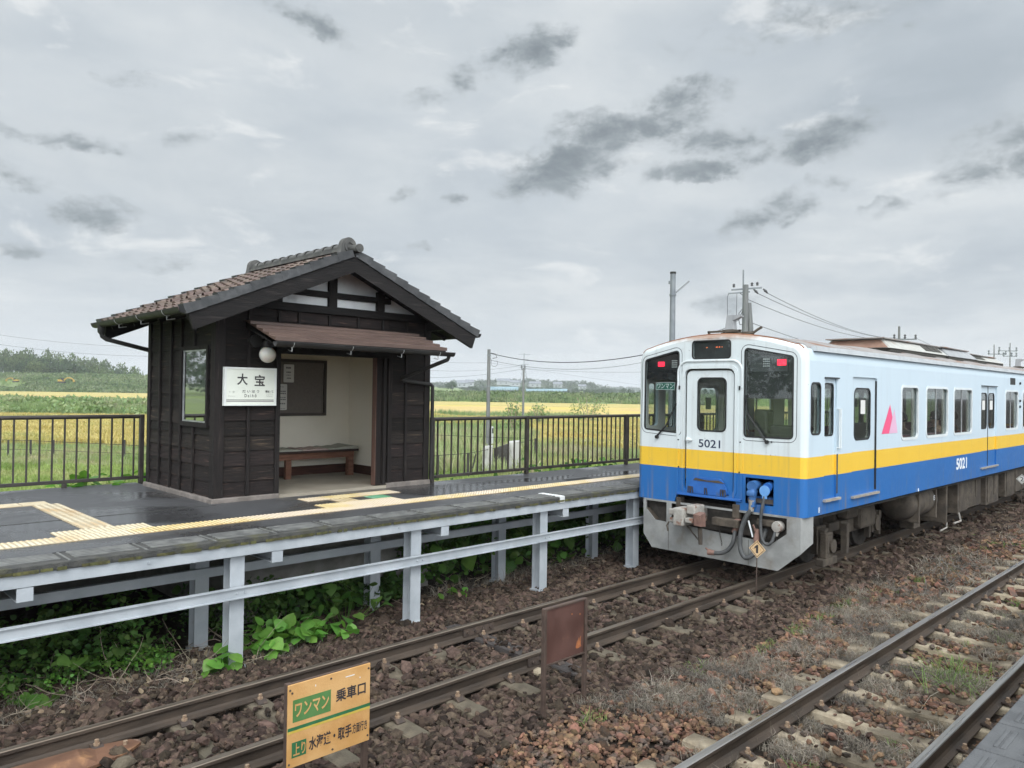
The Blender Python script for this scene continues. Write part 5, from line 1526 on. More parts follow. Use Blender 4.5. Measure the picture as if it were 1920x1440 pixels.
mb = MB(); mb.hexa([(TX - .013, 7.08, .43), (TX + .26, 7.20, .6), (TX + .26, 7.212, .6), (TX - .013, 7.092, .43), (TX - .013, 7.08, .984), (TX + .26, 7.20, .984), (TX + .26, 7.212, .984), (TX - .013, 7.092, .984)])
mb.build("wing", m_skirt, sk)
mb = MB(); mb.hexa([(TX + .004, 6.60, .66), (TX + .30, 6.60, .66), (TX + .30, 6.655, .66), (TX + .004, 6.655, .66), (TX + .004, 6.60, .98), (TX + .30, 6.60, .98), (TX + .30, 6.655, .98), (TX + .004, 6.655, .98)]); mb.hexa([(TX + .004, 7.045, .82), (TX + .25, 7.045, .82), (TX + .25, 6.88, .665), (TX + .004, 6.88, .665), (TX + .004, 7.05, .83), (TX + .25, 7.05, .83), (TX + .25, 6.885, .675), (TX + .004, 6.885, .675)])
mb.build("stiffener", m_grime, sk)
mb = MB(); mb.box(TX - .018, TX - .0155, 6.625, 6.63, .235, .66); mb.box(TX - .018, TX - .0155, 5.30, 5.305, .23, .59); mb.build("seam", m_grime, sk)
# ---- coupler
mb = MB()
mb.bev(TX - .40, TX - .10, 6.13, 6.30, .70, .96, .02); mb.bev(TX - .36, TX - .14, 6.31, 6.40, .84, .93, .015); mb.bev(TX - .34, TX - .16, 6.31, 6.40, .73, .80, .015)
mb.bev(TX - .33, TX - .05, 5.98, 6.125, .88, 1.01, .02); mb.bev(TX - .38, TX - .15, 5.98, 6.12, .76, .83, .015)
mb.bev(TX - .10, TX + .6, 6.03, 6.22, .74, .94, .02)
cp = mb.build("coupler", m_coup, tr)
mb = MB(); mb.hexa([(TX - .40, 5.84, .74), (TX - .24, 5.85, .72), (TX - .22, 5.97, .72), (TX - .38, 5.96, .74), (TX - .42, 5.83, .90), (TX - .24, 5.86, .92), (TX - .22, 5.97, .92), (TX - .40, 5.96, .90)]); mb.build("knuckle", m_cock, cp)
mb = MB(); mb.cyl((TX - .28, 5.92, .70), (TX - .26, 5.92, .46), .035, .03, 10); mb.build("pin", m_grime, cp)
mb = MB(); mb.tube([(TX - .2, 6.2, .70), (TX - .25, 6.03, .58), (TX - .26, 5.93, .50)], .012, 6); mb.build("rod", m_grime, cp)
mb = MB(); mb.tube([(TX - .38, 6.38, .74), (TX - .39, 6.41, .68), (TX - .37, 6.40, .60)], .012, 6); mb.build("handle", m_grime, cp)
mb = MB(); mb.bev(TX - .12, TX + .0, 5.42, 5.83, .74, .85, .01); mb.build("buffer_beam", m_grime, tr)
mb = MB(); mb.bev(TX + .1, TX + .2, 4.6, 7.1, .62, .97, .01); mb.build("underframe_end", m_grimedk, tr)
mb = MB(); mb.bev(TX - .02, TX + .1, 5.45, 5.56, .86, 1.06, .01); mb.build("bracket", m_grime, tr)
mb = MB(); mb.bev(TX - .02, TX + .1, 6.42, 6.5, .8, 1.06, .01); mb.build("bracket", m_grime, tr)
mb = MB(); mb.bev(TX - .0, TX + .1, 4.93, 5.2, .80, .90, .02); mb.build("bracket", m_grime, tr)
mb = MB()
for k in range(14): # chain
    z = .80 - k * .026; c_ = Vector((TX - .05, 5.72 + .02 * math.sin(k * .35), z)); aa = (Vector((0, .008, 0)), Vector((.008, 0, 0)))[k % 2]
    mb.tube([c_ + aa * math.cos(t) + Vector((0, 0, .018 * math.sin(t))) for t in [2 * math.pi * i / 8 for i in range(9)]], .0035, 4, caps=False)
mb.build("chain", m_grimedk, tr)
hose([(TX - .04, 5.50, .72), (TX - .08, 5.485, .62), (TX - .10, 5.50, .52), (TX - .12, 5.56, .42), (TX - .13, 5.66, .36), (TX - .14, 5.78, .345)], .030, "brake_hose")
mb = MB(); mb.cyl((TX - .03, 5.46, .80), (TX - .05, 5.51, .66), .042, .035, 10); mb.bev(TX - .07, TX + .0, 5.42, 5.50, .78, .86, .01); mb.build("air_cock", m_cock, tr)
mb = MB(); mb.cyl((TX - .14, 5.76, .345), (TX - .145, 5.86, .345), .034, .045, 10); mb.tube([(TX - .14, 5.84, .36), (TX - .16, 5.90, .40)], .014, 6); mb.build("hose_coupling", m_cock, tr)
mb = MB(); mb.cyl((TX - .03, 5.15, .76), (TX - .06, 5.16, .60), .035, .045, 10); mb.cyl((TX - .06, 5.16, .6), (TX - .07, 5.16, .5), .036, .03, 10); mb.tube([(TX - .06, 5.17, .72), (TX - .10, 5.19, .82)], .013, 6); mb.build("air_cock", m_cock, tr)
mb = MB(); mb.lathe([(.02, -.03), (.07, -.025), (.078, .0), (.078, .08), (.05, .10)], (TX - .02, 4.88, .825), 16, 'X'); mb.cyl((TX + .0, 4.88, .76), (TX - .01, 4.90, .70), .03, .025, 8); mb.build("electric_socket", m_coup, tr, smooth=True)
mb = MB(); mb.tube([(TX - .03, 5.30, .86), (TX - .05, 5.22, .64)], .012, 6); mb.build("cock_lever", m_wnum, tr)

# ---- side: cab window, cab door, sliding doors, windows
for (Y, S_, nearside) in ((TY0, 1, True), (TY1, -1, False)):
    pf = fS(Y, S_)
    def plate(name, lp_, hs, d0, d, m, par):
        mb = MB(); mb.panel(lp_, hs, d, fS(Y + S_ * d0, S_)); return mb.build(name, m, par)
    # small cab window
    o = plate("window", grow(HS['win_small'], .012), [grow(HS['win_small'], -.014)], -.004, .014, m_black, tr); plate("pane", HS['win_small'], [], .018, .005, m_twin, o)
    # cab door, set back, with handrail
    w_ = rrect(10.575, 10.885, 2.07, 2.80, .055)
    d = plate("cab_door", HS['cab_door'], [w_], .030, .02, m_side, tr); plate("pane", w_, [], .038, .005, m_twin, d); plate("rubber", grow(w_, .010), [grow(w_, -.010)], .024, .012, m_black, d)
    mb = MB(); 
    for xx in (10.96, 11.015): mb.cyl((xx, Y - S_ * .035, 1.88), (xx, Y - S_ * .035, 2.45), .011, n=8); mb.cyl((xx, Y - S_ * .035, 1.89), (xx, Y + S_ * .01, 1.89), .009, n=6); mb.cyl((xx, Y - S_ * .035, 2.44), (xx, Y + S_ * .01, 2.44), .009, n=6)
    mb.build("handrail", m_whitep, d)
    mb = MB(); mb.box(10.948, 10.99, min(Y - S_ * .004, Y + S_ * .03), max(Y - S_ * .004, Y + S_ * .03), 1.24, 1.80); mb.build("recess", m_gasket, d)
    mb = MB(); mb.box(10.50, 11.02, min(Y, Y - S_ * .045), max(Y, Y - S_ * .045), 1.155, 1.188); mb.build("sill", m_sill, d)
    mb = MB(); mb.box(10.52, 10.99, min(Y, Y - S_ * .022), max(Y, Y - S_ * .022), 2.872, 2.89); mb.build("drip_strip", m_gasket, d)
    # door 1 (single leaf)
    w_ = rrect(11.64, 12.26, 1.975, 2.745, .10)
    d = plate("door", HS['door1'], [w_], .030, .018, m_side, tr); plate("pane", w_, [], .036, .005, m_twin, d); plate("rubber", grow(w_, .012), [grow(w_, -.010)], .024, .012, m_black, d)
    plate("sticker", rrect(11.90, 12.08, 2.36, 2.57, .005), [], .0345, .001, m_paper, d)
    mb = MB(); mb.box(12.453, 12.46, min(Y + S_ * .002, Y + S_ * .029), max(Y + S_ * .002, Y + S_ * .029), 1.16, 2.87); mb.build("edge_rubber", m_black, d)
    mb = MB(); mb.box(11.47, 12.50, min(Y, Y - S_ * .045), max(Y, Y - S_ * .045), 1.12, 1.152); mb.build("sill", m_sill, d)
    # doors 2 and 3 (double leaves)
    for xo in (18.28, 25.6):
        for k, (a, b, wa, wb) in enumerate(((.0, .608, .09, .53), (.612, 1.22, .68, 1.13))):
            w_ = rrect(xo + wa, xo + wb, 1.985, 2.735, .09)
            d = plate("door", [(xo + a, 1.175), (xo + b, 1.175), (xo + b, 2.885), (xo + a, 2.885)], [w_], .030, .018, m_side, tr); plate("pane", w_, [], .036, .005, m_twin, d); plate("rubber", grow(w_, .012), [grow(w_, -.010)], .024, .012, m_black, d)
            plate("sticker", rrect(xo + wa + .12, xo + wb - .10, 2.38, 2.58, .005), [], .0345, .001, m_paper, d)
            if k: 
                mb = MB(); mb.box(xo - .02, xo + 1.26, min(Y, Y - S_ * .04), max(Y, Y - S_ * .04), 1.14, 1.172); mb.build("sill", m_sill, d)
                mb = MB(); mb.box(xo + .602, xo + .618, min(Y + S_ * .02, Y + S_ * .029), max(Y + S_ * .02, Y + S_ * .029), 1.176, 2.884); mb.build("edge_rubber", m_black, d)
        mb = MB(); mb.box(xo - .01, xo + 1.23, min(Y, Y - S_ * .018), max(Y, Y - S_ * .018), 2.887, 2.90); mb.build("drip_strip", m_gasket, tr)
    # saloon windows: white frame, sliding bar, curtain
    for key in ('w1', 'w2', 'w3', 'w4', 'w5', 'w6', 'w7'):
        h = HS[key]; x0 = min(p[0] for p in h); x1 = max(p[0] for p in h)
        o = plate("window", grow(h, .03), [grow(h, -.012)], -.008, .03, m_whitep, tr)
        plate("pane", h, [], .030, .004, m_twin, o)
        if x1 - x0 > 1.0:
            mb = MB(); xm = (x0 + x1) / 2; mb.box(xm - .018, xm + .018, min(Y + S_ * .022, Y + S_ * .0295), max(Y + S_ * .022, Y + S_ * .0295), 1.94, 2.79); mb.build("mullion", m_bracket, o)
        mb = MB(); n = 14
        mb.raw([(x1 - .10 + .095 * i / n, Y + S_ * (.072 + .012 * math.sin(i * 1.9)), z) for z in (1.95, 2.79) for i in range(n + 1)], [(i, i + 1, n + 2 + i, n + 1 + i) for i in range(n)])
        mb.build("curtain", m_curtain, o)
# markings on the near side
yN = TY0 - .0025
text("number", "5021", .70, .225, lambda u, v, w: (16.58 + u, yN, 1.225 + v), m_wnum, tr, .03)
text("marking", "8", .045, .075, lambda u, v, w: (10.36 + u, yN, 1.02 + v), m_wnum, tr, .01)
mb = MB(); mb.panel([(12.66, 2.035), (12.98, 2.035), (13.13, 2.30), (13.02, 2.505)], [], 0, fS(yN)); em = mb.build("emblem", m_pink, tr, fixn=False)
mb = MB(); mb.panel([(12.985, 2.035), (13.37, 2.035), (13.22, 2.43), (13.135, 2.30)], [], 0, fS(yN)); mb.build("emblem_shade", m_pinkp, em, fixn=False)
mb = MB(); mb.bev(20.66, 21.12, TY0 - .006, TY0 + .01, 2.955, 3.115, .004); mb.build("side_display", m_black, tr)
mb = MB()
for x, z in ((21.55, 3.0), (21.55, 2.58), (21.55, 2.44)): mb.cyl((x, TY0 - .03, z), (x, TY0, z), .03, n=10)
mb.build("side_lamp", m_black, tr)
mb = MB(); mb.tube([(14.40, TY0 - .004, 1.04), (14.40, TY0 - .004, .99)], .012, 6); mb.build("jacking_mark", m_wnum, tr)

# ---- underfloor
mb = MB(); mb.box(TX + .3, TE, TY0 + .12, TY1 - .12, .90, .98); mb.build("underframe", m_grimedk, tr)
mb = MB(); mb.box(TX + .3, TE, TY0 + .12, TY0 + .16, .93, 1.0); mb.build("solebar", m_grime, tr)
def bogie(xc):
    b = MB()
    for y in (RA - .80, RA + .74):
        b.bev(xc - 1.5, xc + 1.5, y, y + .06, .46, .60, .02); b.bev(xc - .35, xc + .35, y - .03, y + .09, .38, .60, .02)
        for xx in (xc - 1.05, xc + 1.05):
            b.bev(xx - .16, xx + .16, y - .06, y + .08, .28, .56, .02); b.bev(xx - .26, xx - .19, y - .05, y + .05, .20, .62, .01); b.bev(xx + .19, xx + .26, y - .05, y + .05, .20, .62, .01)
            b.lathe([(.12, 0), (.12, .05), (.05, .07)], (xx, y - .10, .42), 14, 'Y')
        b.bev(xc - .28, xc + .28, y - .10, y + .1, .62, .84, .05)
    b.bev(xc - .3, xc + .3, RA - .7, RA + .7, .45, .75, .02)
    o = b.build("bogie", m_grime, tr)
    for xx in (xc - 1.05, xc + 1.05):
        for sy in (-1, 1):
            w = MB(); y = RA + sy * .566
            w.lathe([(.02, -.05), (.40, -.045), (.425, -.035), (.43, .03), (.455, .045), (.455, .065), (.3, .07), (.1, .09), (.02, .09)] if sy < 0 else [(.02, -.09), (.1, -.09), (.3, -.07), (.455, -.065), (.455, -.045), (.43, -.03), (.425, .035), (.40, .045), (.02, .05)], (xx, y, .43), 36, 'Y')
            w.build("wheel", m_grimedk, o, smooth=True)
        a = MB(); a.cyl((xx, RA - .5, .43), (xx, RA + .5, .43), .08); a.build("axle", m_grimedk, o)
    return o
bogie(12.85); bogie(26.6)
mb = MB(); y0 = 4.86
for xx in (11.28, 12.1):
    mb = MB(); mb.bev(xx - .05, xx + .05, y0 - .08, y0 + .02, .18, .64, .01); mb.build("guard_bracket", m_grime, tr)
mb = MB()
mb.bev(11.2, 11.45, y0 - .12, y0 - .02, .22, .60, .015); mb.bev(11.23, 11.42, y0 - .125, y0 - .115, .30, .55, .01); mb.cyl((11.38, y0 - .16, .40), (11.38, y0 - .02, .40), .10, n=14); mb.bev(11.1, 11.6, y0 - .12, y0, .12, .225, .01)
mb.build("axle_box", m_grime, tr)
mb = MB(); mb.bev(13.0, 13.65, 4.92, 5.10, .42, .78, .06); mb.build("brake_cylinder", m_grime, tr)
mb = MB(); mb.lathe([(.02, 0), (.20, .02), (.29, .10), (.31, .2), (.31, 1.35), (.29, 1.48), (.20, 1.57), (.02, 1.60)], (14.55, 4.95, .70), 24, 'X'); tk = mb.build("air_tank", m_grime, tr, smooth=True)
mb = MB(); 
for x in (14.85, 15.8):
    mb = MB(); mb.bev(x, x + .06, 4.62, 5.2, .36, 1.0, .01); mb.build("strap", m_grime, tk)
text("marking", "15", .09, .09, lambda u, v, w: (15.7 + u, 4.637, .70 + v), m_wnum, tk, .01)
mb = MB(); mb.bev(15.0, 15.35, 4.75, 5.0, .22, .42, .02); mb.build("drain_box", m_grime, tr)
def ubox(x0, x1, z0, z1, y=4.68, m=None, d=.6, name="equipment_box", ribs=()):
    mb = MB(); mb.bev(x0, x1, y, y + d, z0, z1, .012); o = mb.build(name, m or m_grime, tr)
    for (a, b, c, e) in ribs:
        k = MB(); k.bev(a, b, y - .014, y - .001, c, e, .004); k.build("cover", m or m_grime, o)
    return o
ubox(16.35, 16.42, .20, .98, 4.6); ubox(16.5, 17.3, .30, .94, 4.9, m_grimedk); ubox(17.3, 17.42, .28, .98, 4.66); ubox(17.45, 17.95, .30, .98, 4.66)
ubox(18.0, 19.2, .30, .92, 4.72, ribs=((18.1, 18.5, .38, .86), (18.75, 19.0, .5, .9))); ubox(19.35, 20.4, .26, .95, 4.66, ribs=((19.45, 19.9, .32, .88), (19.98, 20.3, .45, .9)))
ubox(20.55, 20.9, .4, .95, 4.8, m_grimedk); ubox(21.0, 21.9, .30, .95, 4.66, ribs=((21.1, 21.5, .36, .88),)); ubox(22.0, 22.5, .34, .95, 4.66); ubox(22.7, 23.4, .34, .92, 4.7); ubox(23.6, 24.6, .3, .95, 4.66, ribs=((23.7, 24.4, .38, .86),))
mb = MB(); mb.tube([(16.38, 4.6, .22), (16.38, 4.6, .12), (16.0, 4.6, .10)], .015, 6); mb.tube([(17.36, 4.66, .3), (17.36, 4.62, .14), (16.9, 4.62, .14)], .02, 6); mb.build("pipe", m_coup, tr)
mb = MB(); mb.box(TX + .5, TE, TC - .5, TC + .9, .35, .95); mb.build("engine_mass", m_grimedk, tr)

# ---- roof equipment
def acunit(x0, x1, y0, y1, z0, z1, mats, grille=None):
    m1, m2 = mats
    mb = MB(); sl_ = .12
    mb.hexa([(x0, y0, z0), (x1, y0, z0), (x1, y1, z0), (x0, y1, z0), (x0 + .10, y0 + .20, z1), (x1 - .2, y0 + .20, z1), (x1 - .2, y1 - .20, z1), (x0 + .10, y1 - .20, z1)])
    o = mb.build("air_conditioner", m1, tr)
    mb = MB(); mb.hexa([(x0 - .02, y0 + .05, z0 + .01), (x0 + .005, y0 + .05, z0 + .01), (x0 + .005, y1 - .05, z0 + .01), (x0 - .02, y1 - .05, z0 + .01), (x0 + .075, y0 + .22, z1 - .02), (x0 + .10, y0 + .22, z1 - .02), (x0 + .10, y1 - .22, z1 - .02), (x0 + .075, y1 - .22, z1 - .02)]); mb.build("end_panel", m2, o)
    mb = MB(); mb.hexa([(x0 - .04, y0 + .12, z1), (x1 - .14, y0 + .16, z1), (x1 - .14, y1 - .16, z1), (x0 - .04, y1 - .12, z1), (x0 - .04, y0 + .12, z1 + .02), (x1 - .14, y0 + .16, z1 + .02), (x1 - .14, y1 - .16, z1 + .02), (x0 - .04, y1 - .12, z1 + .02)]); mb.build("lid", m_roofp, o)
    for gx0, gx1 in (grille or ()):
        k = MB()
        def pq(x, f, o_): return (x, y0 + .20 * f - .012 * o_, z0 + (z1 - z0) * f + .004 * o_)
        k.hexa([pq(gx0, .25, 1), pq(gx1, .25, 1), pq(gx1, .25, -1), pq(gx0, .25, -1), pq(gx0, .85, 1), pq(gx1, .85, 1), pq(gx1, .85, -1), pq(gx0, .85, -1)])
        k.build("grille", m_grille, o)
    mb = MB(); mb.bev(x0 + .05, x1 - .05, y0 + .02, y1 - .02, z0 - .07, z0 - .001, .01); mb.build("base", m_grille, o)
    return o
acunit(15.06, 18.5, 5.20, 6.54, 3.55, 3.735, (m_acw, m_acrust), ((17.2, 17.52), (17.57, 17.89), (17.94, 18.25)))
acunit(18.65, 20.9, 5.22, 6.52, 3.55, 3.745, (m_acgrey, m_acgrey)); acunit(20.95, 23.5, 5.25, 6.5, 3.55, 3.69, (m_acw, m_acgrey), ((21.05, 21.85),))
def exhaust(x, y):
    b = MB(); b.hexa([(x - .07, y - .065, 3.62), (x + .07, y - .065, 3.62), (x + .07, y + .065, 3.62), (x - .07, y + .065, 3.62), (x - .045, y - .05, 3.845), (x + .045, y - .05, 3.845), (x + .045, y + .05, 3.845), (x - .045, y + .05, 3.845)])
    b.hexa([(x - .045, y - .19, 3.815), (x + .045, y - .19, 3.815), (x + .045, y - .051, 3.76), (x - .045, y - .051, 3.76), (x - .045, y - .19, 3.832), (x + .045, y - .19, 3.832), (x + .045, y - .051, 3.845), (x - .045, y - .051, 3.845)])
    o = b.build("exhaust", m_acgrey, tr)
    c = MB(); c.bev(x - .10, x + .10, y - .10, y + .10, 3.585, 3.622, .01)
    for a, d_ in ((-.2, -.26), (.2, -.26), (-.2, .26), (.2, .26), (0, -.12), (0, .12)): c.bar((x + a, y + d_, 3.50), (x + a, y + d_, 3.60), .03, .03)
    c.bar((x - .2, y - .28, 3.585), (x - .2, y + .28, 3.585), .03, .03); c.bar((x + .2, y - .28, 3.585), (x + .2, y + .28, 3.585), .03, .03)
    c.tube([(x - .1, y - .30, 3.56), (x - .1, y - .42, 3.55), (x - .1, y - .50, 3.60), (x - .1, y - .56, 3.63)], .02, 6)
    c.build("frame", m_grime, o)
exhaust(10.62, 6.0); exhaust(27.3, 5.75)
# ================================================================== fences on the platform
m_fence = mat("dark_brown_fence_paint", (0.028, 0.023, 0.020), (0.048, 0.040, 0.034), 5, 0.42, 0.6, c3=(0.075, 0.065, 0.055), s3=6, k3=(.6, .85))
def bar_fence(y, x0, x1, posts, label, first, pitch=0.155, stubs=()):
    f = thing("bar_fence", (x0, y, PZ), label, "fence")
    mb = MB(); mb.tube([(x0, y, 2.155), (x1, y, 2.155)], .030, 12); mb.build("top_rail", m_fence, f, smooth=True)
    mb = MB(); mb.bev(x0, x1, y - .022, y + .022, 1.195, 1.245, .006); mb.build("bottom_rail", m_fence, f)
    for px in posts:
        mb = MB(); mb.bev(px - .033, px + .033, y - .033, y + .033, PZ - .02, 2.185, .006); p = mb.build("post", m_fence, f)
        mb = MB(); mb.cyl((px + .045, y - .03, 1.22), (px + .045, y - .045, 1.22), .022, n=8); mb.build("bolt", m_gutter, p)
    for px in stubs:
        mb = MB(); mb.bev(px - .03, px + .03, y - .03, y + .03, PZ - .02, 1.194, .005); mb.build("foot", m_fence, f)
    proto = None; x = first
    while x < x1:
        if min(abs(x - p) for p in posts) > .06:
            if proto is None:
                mb = MB(); mb.box(x - .011, x + .011, y - .011, y + .011, 1.24, 2.135); proto = mb.build("bar", m_fence, f); px0 = x
            else:
                c = proto.copy(); COL.objects.link(c); c.parent = f; c.location.x = proto.location.x + (x - px0)
        x += pitch
    return f
bar_fence(12.40, -3.6, 4.23, [4.20, -3.55], "dark brown bar fence at the platform's back on the shelter's left side", -3.47, 0.1575, (3.15, .9, -1.4))
bar_fence(9.70, 7.74, 24.0, [7.755, 9.95, 12.93, 15.9, 18.9, 21.9, 23.95], "dark brown bar fence along the platform between the shelter and the railcar", 7.87, 0.1468)

# ================================================================== boards and markers beside the track
m_yboard = mat("sun_faded_orange_board", (0.50, 0.265, 0.085), (0.60, 0.35, 0.14), 3.2, 0.6, 0.8, c3=(0.42, 0.20, 0.07), s3=5, k3=(.55, .8), bump=.15, bscale=60)
m_gsign = mat("faded_green_sign_paint", (0.065, 0.17, 0.045), (0.09, 0.21, 0.065), 8, 0.6); m_gdark = mat("dark_green_sign_paint", (0.022, 0.12, 0.045), (0.03, 0.15, 0.06), 8, 0.6)
m_ylow = mat("faded_yellow_line_paint", (0.50, 0.36, 0.05), (0.56, 0.40, 0.09), 8, 0.6)
m_signpost = mat("brown_sign_steel", (0.055, 0.036, 0.028), (0.085, 0.055, 0.042), 9, 0.6, 0.8, c3=(0.13, 0.08, 0.05), s3=12, k3=(.6, .8))
m_rustback = mat("rusty_brown_board_back", (0.070, 0.031, 0.024), (0.105, 0.048, 0.037), 2.2, 0.5, 0.75, c3=(0.17, 0.08, 0.05), s3=4, k3=(.6, .85), bump=.1)
m_rustbright = mat("bright_rust_stain", (0.42, 0.15, 0.05), (0.30, 0.10, 0.04), 40, 0.8)
YB_ = 4.45
bx0, bx1, bz0, bz1 = 2.425, 3.045, 0.195, 0.725
bs = thing("boarding_sign", (bx0, YB_, -0.2), "faded orange board with green panels and black Japanese writing on two posts", "sign")
mb = MB(); mb.bev(bx0, bx1, YB_, YB_ + .012, bz0, bz1, .002); mb.build("board", m_yboard, bs)
for q in ((bz1 - .03, bz1 + .003), (bz0, bz0 + .03)):
    mb = MB(); mb.box(bx0, bx1, YB_ + .0125, YB_ + .035, *q); mb.build("frame", m_signpost, bs)
for x in (bx0 + .004, bx1 - .032):
    mb = MB(); mb.bev(x - .006, x + .032, YB_ + .013, YB_ + .05, -.32, bz1 + .004, .003); mb.build("post", m_signpost, bs)
def onb(x, z, o=0.0): return lambda u, v, w: (x + u, YB_ - w - o, z + v)
W_, H_ = bx1 - bx0, bz1 - bz0
def bxz(fx, fz): return bx0 + fx * W_, bz1 - fz * H_
def bpanel(name, fx0, fx1, fz0, fz1, m, o_=.0):
    x0, z1 = bxz(fx0, fz0); x1, z0 = bxz(fx1, fz1)
    mb = MB(); mb.box(x0, x1, YB_ - .0015 - o_, YB_ + .001, z0, z1); return mb.build(name, m, bs)
bpanel("panel", .055, .50, .19, .46, m_gsign); bpanel("panel", .05, .215, .70, .885, m_gdark); bpanel("line", .0, 1.0, .515, .555, m_gdark); bpanel("line", .0, 1.0, .557, .585, m_ylow)
def bt(s, fx0, fx1, fz0, fz1, m, bold=.02, o_=.002):
    x0, z1 = bxz(fx0, fz0); x1, z0 = bxz(fx1, fz1)
    text("lettering", s, x1 - x0, z1 - z0, onb(x0, z0, .0005), m, bs, bold, o_)
bt("ワンマン", .075, .475, .235, .405, m_yboard, .02, .003)
bt("乗車口", .56, .94, .215, .375, m_ink, .025)
bt("上り", .065, .205, .715, .865, m_yboard, .02, .003)
bt("水海道・取手", .245, .765, .70, .865, m_ink, .025)
bt("方面行き", .775, .965, .715, .845, m_ink, .018)
mb = MB()
for fx, fz in ((.02, .06), (.5, .055), (.975, .06), (.53, .95), (.975, .93), (.045, .10), (.02, .95)):
    x, z = bxz(fx, fz); mb.cyl((x, YB_ - .004, z), (x, YB_ + .002, z), .007, n=8)
mb.build("screw", m_clip, bs)
mb = MB(); 
for fx, fz, w, h in ((.68, .085, .07, .006), (.31, .075, .006, .012), (.86, .14, .006, .008)):
    x, z = bxz(fx, fz); mb.box(x, x + w, YB_ - .0012, YB_ + .001, z - h, z)
mb.build("chipped_paint", m_mark, bs)

rb = thing("back_board", (4.81, YB_, -0.2), "blank rusty brown board on two thin posts between the tracks", "sign")
rx0, rx1, rz0, rz1 = 4.825, 5.365, .265, .755
mb = MB(); mb.bev(rx0 + .01, rx1 - .01, YB_ + .010, YB_ + .018, rz0 + .01, rz1 - .004, .002); mb.build("board", m_rustback, rb)
for a, b, c, d in ((rx0, rx1, rz1 - .012, rz1 + .004), (rx0, rx1, rz0, rz0 + .012)):
    mb = MB(); mb.bev(a, b, YB_ - .004, YB_ + .04, c, d, .002); mb.build("rail", m_signpost, rb)
for x, zb in ((rx0, -.34), (rx1, -.36)):
    mb = MB(); mb.bev(x - .016, x + .016, YB_ - .008, YB_ + .03, zb, rz1 + .005, .003); mb.build("post", m_signpost, rb)
mb = MB(); s_ = MB()
st_pts = [(5.24, .345), (5.262, .40), (5.268, .36), (5.285, .425), (5.292, .375), (5.31, .43), (5.305, .36), (5.315, .335), (5.27, .325), (5.245, .33)]
mb.panel(st_pts, [], .0015, lambda u, v, w: (u, YB_ + .0082 + w, v)); 
for x, z in ((5.29, .62), (5.18, .64)): mb.box(x, x + .008, YB_ + .0085, YB_ + .0105, z, z + .014)
mb.build("rust_stain", m_rustbright, rb)
# small paper-white tag by the rail foot
m_diam = mat("faded_orange_marker", (0.60, 0.40, 0.21), (0.68, 0.48, 0.28), 9, 0.6, c3=(0.36, 0.20, 0.09), s3=20); m_diamw = mat("white_marker", (0.62, 0.62, 0.58), (0.7, 0.7, 0.66), 9, 0.6)
def stop_marker(x, z, num, r, m, label, zb=-.25):
    t = thing("stop_marker", (x, YB_, zb), label, "marker")
    lean = Vector((.02, 0, 0))
    mb = MB(); mb.tube([(x - .02, YB_ + .006, zb), (x, YB_ + .006, z + r * .5)], .0065, 8); mb.build("stake", m_signpost, t)
    d = lambda k: [(0, z - r * k), (r * k, z), (0, z + r * k), (-r * k, z)]
    fn = lambda o_: (lambda u, v, w: (x - .010 - o_ + w, YB_ - u, v))      # the plate faces the drivers
    mb = MB(); mb.panel(d(1), [], .004, fn(0)); mb.build("plate", m, t)
    mb = MB(); mb.panel(d(.88), [d(.80)], .001, fn(.0015)); mb.build("border", m_signpost, t)
    if num == "1":
        one = [(-.13, -.44), (.13, -.44), (.13, .46), (-.04, .46), (-.32, .22), (-.32, .02), (-.13, .16)]
        mb = MB(); mb.panel([(a * r, z + b * r) for a, b in one], [], .001, fn(.0015)); mb.build("number", m_ink, t)
    else: text("number", num, r * (.34 if num == "1" else .56), r * .85, lambda u, v, w: (x - .0118, YB_ + r * (.17 if num == "1" else .28) - u, z - r * .42 + v), m_ink, t, .012)
stop_marker(8.56, .775, "1", .108, m_diam, "orange diamond marker numbered 1 on a thin stake before the railcar")
stop_marker(21.62, .70, "2", .12, m_diamw, "white diamond marker numbered 2 beside the railcar's underfloor boxes")
# old flanged plate lying between the rails
m_rustplate = mat("orange_brown_rusty_steel", (0.105, 0.050, 0.028), (0.165, 0.080, 0.045), 4, 0.7, 0.85, c3=(0.30, 0.155, 0.075), s3=6, k3=(.55, .75), bump=.4)
ip = thing("iron_cover", (1.5, 6.2, -.12), "rusty orange-brown iron cover lying between the rails with a bolt at its end", "cover")
mb = MB(); 
pl_o = [(.6, 6.05), (1.75, 6.04), (2.0, 6.09), (2.14, 6.20), (2.10, 6.31), (1.9, 6.36), (.6, 6.36)]
mb.extr(pl_o, 'Z', -.150, -.128)
mb.hexa([(.62, 6.08, -.128), (1.80, 6.08, -.128), (1.85, 6.33, -.128), (.62, 6.33, -.128), (.62, 6.13, -.075), (1.70, 6.13, -.075), (1.72, 6.29, -.08), (.62, 6.29, -.08)])
mb.build("plate", m_rustplate, ip)
mb = MB(); mb.cyl((2.04, 6.24, -.13), (2.04, 6.24, -.10), .017, n=6); mb.build("bolt", m_bolt, ip)
for i, (x, y, r, m, lab) in enumerate(((1.93, 5.93, .07, m_conc, "mossy yellowish stone beside the rusty iron cover"), (5.50, 5.15, .05, m_concpale, "small pale cast block with a hole beside the near rail joint"))):
    mb = MB(); bm = bmesh.new(); bmesh.ops.create_icosphere(bm, subdivisions=2, radius=r)
    for v in bm.verts: v.co = Vector((x, y, -.13)) + Vector((v.co.x * 1.2, v.co.y, v.co.z * .8)) * (1 + .25 * (random.random() - .5))
    mb.bm(bm); tag(mb.build("stone", m), lab, "stone")

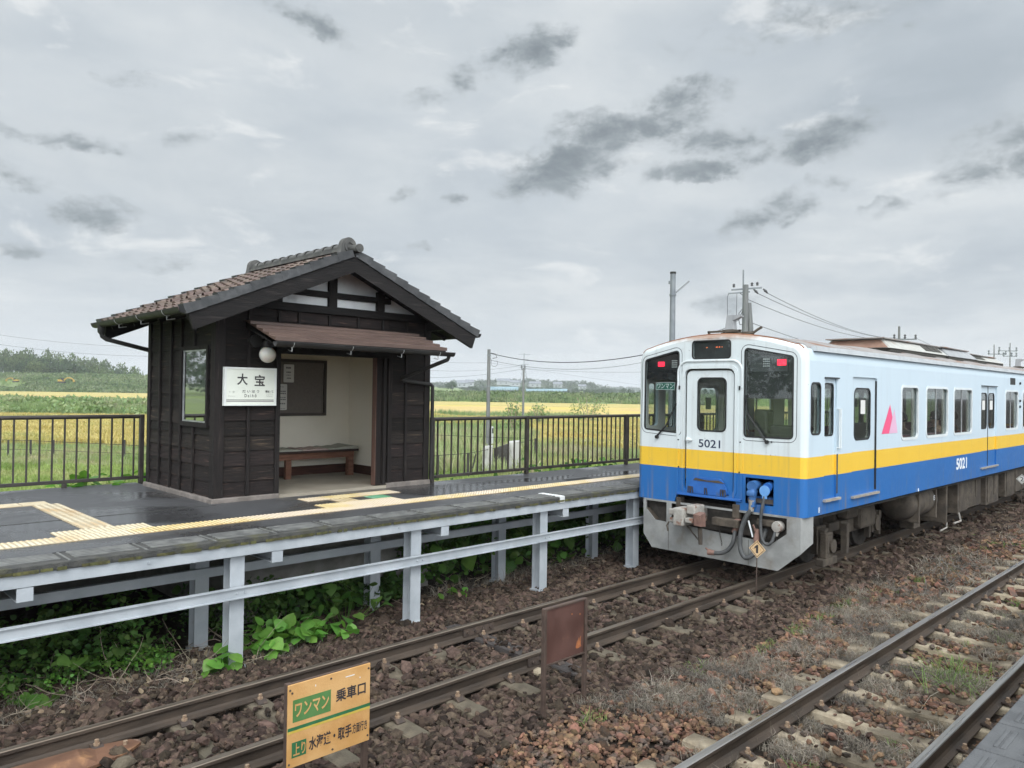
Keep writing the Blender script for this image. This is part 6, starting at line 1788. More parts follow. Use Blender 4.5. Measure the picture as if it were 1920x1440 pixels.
# ================================================================== passengers
m_skin = mat("skin", (0.46, 0.26, 0.18), (0.50, 0.29, 0.20), 9, 0.55, sub=.1); m_hair = mat("black_hair", (0.012, 0.010, 0.009), (0.025, 0.02, 0.018), 60, 0.5)
m_shirt_w = mat("white_shirt_cloth", (0.68, 0.66, 0.62), (0.72, 0.70, 0.66), 12, 0.9, bump=.3); m_shirt_d = mat("dark_jacket_cloth", (0.035, 0.033, 0.035), (0.05, 0.047, 0.05), 12, 0.9)
m_shirt_b = mat("grey_blue_shirt_cloth", (0.13, 0.15, 0.19), (0.17, 0.19, 0.23), 12, 0.9); m_trous = mat("dark_trouser_cloth", (0.03, 0.03, 0.036), (0.045, 0.045, 0.05), 12, 0.9)
def skinned(name, pts, edges, radii, m, parent, levels=2, root=0):
    me = bpy.data.meshes.new(name); me.from_pydata(pts, edges, [])
    o = bpy.data.objects.new(name, me); COL.objects.link(o)
    sk_ = o.modifiers.new("skin", 'SKIN')
    me.skin_vertices[0].data.foreach_set('radius', [v for r in radii for v in (r if isinstance(r, tuple) else (r, r))])
    for i, s in enumerate(me.skin_vertices[0].data): s.use_root = (i == root)
    sub_ = o.modifiers.new("sub", 'SUBSURF'); sub_.levels = levels; sub_.render_levels = levels
    dg = bpy.context.evaluated_depsgraph_get()
    m2 = bpy.data.meshes.new_from_object(o.evaluated_get(dg)); bpy.data.objects.remove(o); bpy.data.meshes.remove(me)
    m2.materials.clear(); m2.materials.append(m); m2.name = name
    m2.polygons.foreach_set('use_smooth', [True] * len(m2.polygons))
    ob = bpy.data.objects.new(name, m2); COL.objects.link(ob); ob.parent = parent
    return ob
def seated(loc, rz, label, shirt, lean=.05, headturn=0.0, drop=.02):
    """seated figure: local +Y is where it faces; the seat is at z = 0"""
    t = thing("person", loc, label, "person"); t.rotation_euler = (0, 0, rz)
    L = lean
    P = [(0, 0, .09), (0, -.02 + L, .28), (0, L - .01, .46), (0, L + .0, .56), (0, L + .03, .63), (0, L + .04, .73), (0, L + .05, .80),      # 0 pelvis .. 6 crown
         (-.10, .02, .08), (-.11, .42, .09), (-.12, .44, -.33), (-.12, .56, -.37),                                                          # left leg
         (.10, .02, .08), (.11, .42, .09), (.12, .44, -.33), (.12, .56, -.37),
         (-.19, L, .47), (-.25, L + .03, .22), (-.17, L + .24, .14), (-.13, L + .31, .13), (.19, L, .47), (.25, L + .03, .22), (.17, L + .24, .14), (.13, L + .31, .13)]
    E = [(0, 1), (1, 2), (2, 3), (3, 4), (4, 5), (5, 6), (0, 7), (7, 8), (8, 9), (9, 10), (0, 11), (11, 12), (12, 13), (13, 14), (2, 15), (15, 16), (16, 17), (17, 18), (2, 19), (19, 20), (20, 21), (21, 22)]
    Rr = [(.15, .12), (.14, .11), (.14, .10), .055, (.072, .085), (.085, .10), (.05, .06), .085, .065, .045, .04, .085, .065, .045, .04, .06, .045, .035, .03, .06, .045, .035, .03]
    skinned("body", P, E, Rr, m_skin, t)
    S = [(0, -.02, .05), (0, -.02 + L, .28), (0, L - .01, .45), (0, L, .525), (-.19, L, .465), (-.255, L + .02, .25), (.19, L, .465), (.255, L + .02, .25)]
    skinned("shirt", S, [(0, 1), (1, 2), (2, 3), (2, 4), (4, 5), (2, 6), (6, 7)], [(.17, .14), (.165, .13), (.16, .12), (.07, .07), .082, .068, .082, .068], shirt, t)
    T = [(0, 0, .07), (-.10, .02, .07), (-.11, .42, .085), (-.12, .44, -.30), (.10, .02, .07), (.11, .42, .085), (.12, .44, -.30)]
    skinned("trousers", T, [(0, 1), (1, 2), (2, 3), (0, 4), (4, 5), (5, 6)], [(.15, .12), .10, .078, .06, .10, .078, .06], m_trous, t)
    mb = MB(); bm = bmesh.new(); bmesh.ops.create_uvsphere(bm, u_segments=20, v_segments=14, radius=1.0)
    hy, hz = L + .035, .735
    dele = []
    for v in bm.verts:
        q = v.co.copy(); v.co = Vector((q.x * .098, hy - .012 + q.y * .118, hz + q.z * .125))
        if q.y > .35 and q.z < .45 or q.z < -.45: dele.append(v)
    bmesh.ops.delete(bm, geom=dele, context='VERTS')
    mb.bm(bm); mb.v = [tuple(Vector(v)) for v in mb.v]
    h = mb.build("hair", m_hair, None, smooth='all'); h.parent = t
    mb = MB(); mb.hexa([(-.014, hy + .095, hz - .045), (.014, hy + .095, hz - .045), (.014, hy + .06, hz - .045), (-.014, hy + .06, hz - .045), (-.006, hy + .10, hz + .01), (.006, hy + .10, hz + .01), (.006, hy + .07, hz + .01), (-.006, hy + .07, hz + .01)])
    for sx in (-1, 1): mb.lathe([(.004, -.012), (.022, 0), (.030, .006), (.012, .014)], (sx * .092, hy - .005, hz - .012), 8, 'X')
    f = mb.build("face", m_skin, None, smooth=True); f.parent = t
    mb = MB()
    for sx in (-1, 1): mb.lathe([(.002, 0), (.010, .004), (.006, .008)], (sx * .034, hy + .085, hz + .012), 8, 'Y')
    mb.box(-.022, .022, hy + .083, hy + .090, hz - .070, hz - .062)
    e_ = mb.build("eyes_and_mouth", m_hair, None); e_.parent = t
    return t
seated((14.93, 4.90, FZ + .33), R(60), "passenger in a white shirt behind the railcar window next to the pink emblem", m_shirt_w, .06)
seated((16.75, 4.90, FZ + .34), R(-20), "passenger in dark clothes seated behind the railcar's second saloon window", m_shirt_d, .02)
seated((17.95, 4.92, FZ + .33), R(8), "passenger in a grey-blue shirt low behind the railcar's third saloon window", m_shirt_b, .02)

# ================================================================== poles, wires
m_pole = mat("grey_concrete_pole", (0.125, 0.13, 0.13), (0.185, 0.185, 0.18), 3, 0.85, bump=.2, stretch=(3, 3, .4)); m_steelg = mat("galvanised_pole_steel", (0.15, 0.165, 0.18), (0.20, 0.215, 0.225), 4, 0.5)
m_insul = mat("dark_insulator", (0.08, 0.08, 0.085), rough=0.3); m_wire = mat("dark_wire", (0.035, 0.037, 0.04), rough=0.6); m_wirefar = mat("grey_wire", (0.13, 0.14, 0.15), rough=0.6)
m_lampw = mat("pale_lamp_casing", (0.5, 0.51, 0.5), rough=.5); m_lampg = mat("grey_lamp_casing", (0.20, 0.21, 0.215), rough=.5)
def vpole(px, ytop, depth, zb, r0, r1, name, label, m=m_pole, cat="pole", group=None):
    p = at(px, ytop, depth)
    t = thing(name, (p.x, p.y, zb), label, cat, group)
    mb = MB(); mb.cyl((p.x, p.y, zb), (p.x, p.y, p.z), r0, r1, 14); mb.build("shaft", m, t, smooth=True)
    return t, p
RIGHT = Vector((0.7124, -0.7016, 0.0)); FWD = Vector((0.7016, 0.7125, 0))
# platform lamp post behind the train
t, p = vpole(1262, 512, 19.0, PZ - .3, .085, .066, "platform_lamp", "grey platform lamp post with one slim arm rising behind the railcar's front", m_steelg, "lamp post")
mb = MB(); mb.cyl((p.x, p.y, p.z - .02), (p.x, p.y, p.z + .03), .075, n=14); mb.build("cap", m_gutter, t)
a = p + Vector((0, 0, -.50)) + RIGHT * .06; b = p + RIGHT * .40 + Vector((0, 0, -.20))
mb = MB(); mb.bar(a, b, .085, .035); mb.build("lamp_head", m_lampg, t)
mb = MB(); mb.bar(a + Vector((0, 0, -.02)), b + Vector((0, 0, -.02)), .06, .012); mb.build("tube", m_ledoff, t)
mb = MB(); mb.cyl(p + Vector((0, 0, -.53)), p + Vector((0, 0, -.57)), .085, n=14); mb.cyl(p + Vector((0, 0, -.27)) - RIGHT * .08, p + Vector((0, 0, -.20)) - RIGHT * .08, .03, n=8); mb.build("clamp", m_steelg, t)

def wire(pts, sag, r, label, m=m_wire, group="overhead wires"):
    out = []
    for i in range(len(pts) - 1):
        a, b = Vector(pts[i]), Vector(pts[i + 1])
        for k in range(16):
            q = k / 16; out.append(a.lerp(b, q) - Vector((0, 0, sag * 4 * q * (1 - q))))
    out.append(Vector(pts[-1]))
    mb = MB(); mb.tube(out, r, 5); return tag(mb.build("wire", m, smooth='all'), label, "wire", group)
# tall utility pole behind the train with crossarms
t, p = vpole(1398, 534, 34.0, -1.0, .17, .125, "utility_pole", "concrete utility pole with crossarms and a leaning brace pole behind the railcar roof")
q = at(1394, 506, 34.0)
mb = MB(); mb.cyl((q.x, q.y, p.z - 1.0), q, .035, n=8); mb.build("top_rod", m_steelg, t)
def px_m(d): return d / FPX
k34 = px_m(34.0)
def rel(dx_, dy_): return p + RIGHT * dx_ * k34 + Vector((0, 0, -dy_ * k34))
mb = MB(); mb.bar(rel(-26, 10), rel(30, 5), .07, .07); mb.build("crossarm", m_steelg, t)
mb = MB(); mb.bar(rel(-32, 17), rel(8, 13), .06, .06); mb.build("crossarm", m_steelg, t)
for dx_, dy_ in ((-22, 6), (12, 3), (22, 2)):
    mb = MB(); c = rel(dx_, dy_); mb.lathe([(.03, 0), (.07, .03), (.04, .07), (.07, .11), (.03, .16)], (c.x, c.y, c.z + .02), 8); mb.build("insulator", m_insul, t)
for dx_, dy_ in ((15, 8), (33, 7)):
    mb = MB(); c = rel(dx_, dy_); mb.tube([c, c + RIGHT * .12 + Vector((0, 0, -.10)), c + RIGHT * .2 + Vector((0, 0, -.2))], [.03, .06, .03], 8); mb.build("insulator", m_insul, t)
mb = MB(); b0 = rel(7, 34); b1 = rel(14, 130); mb.cyl(b1, b0, .13, .10, 12); mb.build("brace", m_pole, t, smooth=True)
mb = MB(); mb.tube([rel(-32, 18), rel(-34, 24), rel(-33, 70)], .012, 5); mb.tube([rel(-16, 16), rel(-17, 80)], .012, 5); mb.tube([rel(-10, 16), rel(-2, 22), rel(-3, 45), rel(-9, 58), rel(-12, 66), rel(-10, 75), rel(-3, 74)], .016, 5); mb.tube([rel(-6, 46), rel(-12, 54), rel(-10, 64), rel(-4, 60)], .016, 5); mb.build("cable_loop", m_wire, t)
F2 = at(1686, 612, 70.0)
t2 = thing("utility_pole", (F2.x, F2.y, -1.0), "far utility pole with one long crossarm above the railcar's air conditioner", "pole")
mb = MB(); mb.cyl((F2.x, F2.y, -1), F2, .16, .10, 10); mb.build("shaft", m_pole, t2, smooth=True)
k70 = px_m(70.)
mb = MB(); c = F2 + Vector((0, 0, -24 * k70)); mb.bar(c - RIGHT * 12 * k70, c + RIGHT * 33 * k70, .1, .1); mb.build("crossarm", m_steelg, t2)
for dx_ in (-9, 11, 31):
    mb = MB(); e = c + RIGHT * dx_ * k70; mb.lathe([(.05, 0), (.12, .1), (.06, .2), (.12, .3), (.05, .4)], (e.x, e.y, e.z + .05), 8); mb.build("insulator", m_insul, t2)
for (dx_, dy_, e, s) in ((35, 12, (-9, 22), .5), (17, 13, (11, 23), .6), (-4, 24, (31, 22), .8)):
    wire([rel(dx_, dy_), F2 + RIGHT * e[0] * k70 + Vector((0, 0, -e[1] * k70))], s, .013, "thin dark wire slanting down from the tall pole to the far pole")
wire([rel(8, 70), F2 + Vector((0, 0, -3.4))], .3, .013, "lowest wire running from the tall braced pole behind the railcar roof", group="overhead wires")
wire([rel(-4, 58), at(1340, 622, 24.0) ], .1, .012, "short wire running left from the tall braced pole down behind the roof")
wire([F2 + RIGHT * 33 * k70 + Vector((0, 0, -22 * k70)), at(1840, 668, 120.0)], .6, .015, "wire between the far pole and the pair of distant poles")
for px, yt, d, lab, arms in ((1864, 646, 120.0, "slim distant pole, left of the pair above the railcar's roof", ((-10, 22, 18),)), (1894, 643, 118.0, "distant pole with two crossarms, right of the pair above the railcar's roof", ((-20, 12, 15), (-12, 12, 25)))):
    P_ = at(px, yt, d); tt = thing("utility_pole", (P_.x, P_.y, -1), lab, "pole"); kk = px_m(d)
    mb = MB(); mb.cyl((P_.x, P_.y, -1), P_, .16, .07, 8); mb.build("shaft", m_pole, tt, smooth=True)
    for a0, a1, dz_ in arms:
        mb = MB(); c = P_ + Vector((0, 0, -dz_ * kk)); mb.bar(c + RIGHT * a0 * kk, c + RIGHT * a1 * kk, .12, .12)
        for u in (a0, (a0 + a1) / 2 + 3, a1): e = c + RIGHT * u * kk; mb.lathe([(.06, -.2), (.16, 0), (.08, .2), (.16, .4), (.06, .5)], (e.x, e.y, e.z + .1), 6)
        mb.build("crossarm", m_steelg, tt)
# the two poles standing in the fields
tA, pA = vpole(917, 655, 42.0, -1.1, .125, .085, "utility_pole", "nearer concrete pole in the field right of the shelter with a white meter box")
k42 = px_m(42.)
mb = MB(); c = at(921, 815, 41.86); mb.bev(c.x - .09, c.x + .09, c.y - .09, c.y + .05, c.z - .50, c.z + .45, .02); bxo = mb.build("meter_box", m_lampw, tA)
mb = MB(); mb.box(c.x - .02, c.x + .07, c.y - .1, c.y - .088, c.z + .08, c.z + .36); mb.build("window", m_black, bxo)
mb = MB(); mb.tube([pA + Vector((0, 0, -.2)) + RIGHT * .1, pA + RIGHT * .35 + Vector((0, 0, -.25)), pA + RIGHT * .45 + Vector((0, 0, -.45)), pA + RIGHT * .2 + Vector((0, 0, -.5))], .018, 5)
mb.tube([pA + Vector((0, 0, -.5)) + RIGHT * .1] + [pA + RIGHT * (.3 + .18 * math.cos(t_)) + Vector((0, 0, -.75 + .2 * math.sin(t_))) for t_ in [2.6 + i * .55 for i in range(9)]], .010, 5); mb.build("cable_loop", m_wire, tA)
mb = MB(); mb.cyl(pA + Vector((0, 0, -.30)), pA + Vector((0, 0, -.36)), .105, n=12); mb.cyl(pA + Vector((0, 0, -2.0)), pA + Vector((0, 0, -2.06)), .115, n=12); mb.build("band", m_steelg, tA)
tB, pB = vpole(982, 690, 100.0, -1.0, .17, .12, "utility_pole", "farther thin pole in the yellow rice field with a small crossarm")
k100 = px_m(100.)
mb = MB(); mb.bar(pB + RIGHT * -4.5 * k100 + Vector((0, 0, -.2)), pB + RIGHT * 3 * k100 + Vector((0, 0, -.2)), .12, .12)
for u in (-4, 2): e = pB + RIGHT * u * k100; mb.lathe([(.06, -.1), (.14, .1), (.06, .4)], (e.x, e.y, e.z), 6)
mb.build("crossarm", m_steelg, tB)
wire([pA + Vector((0, 0, -.22)) + RIGHT * .1, at(1300, 644, 30.0)], .62, .020, "thick dark cable hanging from the field pole towards the railcar")
wire([pA + Vector((0, 0, -.6)) + RIGHT * .1, at(1300, 655, 40.0)], .75, .010, "thin wire sagging below the thick cable right of the field pole")
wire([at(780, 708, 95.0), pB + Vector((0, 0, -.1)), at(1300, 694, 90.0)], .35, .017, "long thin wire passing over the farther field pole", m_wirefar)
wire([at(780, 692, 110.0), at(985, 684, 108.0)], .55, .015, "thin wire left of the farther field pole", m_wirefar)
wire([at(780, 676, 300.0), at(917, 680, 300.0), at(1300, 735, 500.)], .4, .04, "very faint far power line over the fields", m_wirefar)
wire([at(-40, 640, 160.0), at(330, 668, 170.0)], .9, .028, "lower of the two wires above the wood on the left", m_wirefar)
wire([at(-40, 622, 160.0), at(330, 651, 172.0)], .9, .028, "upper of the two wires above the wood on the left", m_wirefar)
# lattice pylon far off
PY = at(983, 662, 900.0); k9 = px_m(900.)
py_ = thing("power_pylon", (PY.x, PY.y, 0), "faint lattice power pylon far off behind the farther field pole", "pylon")
mb = MB(); H9 = PY.z
for sx in (-1, 1):
    for sy in (-1, 1):
        mb.bar((PY.x + sx * 5, PY.y + sy * 5, 0), (PY.x + sx * .6, PY.y + sy * .6, H9 * .7), .35, .35); mb.bar((PY.x + sx * .6, PY.y + sy * .6, H9 * .7), (PY.x + sx * .4, PY.y + sy * .4, H9), .3, .3)
for i in range(7):
    z0, z1 = H9 * .7 * i / 7, H9 * .7 * (i + 1) / 7; w0, w1 = 5 - 4.4 * i / 7, 5 - 4.4 * (i + 1) / 7
    for s1, s2 in ((1, 1), (1, -1)):
        mb.bar((PY.x - w0, PY.y - w0 * s1, z0), (PY.x + w1, PY.y + w1 * s2, z1), .2, .2); mb.bar((PY.x + w0, PY.y - w0 * s1, z0), (PY.x - w1, PY.y + w1 * s2, z1), .2, .2)
for f_, w in ((.72, 5.5), (.84, 5), (.97, 7)): c = Vector((PY.x, PY.y, H9 * f_)); mb.bar(c - RIGHT * w, c + RIGHT * w, .5, .5)
mb.build("lattice", m_steelg, py_)
# ================================================================== plants
def plant_mat(name, c1, c2, isl=0.35, scale=2.0, transl=0.35, rough=0.6, c3=None, s3=0.5, spec=0.25):
    m = mat(name, c1, c2, scale, rough, island=isl, spec=spec, c3=c3, s3=s3, k3=(.48, .62))
    nt = NT(m.node_tree); b = m.node_tree.nodes['Principled BSDF']; out = m.node_tree.nodes['Material Output']
    tr_ = nt.n('ShaderNodeBsdfTranslucent'); src = b.inputs['Base Color'].links[0].from_socket
    hs = nt.mix(1.0, src, (1.15, 1.25, 0.7), 'MULTIPLY'); nt.l(hs, tr_.inputs[0])
    mx = nt.n('ShaderNodeMixShader'); mx.inputs[0].default_value = transl
    nt.l(b.outputs[0], mx.inputs[1]); nt.l(tr_.outputs[0], mx.inputs[2]); nt.l(mx.outputs[0], out.inputs[0])
    return m
def blade_shapes(n, nb, h, w, spread, lean, seed=1, droop=0.5):
    rng = np.random.default_rng(seed); out = []
    for _ in range(n):
        V, F = [], []
        for b in range(nb):
            a = rng.uniform(0, 2 * np.pi); r = spread * math.sqrt(rng.random())
            bx, by = r * math.cos(a), r * math.sin(a)
            d = rng.uniform(0, 2 * np.pi); hh = h * rng.uniform(.55, 1.1); ln = lean * rng.uniform(.2, 1.3) * hh
            ux, uy = math.cos(d), math.sin(d); ww = w * rng.uniform(.7, 1.3)
            sx, sy = -uy * ww / 2, ux * ww / 2
            k = len(V)
            V += [(bx - sx, by - sy, 0), (bx + sx, by + sy, 0), (bx + ux * ln * .3 - sx * .8, by + uy * ln * .3 - sy * .8, hh * .6), (bx + ux * ln * .3 + sx * .8, by + uy * ln * .3 + sy * .8, hh * .6), (bx + ux * ln, by + uy * ln, hh * (1 - droop * .3))]
            F += [(k, k + 1, k + 3), (k, k + 3, k + 2), (k + 2, k + 3, k + 4)]
        out.append((np.array(V), np.array(F)))
    return out
def clump_shapes(n, nl, size, rad=(1, 1, 1), seed=2, shell=0.5):
    """ball of small leaf faces"""
    rng = np.random.default_rng(seed); out = []
    for _ in range(n):
        V, F = [], []
        for b in range(nl):
            p = rng.normal(size=3); p /= np.linalg.norm(p); p *= rng.uniform(shell, 1.0) ** (1 / 2)
            p = p * np.array(rad) * .5
            q = rot_mats(1, True, rng=rng)[0]; s = size * rng.uniform(.6, 1.3)
            quad = np.array([(-.5, 0, 0), (0, -.28, .06), (.5, 0, 0), (0, .28, .06)]) * s
            k = len(V); V += list(quad @ q.T + p); F += [(k, k + 1, k + 2), (k, k + 2, k + 3)]
        out.append((np.array(V), np.array(F)))
    return out
def leaf_shapes(n, L=1.0, W=0.8, seed=4, fold=.18, curl=.2):
    rng = np.random.default_rng(seed); out = []
    for _ in range(n):
        f = fold * rng.uniform(.4, 1.6); c = curl * rng.uniform(-.4, 1.4)
        mid = [(0, t * L, -c * t * t * L) for t in (0, .3, .65, 1.0)]
        w = [(.42 * W, .18 * L), (.5 * W, .45 * L), (.28 * W, .78 * L)]
        V = mid + [(-x, y, f * x - c * (y / L) ** 2 * L) for x, y in w] + [(x, y, f * x - c * (y / L) ** 2 * L) for x, y in w]
        F = [(0, 1, 4), (1, 5, 4), (1, 2, 5), (2, 6, 5), (2, 3, 6), (0, 7, 1), (1, 7, 8), (1, 8, 2), (2, 8, 9), (2, 9, 3)]
        out.append((np.array(V, float), np.array(F)))
    return out
def field(name, shapes, x, y, s, m, zoff=0.0, tilt=.12, hvar=.2, z=None):
    n = len(x); z = ground_z(x, y) + zoff if z is None else z
    S = np.repeat((s * RNG.uniform(1 - hvar, 1 + hvar, n))[:, None], 3, 1)
    return tag(scatter(name, shapes, np.stack([x, y, z], 1), S, rot_mats(n, False, tilt), m), kind='stuff')
def st_xy(s, t): return 0.70158 * s + 0.71259 * t, 0.71259 * s - 0.70158 * t

# ---- dead grey grass and green grass between the tracks
m_dry = plant_mat("dry_grey_grass", (0.19, 0.165, 0.135), (0.30, 0.265, 0.22), .45, 3, .15, c3=(0.14, 0.125, 0.11), s3=1.2)
m_gg = plant_mat("fresh_green_grass", (0.13, 0.21, 0.06), (0.22, 0.30, 0.10), .35)
dry = blade_shapes(14, 12, .085, .0030, .06, 1.5, 3, 1.2)
def patch(x, y): return .5 * vnoise(x, y, 61, .8) + .3 * vnoise(x, y, 62, 2.2) + .2 * vnoise(x, y, 63, 6.0)
def drygrass(name, n, x0, x1, y0, y1, thr, sc, shapes):
    x = RNG.uniform(x0, x1, n); y = RNG.uniform(y0, y1, n)
    k = (patch(x, y) > thr) & (y < border(x) + .12)
    for r in RAILS[2:]: k &= np.abs(y - r) > .06
    ph = np.abs((x - SLEEPERS_B[0] + 0.33) % 0.66 - 0.33); k &= ~((ph < .11) & (np.abs(y - RB) < 1.0) & (RNG.random(n) < .8))
    return field(name, shapes, x[k], y[k], np.full(k.sum(), sc), m_dry, .02, .4, .5)
drygrass("dry_grass", 19000, 3.0, 12, 1.1, 4.6, .565, 1.0, dry)
drygrass("dry_grass", 9000, 12, 30, 1.1, 4.6, .545, 1.3, blade_shapes(8, 8, .085, .006, .07, 1.4, 6, 1.2))
tl_ = blade_shapes(6, 3, .22, .003, .05, .5, 9, .6)
x = RNG.uniform(4, 12, 260); y = RNG.uniform(1.3, 4.1, 260); k = patch(x, y) > .5
field("dry_grass", tl_, x[k], y[k], np.full(k.sum(), 1.0), m_dry, .0, .3, .5)
gshape = blade_shapes(8, 16, .12, .0055, .06, .9, 12, .8)
gx_, gy_ = [], []
for (cx_, cy_, n, sd) in ((8.9, 4.10, 20, .12), (9.6, 4.15, 16, .16), (10.4, 4.12, 22, .22), (11.3, 4.1, 18, .25), (12.5, 4.0, 14, .25), (5.1, 4.15, 5, .08), (6.9, 4.2, 8, .12), (8.0, 4.05, 7, .1), (14.5, 4.1, 30, .5), (17, 4.0, 36, .7), (20, 3.9, 40, .9), (6.6, 2.2, 5, .12), (7.3, 1.95, 4, .08), (8.9, 2.6, 9, .2), (6.2, 3.3, 3, .05), (4.9, 2.55, 6, .15), (5.6, 2.5, 5, .1), (10.4, 2.4, 10, .3), (12.3, 2.5, 14, .4)):
    gx_ += list(RNG.normal(cx_, sd, n)); gy_ += list(RNG.normal(cy_, sd * .35, n))
field("green_grass", gshape, np.array(gx_), np.array(gy_), np.full(len(gx_), .8), m_gg, .0, .3, .4)
# the one big green tuft in the weedy track
tf = thing("grass_tuft", (8.35, 2.25, -.2), "long bright green grass tuft sprawling between the rails of the weedy track", "grass tuft")
xx = RNG.normal(8.35, .20, 26); yy = RNG.normal(2.25, .13, 26)
sh_ = blade_shapes(6, 5, .36, .006, .06, 1.5, 15, 1.8)
o = scatter("blades", sh_, np.stack([xx - 8.35, yy - 2.25, np.zeros(26)], 1), np.ones((26, 3)) * RNG.uniform(.7, 1.1, (26, 1)), rot_mats(26, False, .3), m_gg, tf)

# ---- leaves, sticks and vines at the foot of the platform
m_under = plant_mat("dark_undergrowth_leaf", (0.045, 0.10, 0.024), (0.095, 0.175, 0.042), .45, 3)
m_kudzu = plant_mat("bright_kudzu_leaf", (0.11, 0.26, 0.042), (0.17, 0.36, 0.065), .25, 6, .4, .45, spec=.4)
m_vine = plant_mat("vine_leaf", (0.05, 0.12, 0.02), (0.11, 0.21, 0.045), .4, 2)
m_dead = plant_mat("dead_leaf", (0.22, 0.155, 0.105), (0.33, 0.25, 0.18), .35, 8, .15, .8)
m_stick = mat("pale_dead_stick", (0.24, 0.19, 0.135), (0.36, 0.30, 0.23), 20, .9, island=.4)
LF = leaf_shapes(10, 1.0, .85); LW_ = leaf_shapes(10, 1.0, 1.05, 8, .12, .35)
def leaves(name, n, x0, x1, y0, y1, hmax, size, m, shapes, thr=.0, sel=None, tilt=.7, zmin=0.0):
    x = RNG.uniform(x0, x1, n); y = RNG.uniform(y0, y1, n)
    mk = .6 * vnoise(x, y, 71, 1.3) + .4 * vnoise(x, y, 72, 3.5)
    k = mk > thr
    if sel is not None: k &= sel(x, y)
    x, y, mk = x[k], y[k], mk[k]; n = len(x)
    h = zmin + hmax * (mk / .75) * RNG.random(n) ** .6
    z = ground_z(x, y) + .03 + h
    S = np.repeat((size * RNG.lognormal(0, .3, n))[:, None], 3, 1)
    return tag(scatter(name, shapes, np.stack([x, y, z], 1), S, rot_mats(n, False, tilt), m, smooth=True), kind='stuff')
edge_ok = lambda x, y: y > 7.55 + .25 * vnoise(x, x * 0, 81, 1.1) + .5 * sstep(2.6, 4.2, x)
leaves("undergrowth", 11000, -2.5, 4.6, 7.5, 9.6, .42, .036, m_under, LF, .40, edge_ok)
leaves("undergrowth", 5500, -2.5, 4.4, 7.9, 9.4, .72, .058, m_under, LF, .42, edge_ok)
leaves("undergrowth", 2600, 1.2, 3.6, 7.6, 8.1, .30, .032, m_kudzu, LF, .46, edge_ok)
leaves("undergrowth", 6500, 6.3, 22, 8.25, 9.4, 1.05, .085, m_under, LF, .34)
leaves("vine_leaves", 2600, 6.8, 22, 8.35, 9.4, 1.0, .13, m_vine, LW_, .30)
leaves("undergrowth", 1500, 4.3, 6.4, 8.2, 8.8, .5, .075, m_under, LF, .3)
leaves("vine_leaves", 9000, 7.6, 24, 9.6, 12.2, 1.0, .11, m_vine, LW_, .2, zmin=.1)
leaves("vine_leaves", 1500, -3, 4.3, 12.5, 13.2, .25, .07, m_vine, LF, .3)
leaves("vine_leaves", 1200, -3, 1.9, 12.46, 12.8, .55, .045, m_under, LF, .45)
def sticks(n, x0, x1, y0, y1, l0, l1, r):
    mb = MB()
    for _ in range(n):
        x, y = RNG.uniform(x0, x1), RNG.uniform(y0, y1); y = max(y, 7.15)
        z = float(ground_z(x, y)) + RNG.uniform(.03, .09); a = RNG.uniform(0, 6.28); L = RNG.uniform(l0, l1); e = RNG.normal(0.1, .35)
        p = Vector((x, y, z)); pts = [p]; d = Vector((math.cos(a) * math.cos(e), math.sin(a) * math.cos(e), abs(math.sin(e))))
        for k in range(4):
            d = (d + Vector(RNG.normal(0, .22, 3))).normalized(); d.z = d.z if pts[-1].z > -.16 else abs(d.z); pts.append(pts[-1] + d * L / 4)
        mb.tube(pts, [r * (1 - .18 * k) for k in range(5)], 4)
    return mb
o = sticks(260, -1, 4.2, 7.4, 8.3, .15, .6, .0042); s1 = o.build("dead_sticks", m_stick, fixn=False); tag(s1, kind='stuff')
o = sticks(60, 5.5, 12, 7.9, 8.8, .1, .5, .004); tag(o.build("dead_sticks", m_stick, fixn=False), kind='stuff')
x = RNG.uniform(.8, 4.0, 420); y = 7.62 + RNG.normal(0, .22, 420)
field("dead_leaves", LF, x, y, np.full(420, .055), m_dead, .05, .9, .4)
x = RNG.uniform(5.5, 14, 260); y = 8.25 + RNG.normal(0, .25, 260)
field("dead_leaves", LF, x, y, np.full(260, .06), m_dead, .05, .9, .4)
strawx = RNG.uniform(.8, 4.2, 900); field("straw", blade_shapes(6, 5, .10, .003, .05, 2.0, 33, 1.6), strawx, 7.55 + RNG.normal(0, .14, 900), np.full(900, 1.), m_dry, .02, .6, .4)
strawx = RNG.uniform(6.5, 11, 500); field("straw", blade_shapes(6, 5, .14, .003, .05, 1.4, 34, 1.2), strawx, 8.15 + RNG.normal(0, .18, 500), np.full(500, 1.), m_dry, .02, .6, .4)

def kudzu(x, y, n, spread, hgt, size, label, m=m_kudzu, group=None, z0=None):
    zb = float(ground_z(x, y)) if z0 is None else z0
    t = thing("broadleaf_plant", (x, y, zb), label, "plant", group)
    P, st_ = [], MB()
    for i in range(n):
        a = RNG.uniform(0, 6.28); r = spread * math.sqrt(RNG.random()); h = hgt * RNG.uniform(.35, 1.0) * (1.1 - .5 * r / spread)
        p = Vector((r * math.cos(a), r * .6 * math.sin(a), h)); P.append(p)
        st_.tube([(x + p.x * .3, y + p.y * .3, zb), (x + p.x * .8, y + p.y * .8, zb + p.z * .7), (x + p.x, y + p.y, zb + p.z)], .003, 4)
    P = np.array([tuple(p) for p in P])
    S = np.repeat((size * RNG.uniform(.7, 1.2, n))[:, None], 3, 1)
    scatter("foliage", LW_, P, S, rot_mats(n, False, .55), m, t, smooth=True)
    st_.build("stem", m_vine, t, fixn=False)
    return t
kudzu(4.02, 7.60, 70, .44, .38, .15, "clump of big bright green leaves beside the second platform post from the left", m_kudzu)
kudzu(4.58, 7.56, 34, .34, .26, .14, "bright green big-leaved clump reaching onto the ballast by the platform's foot", m_kudzu)
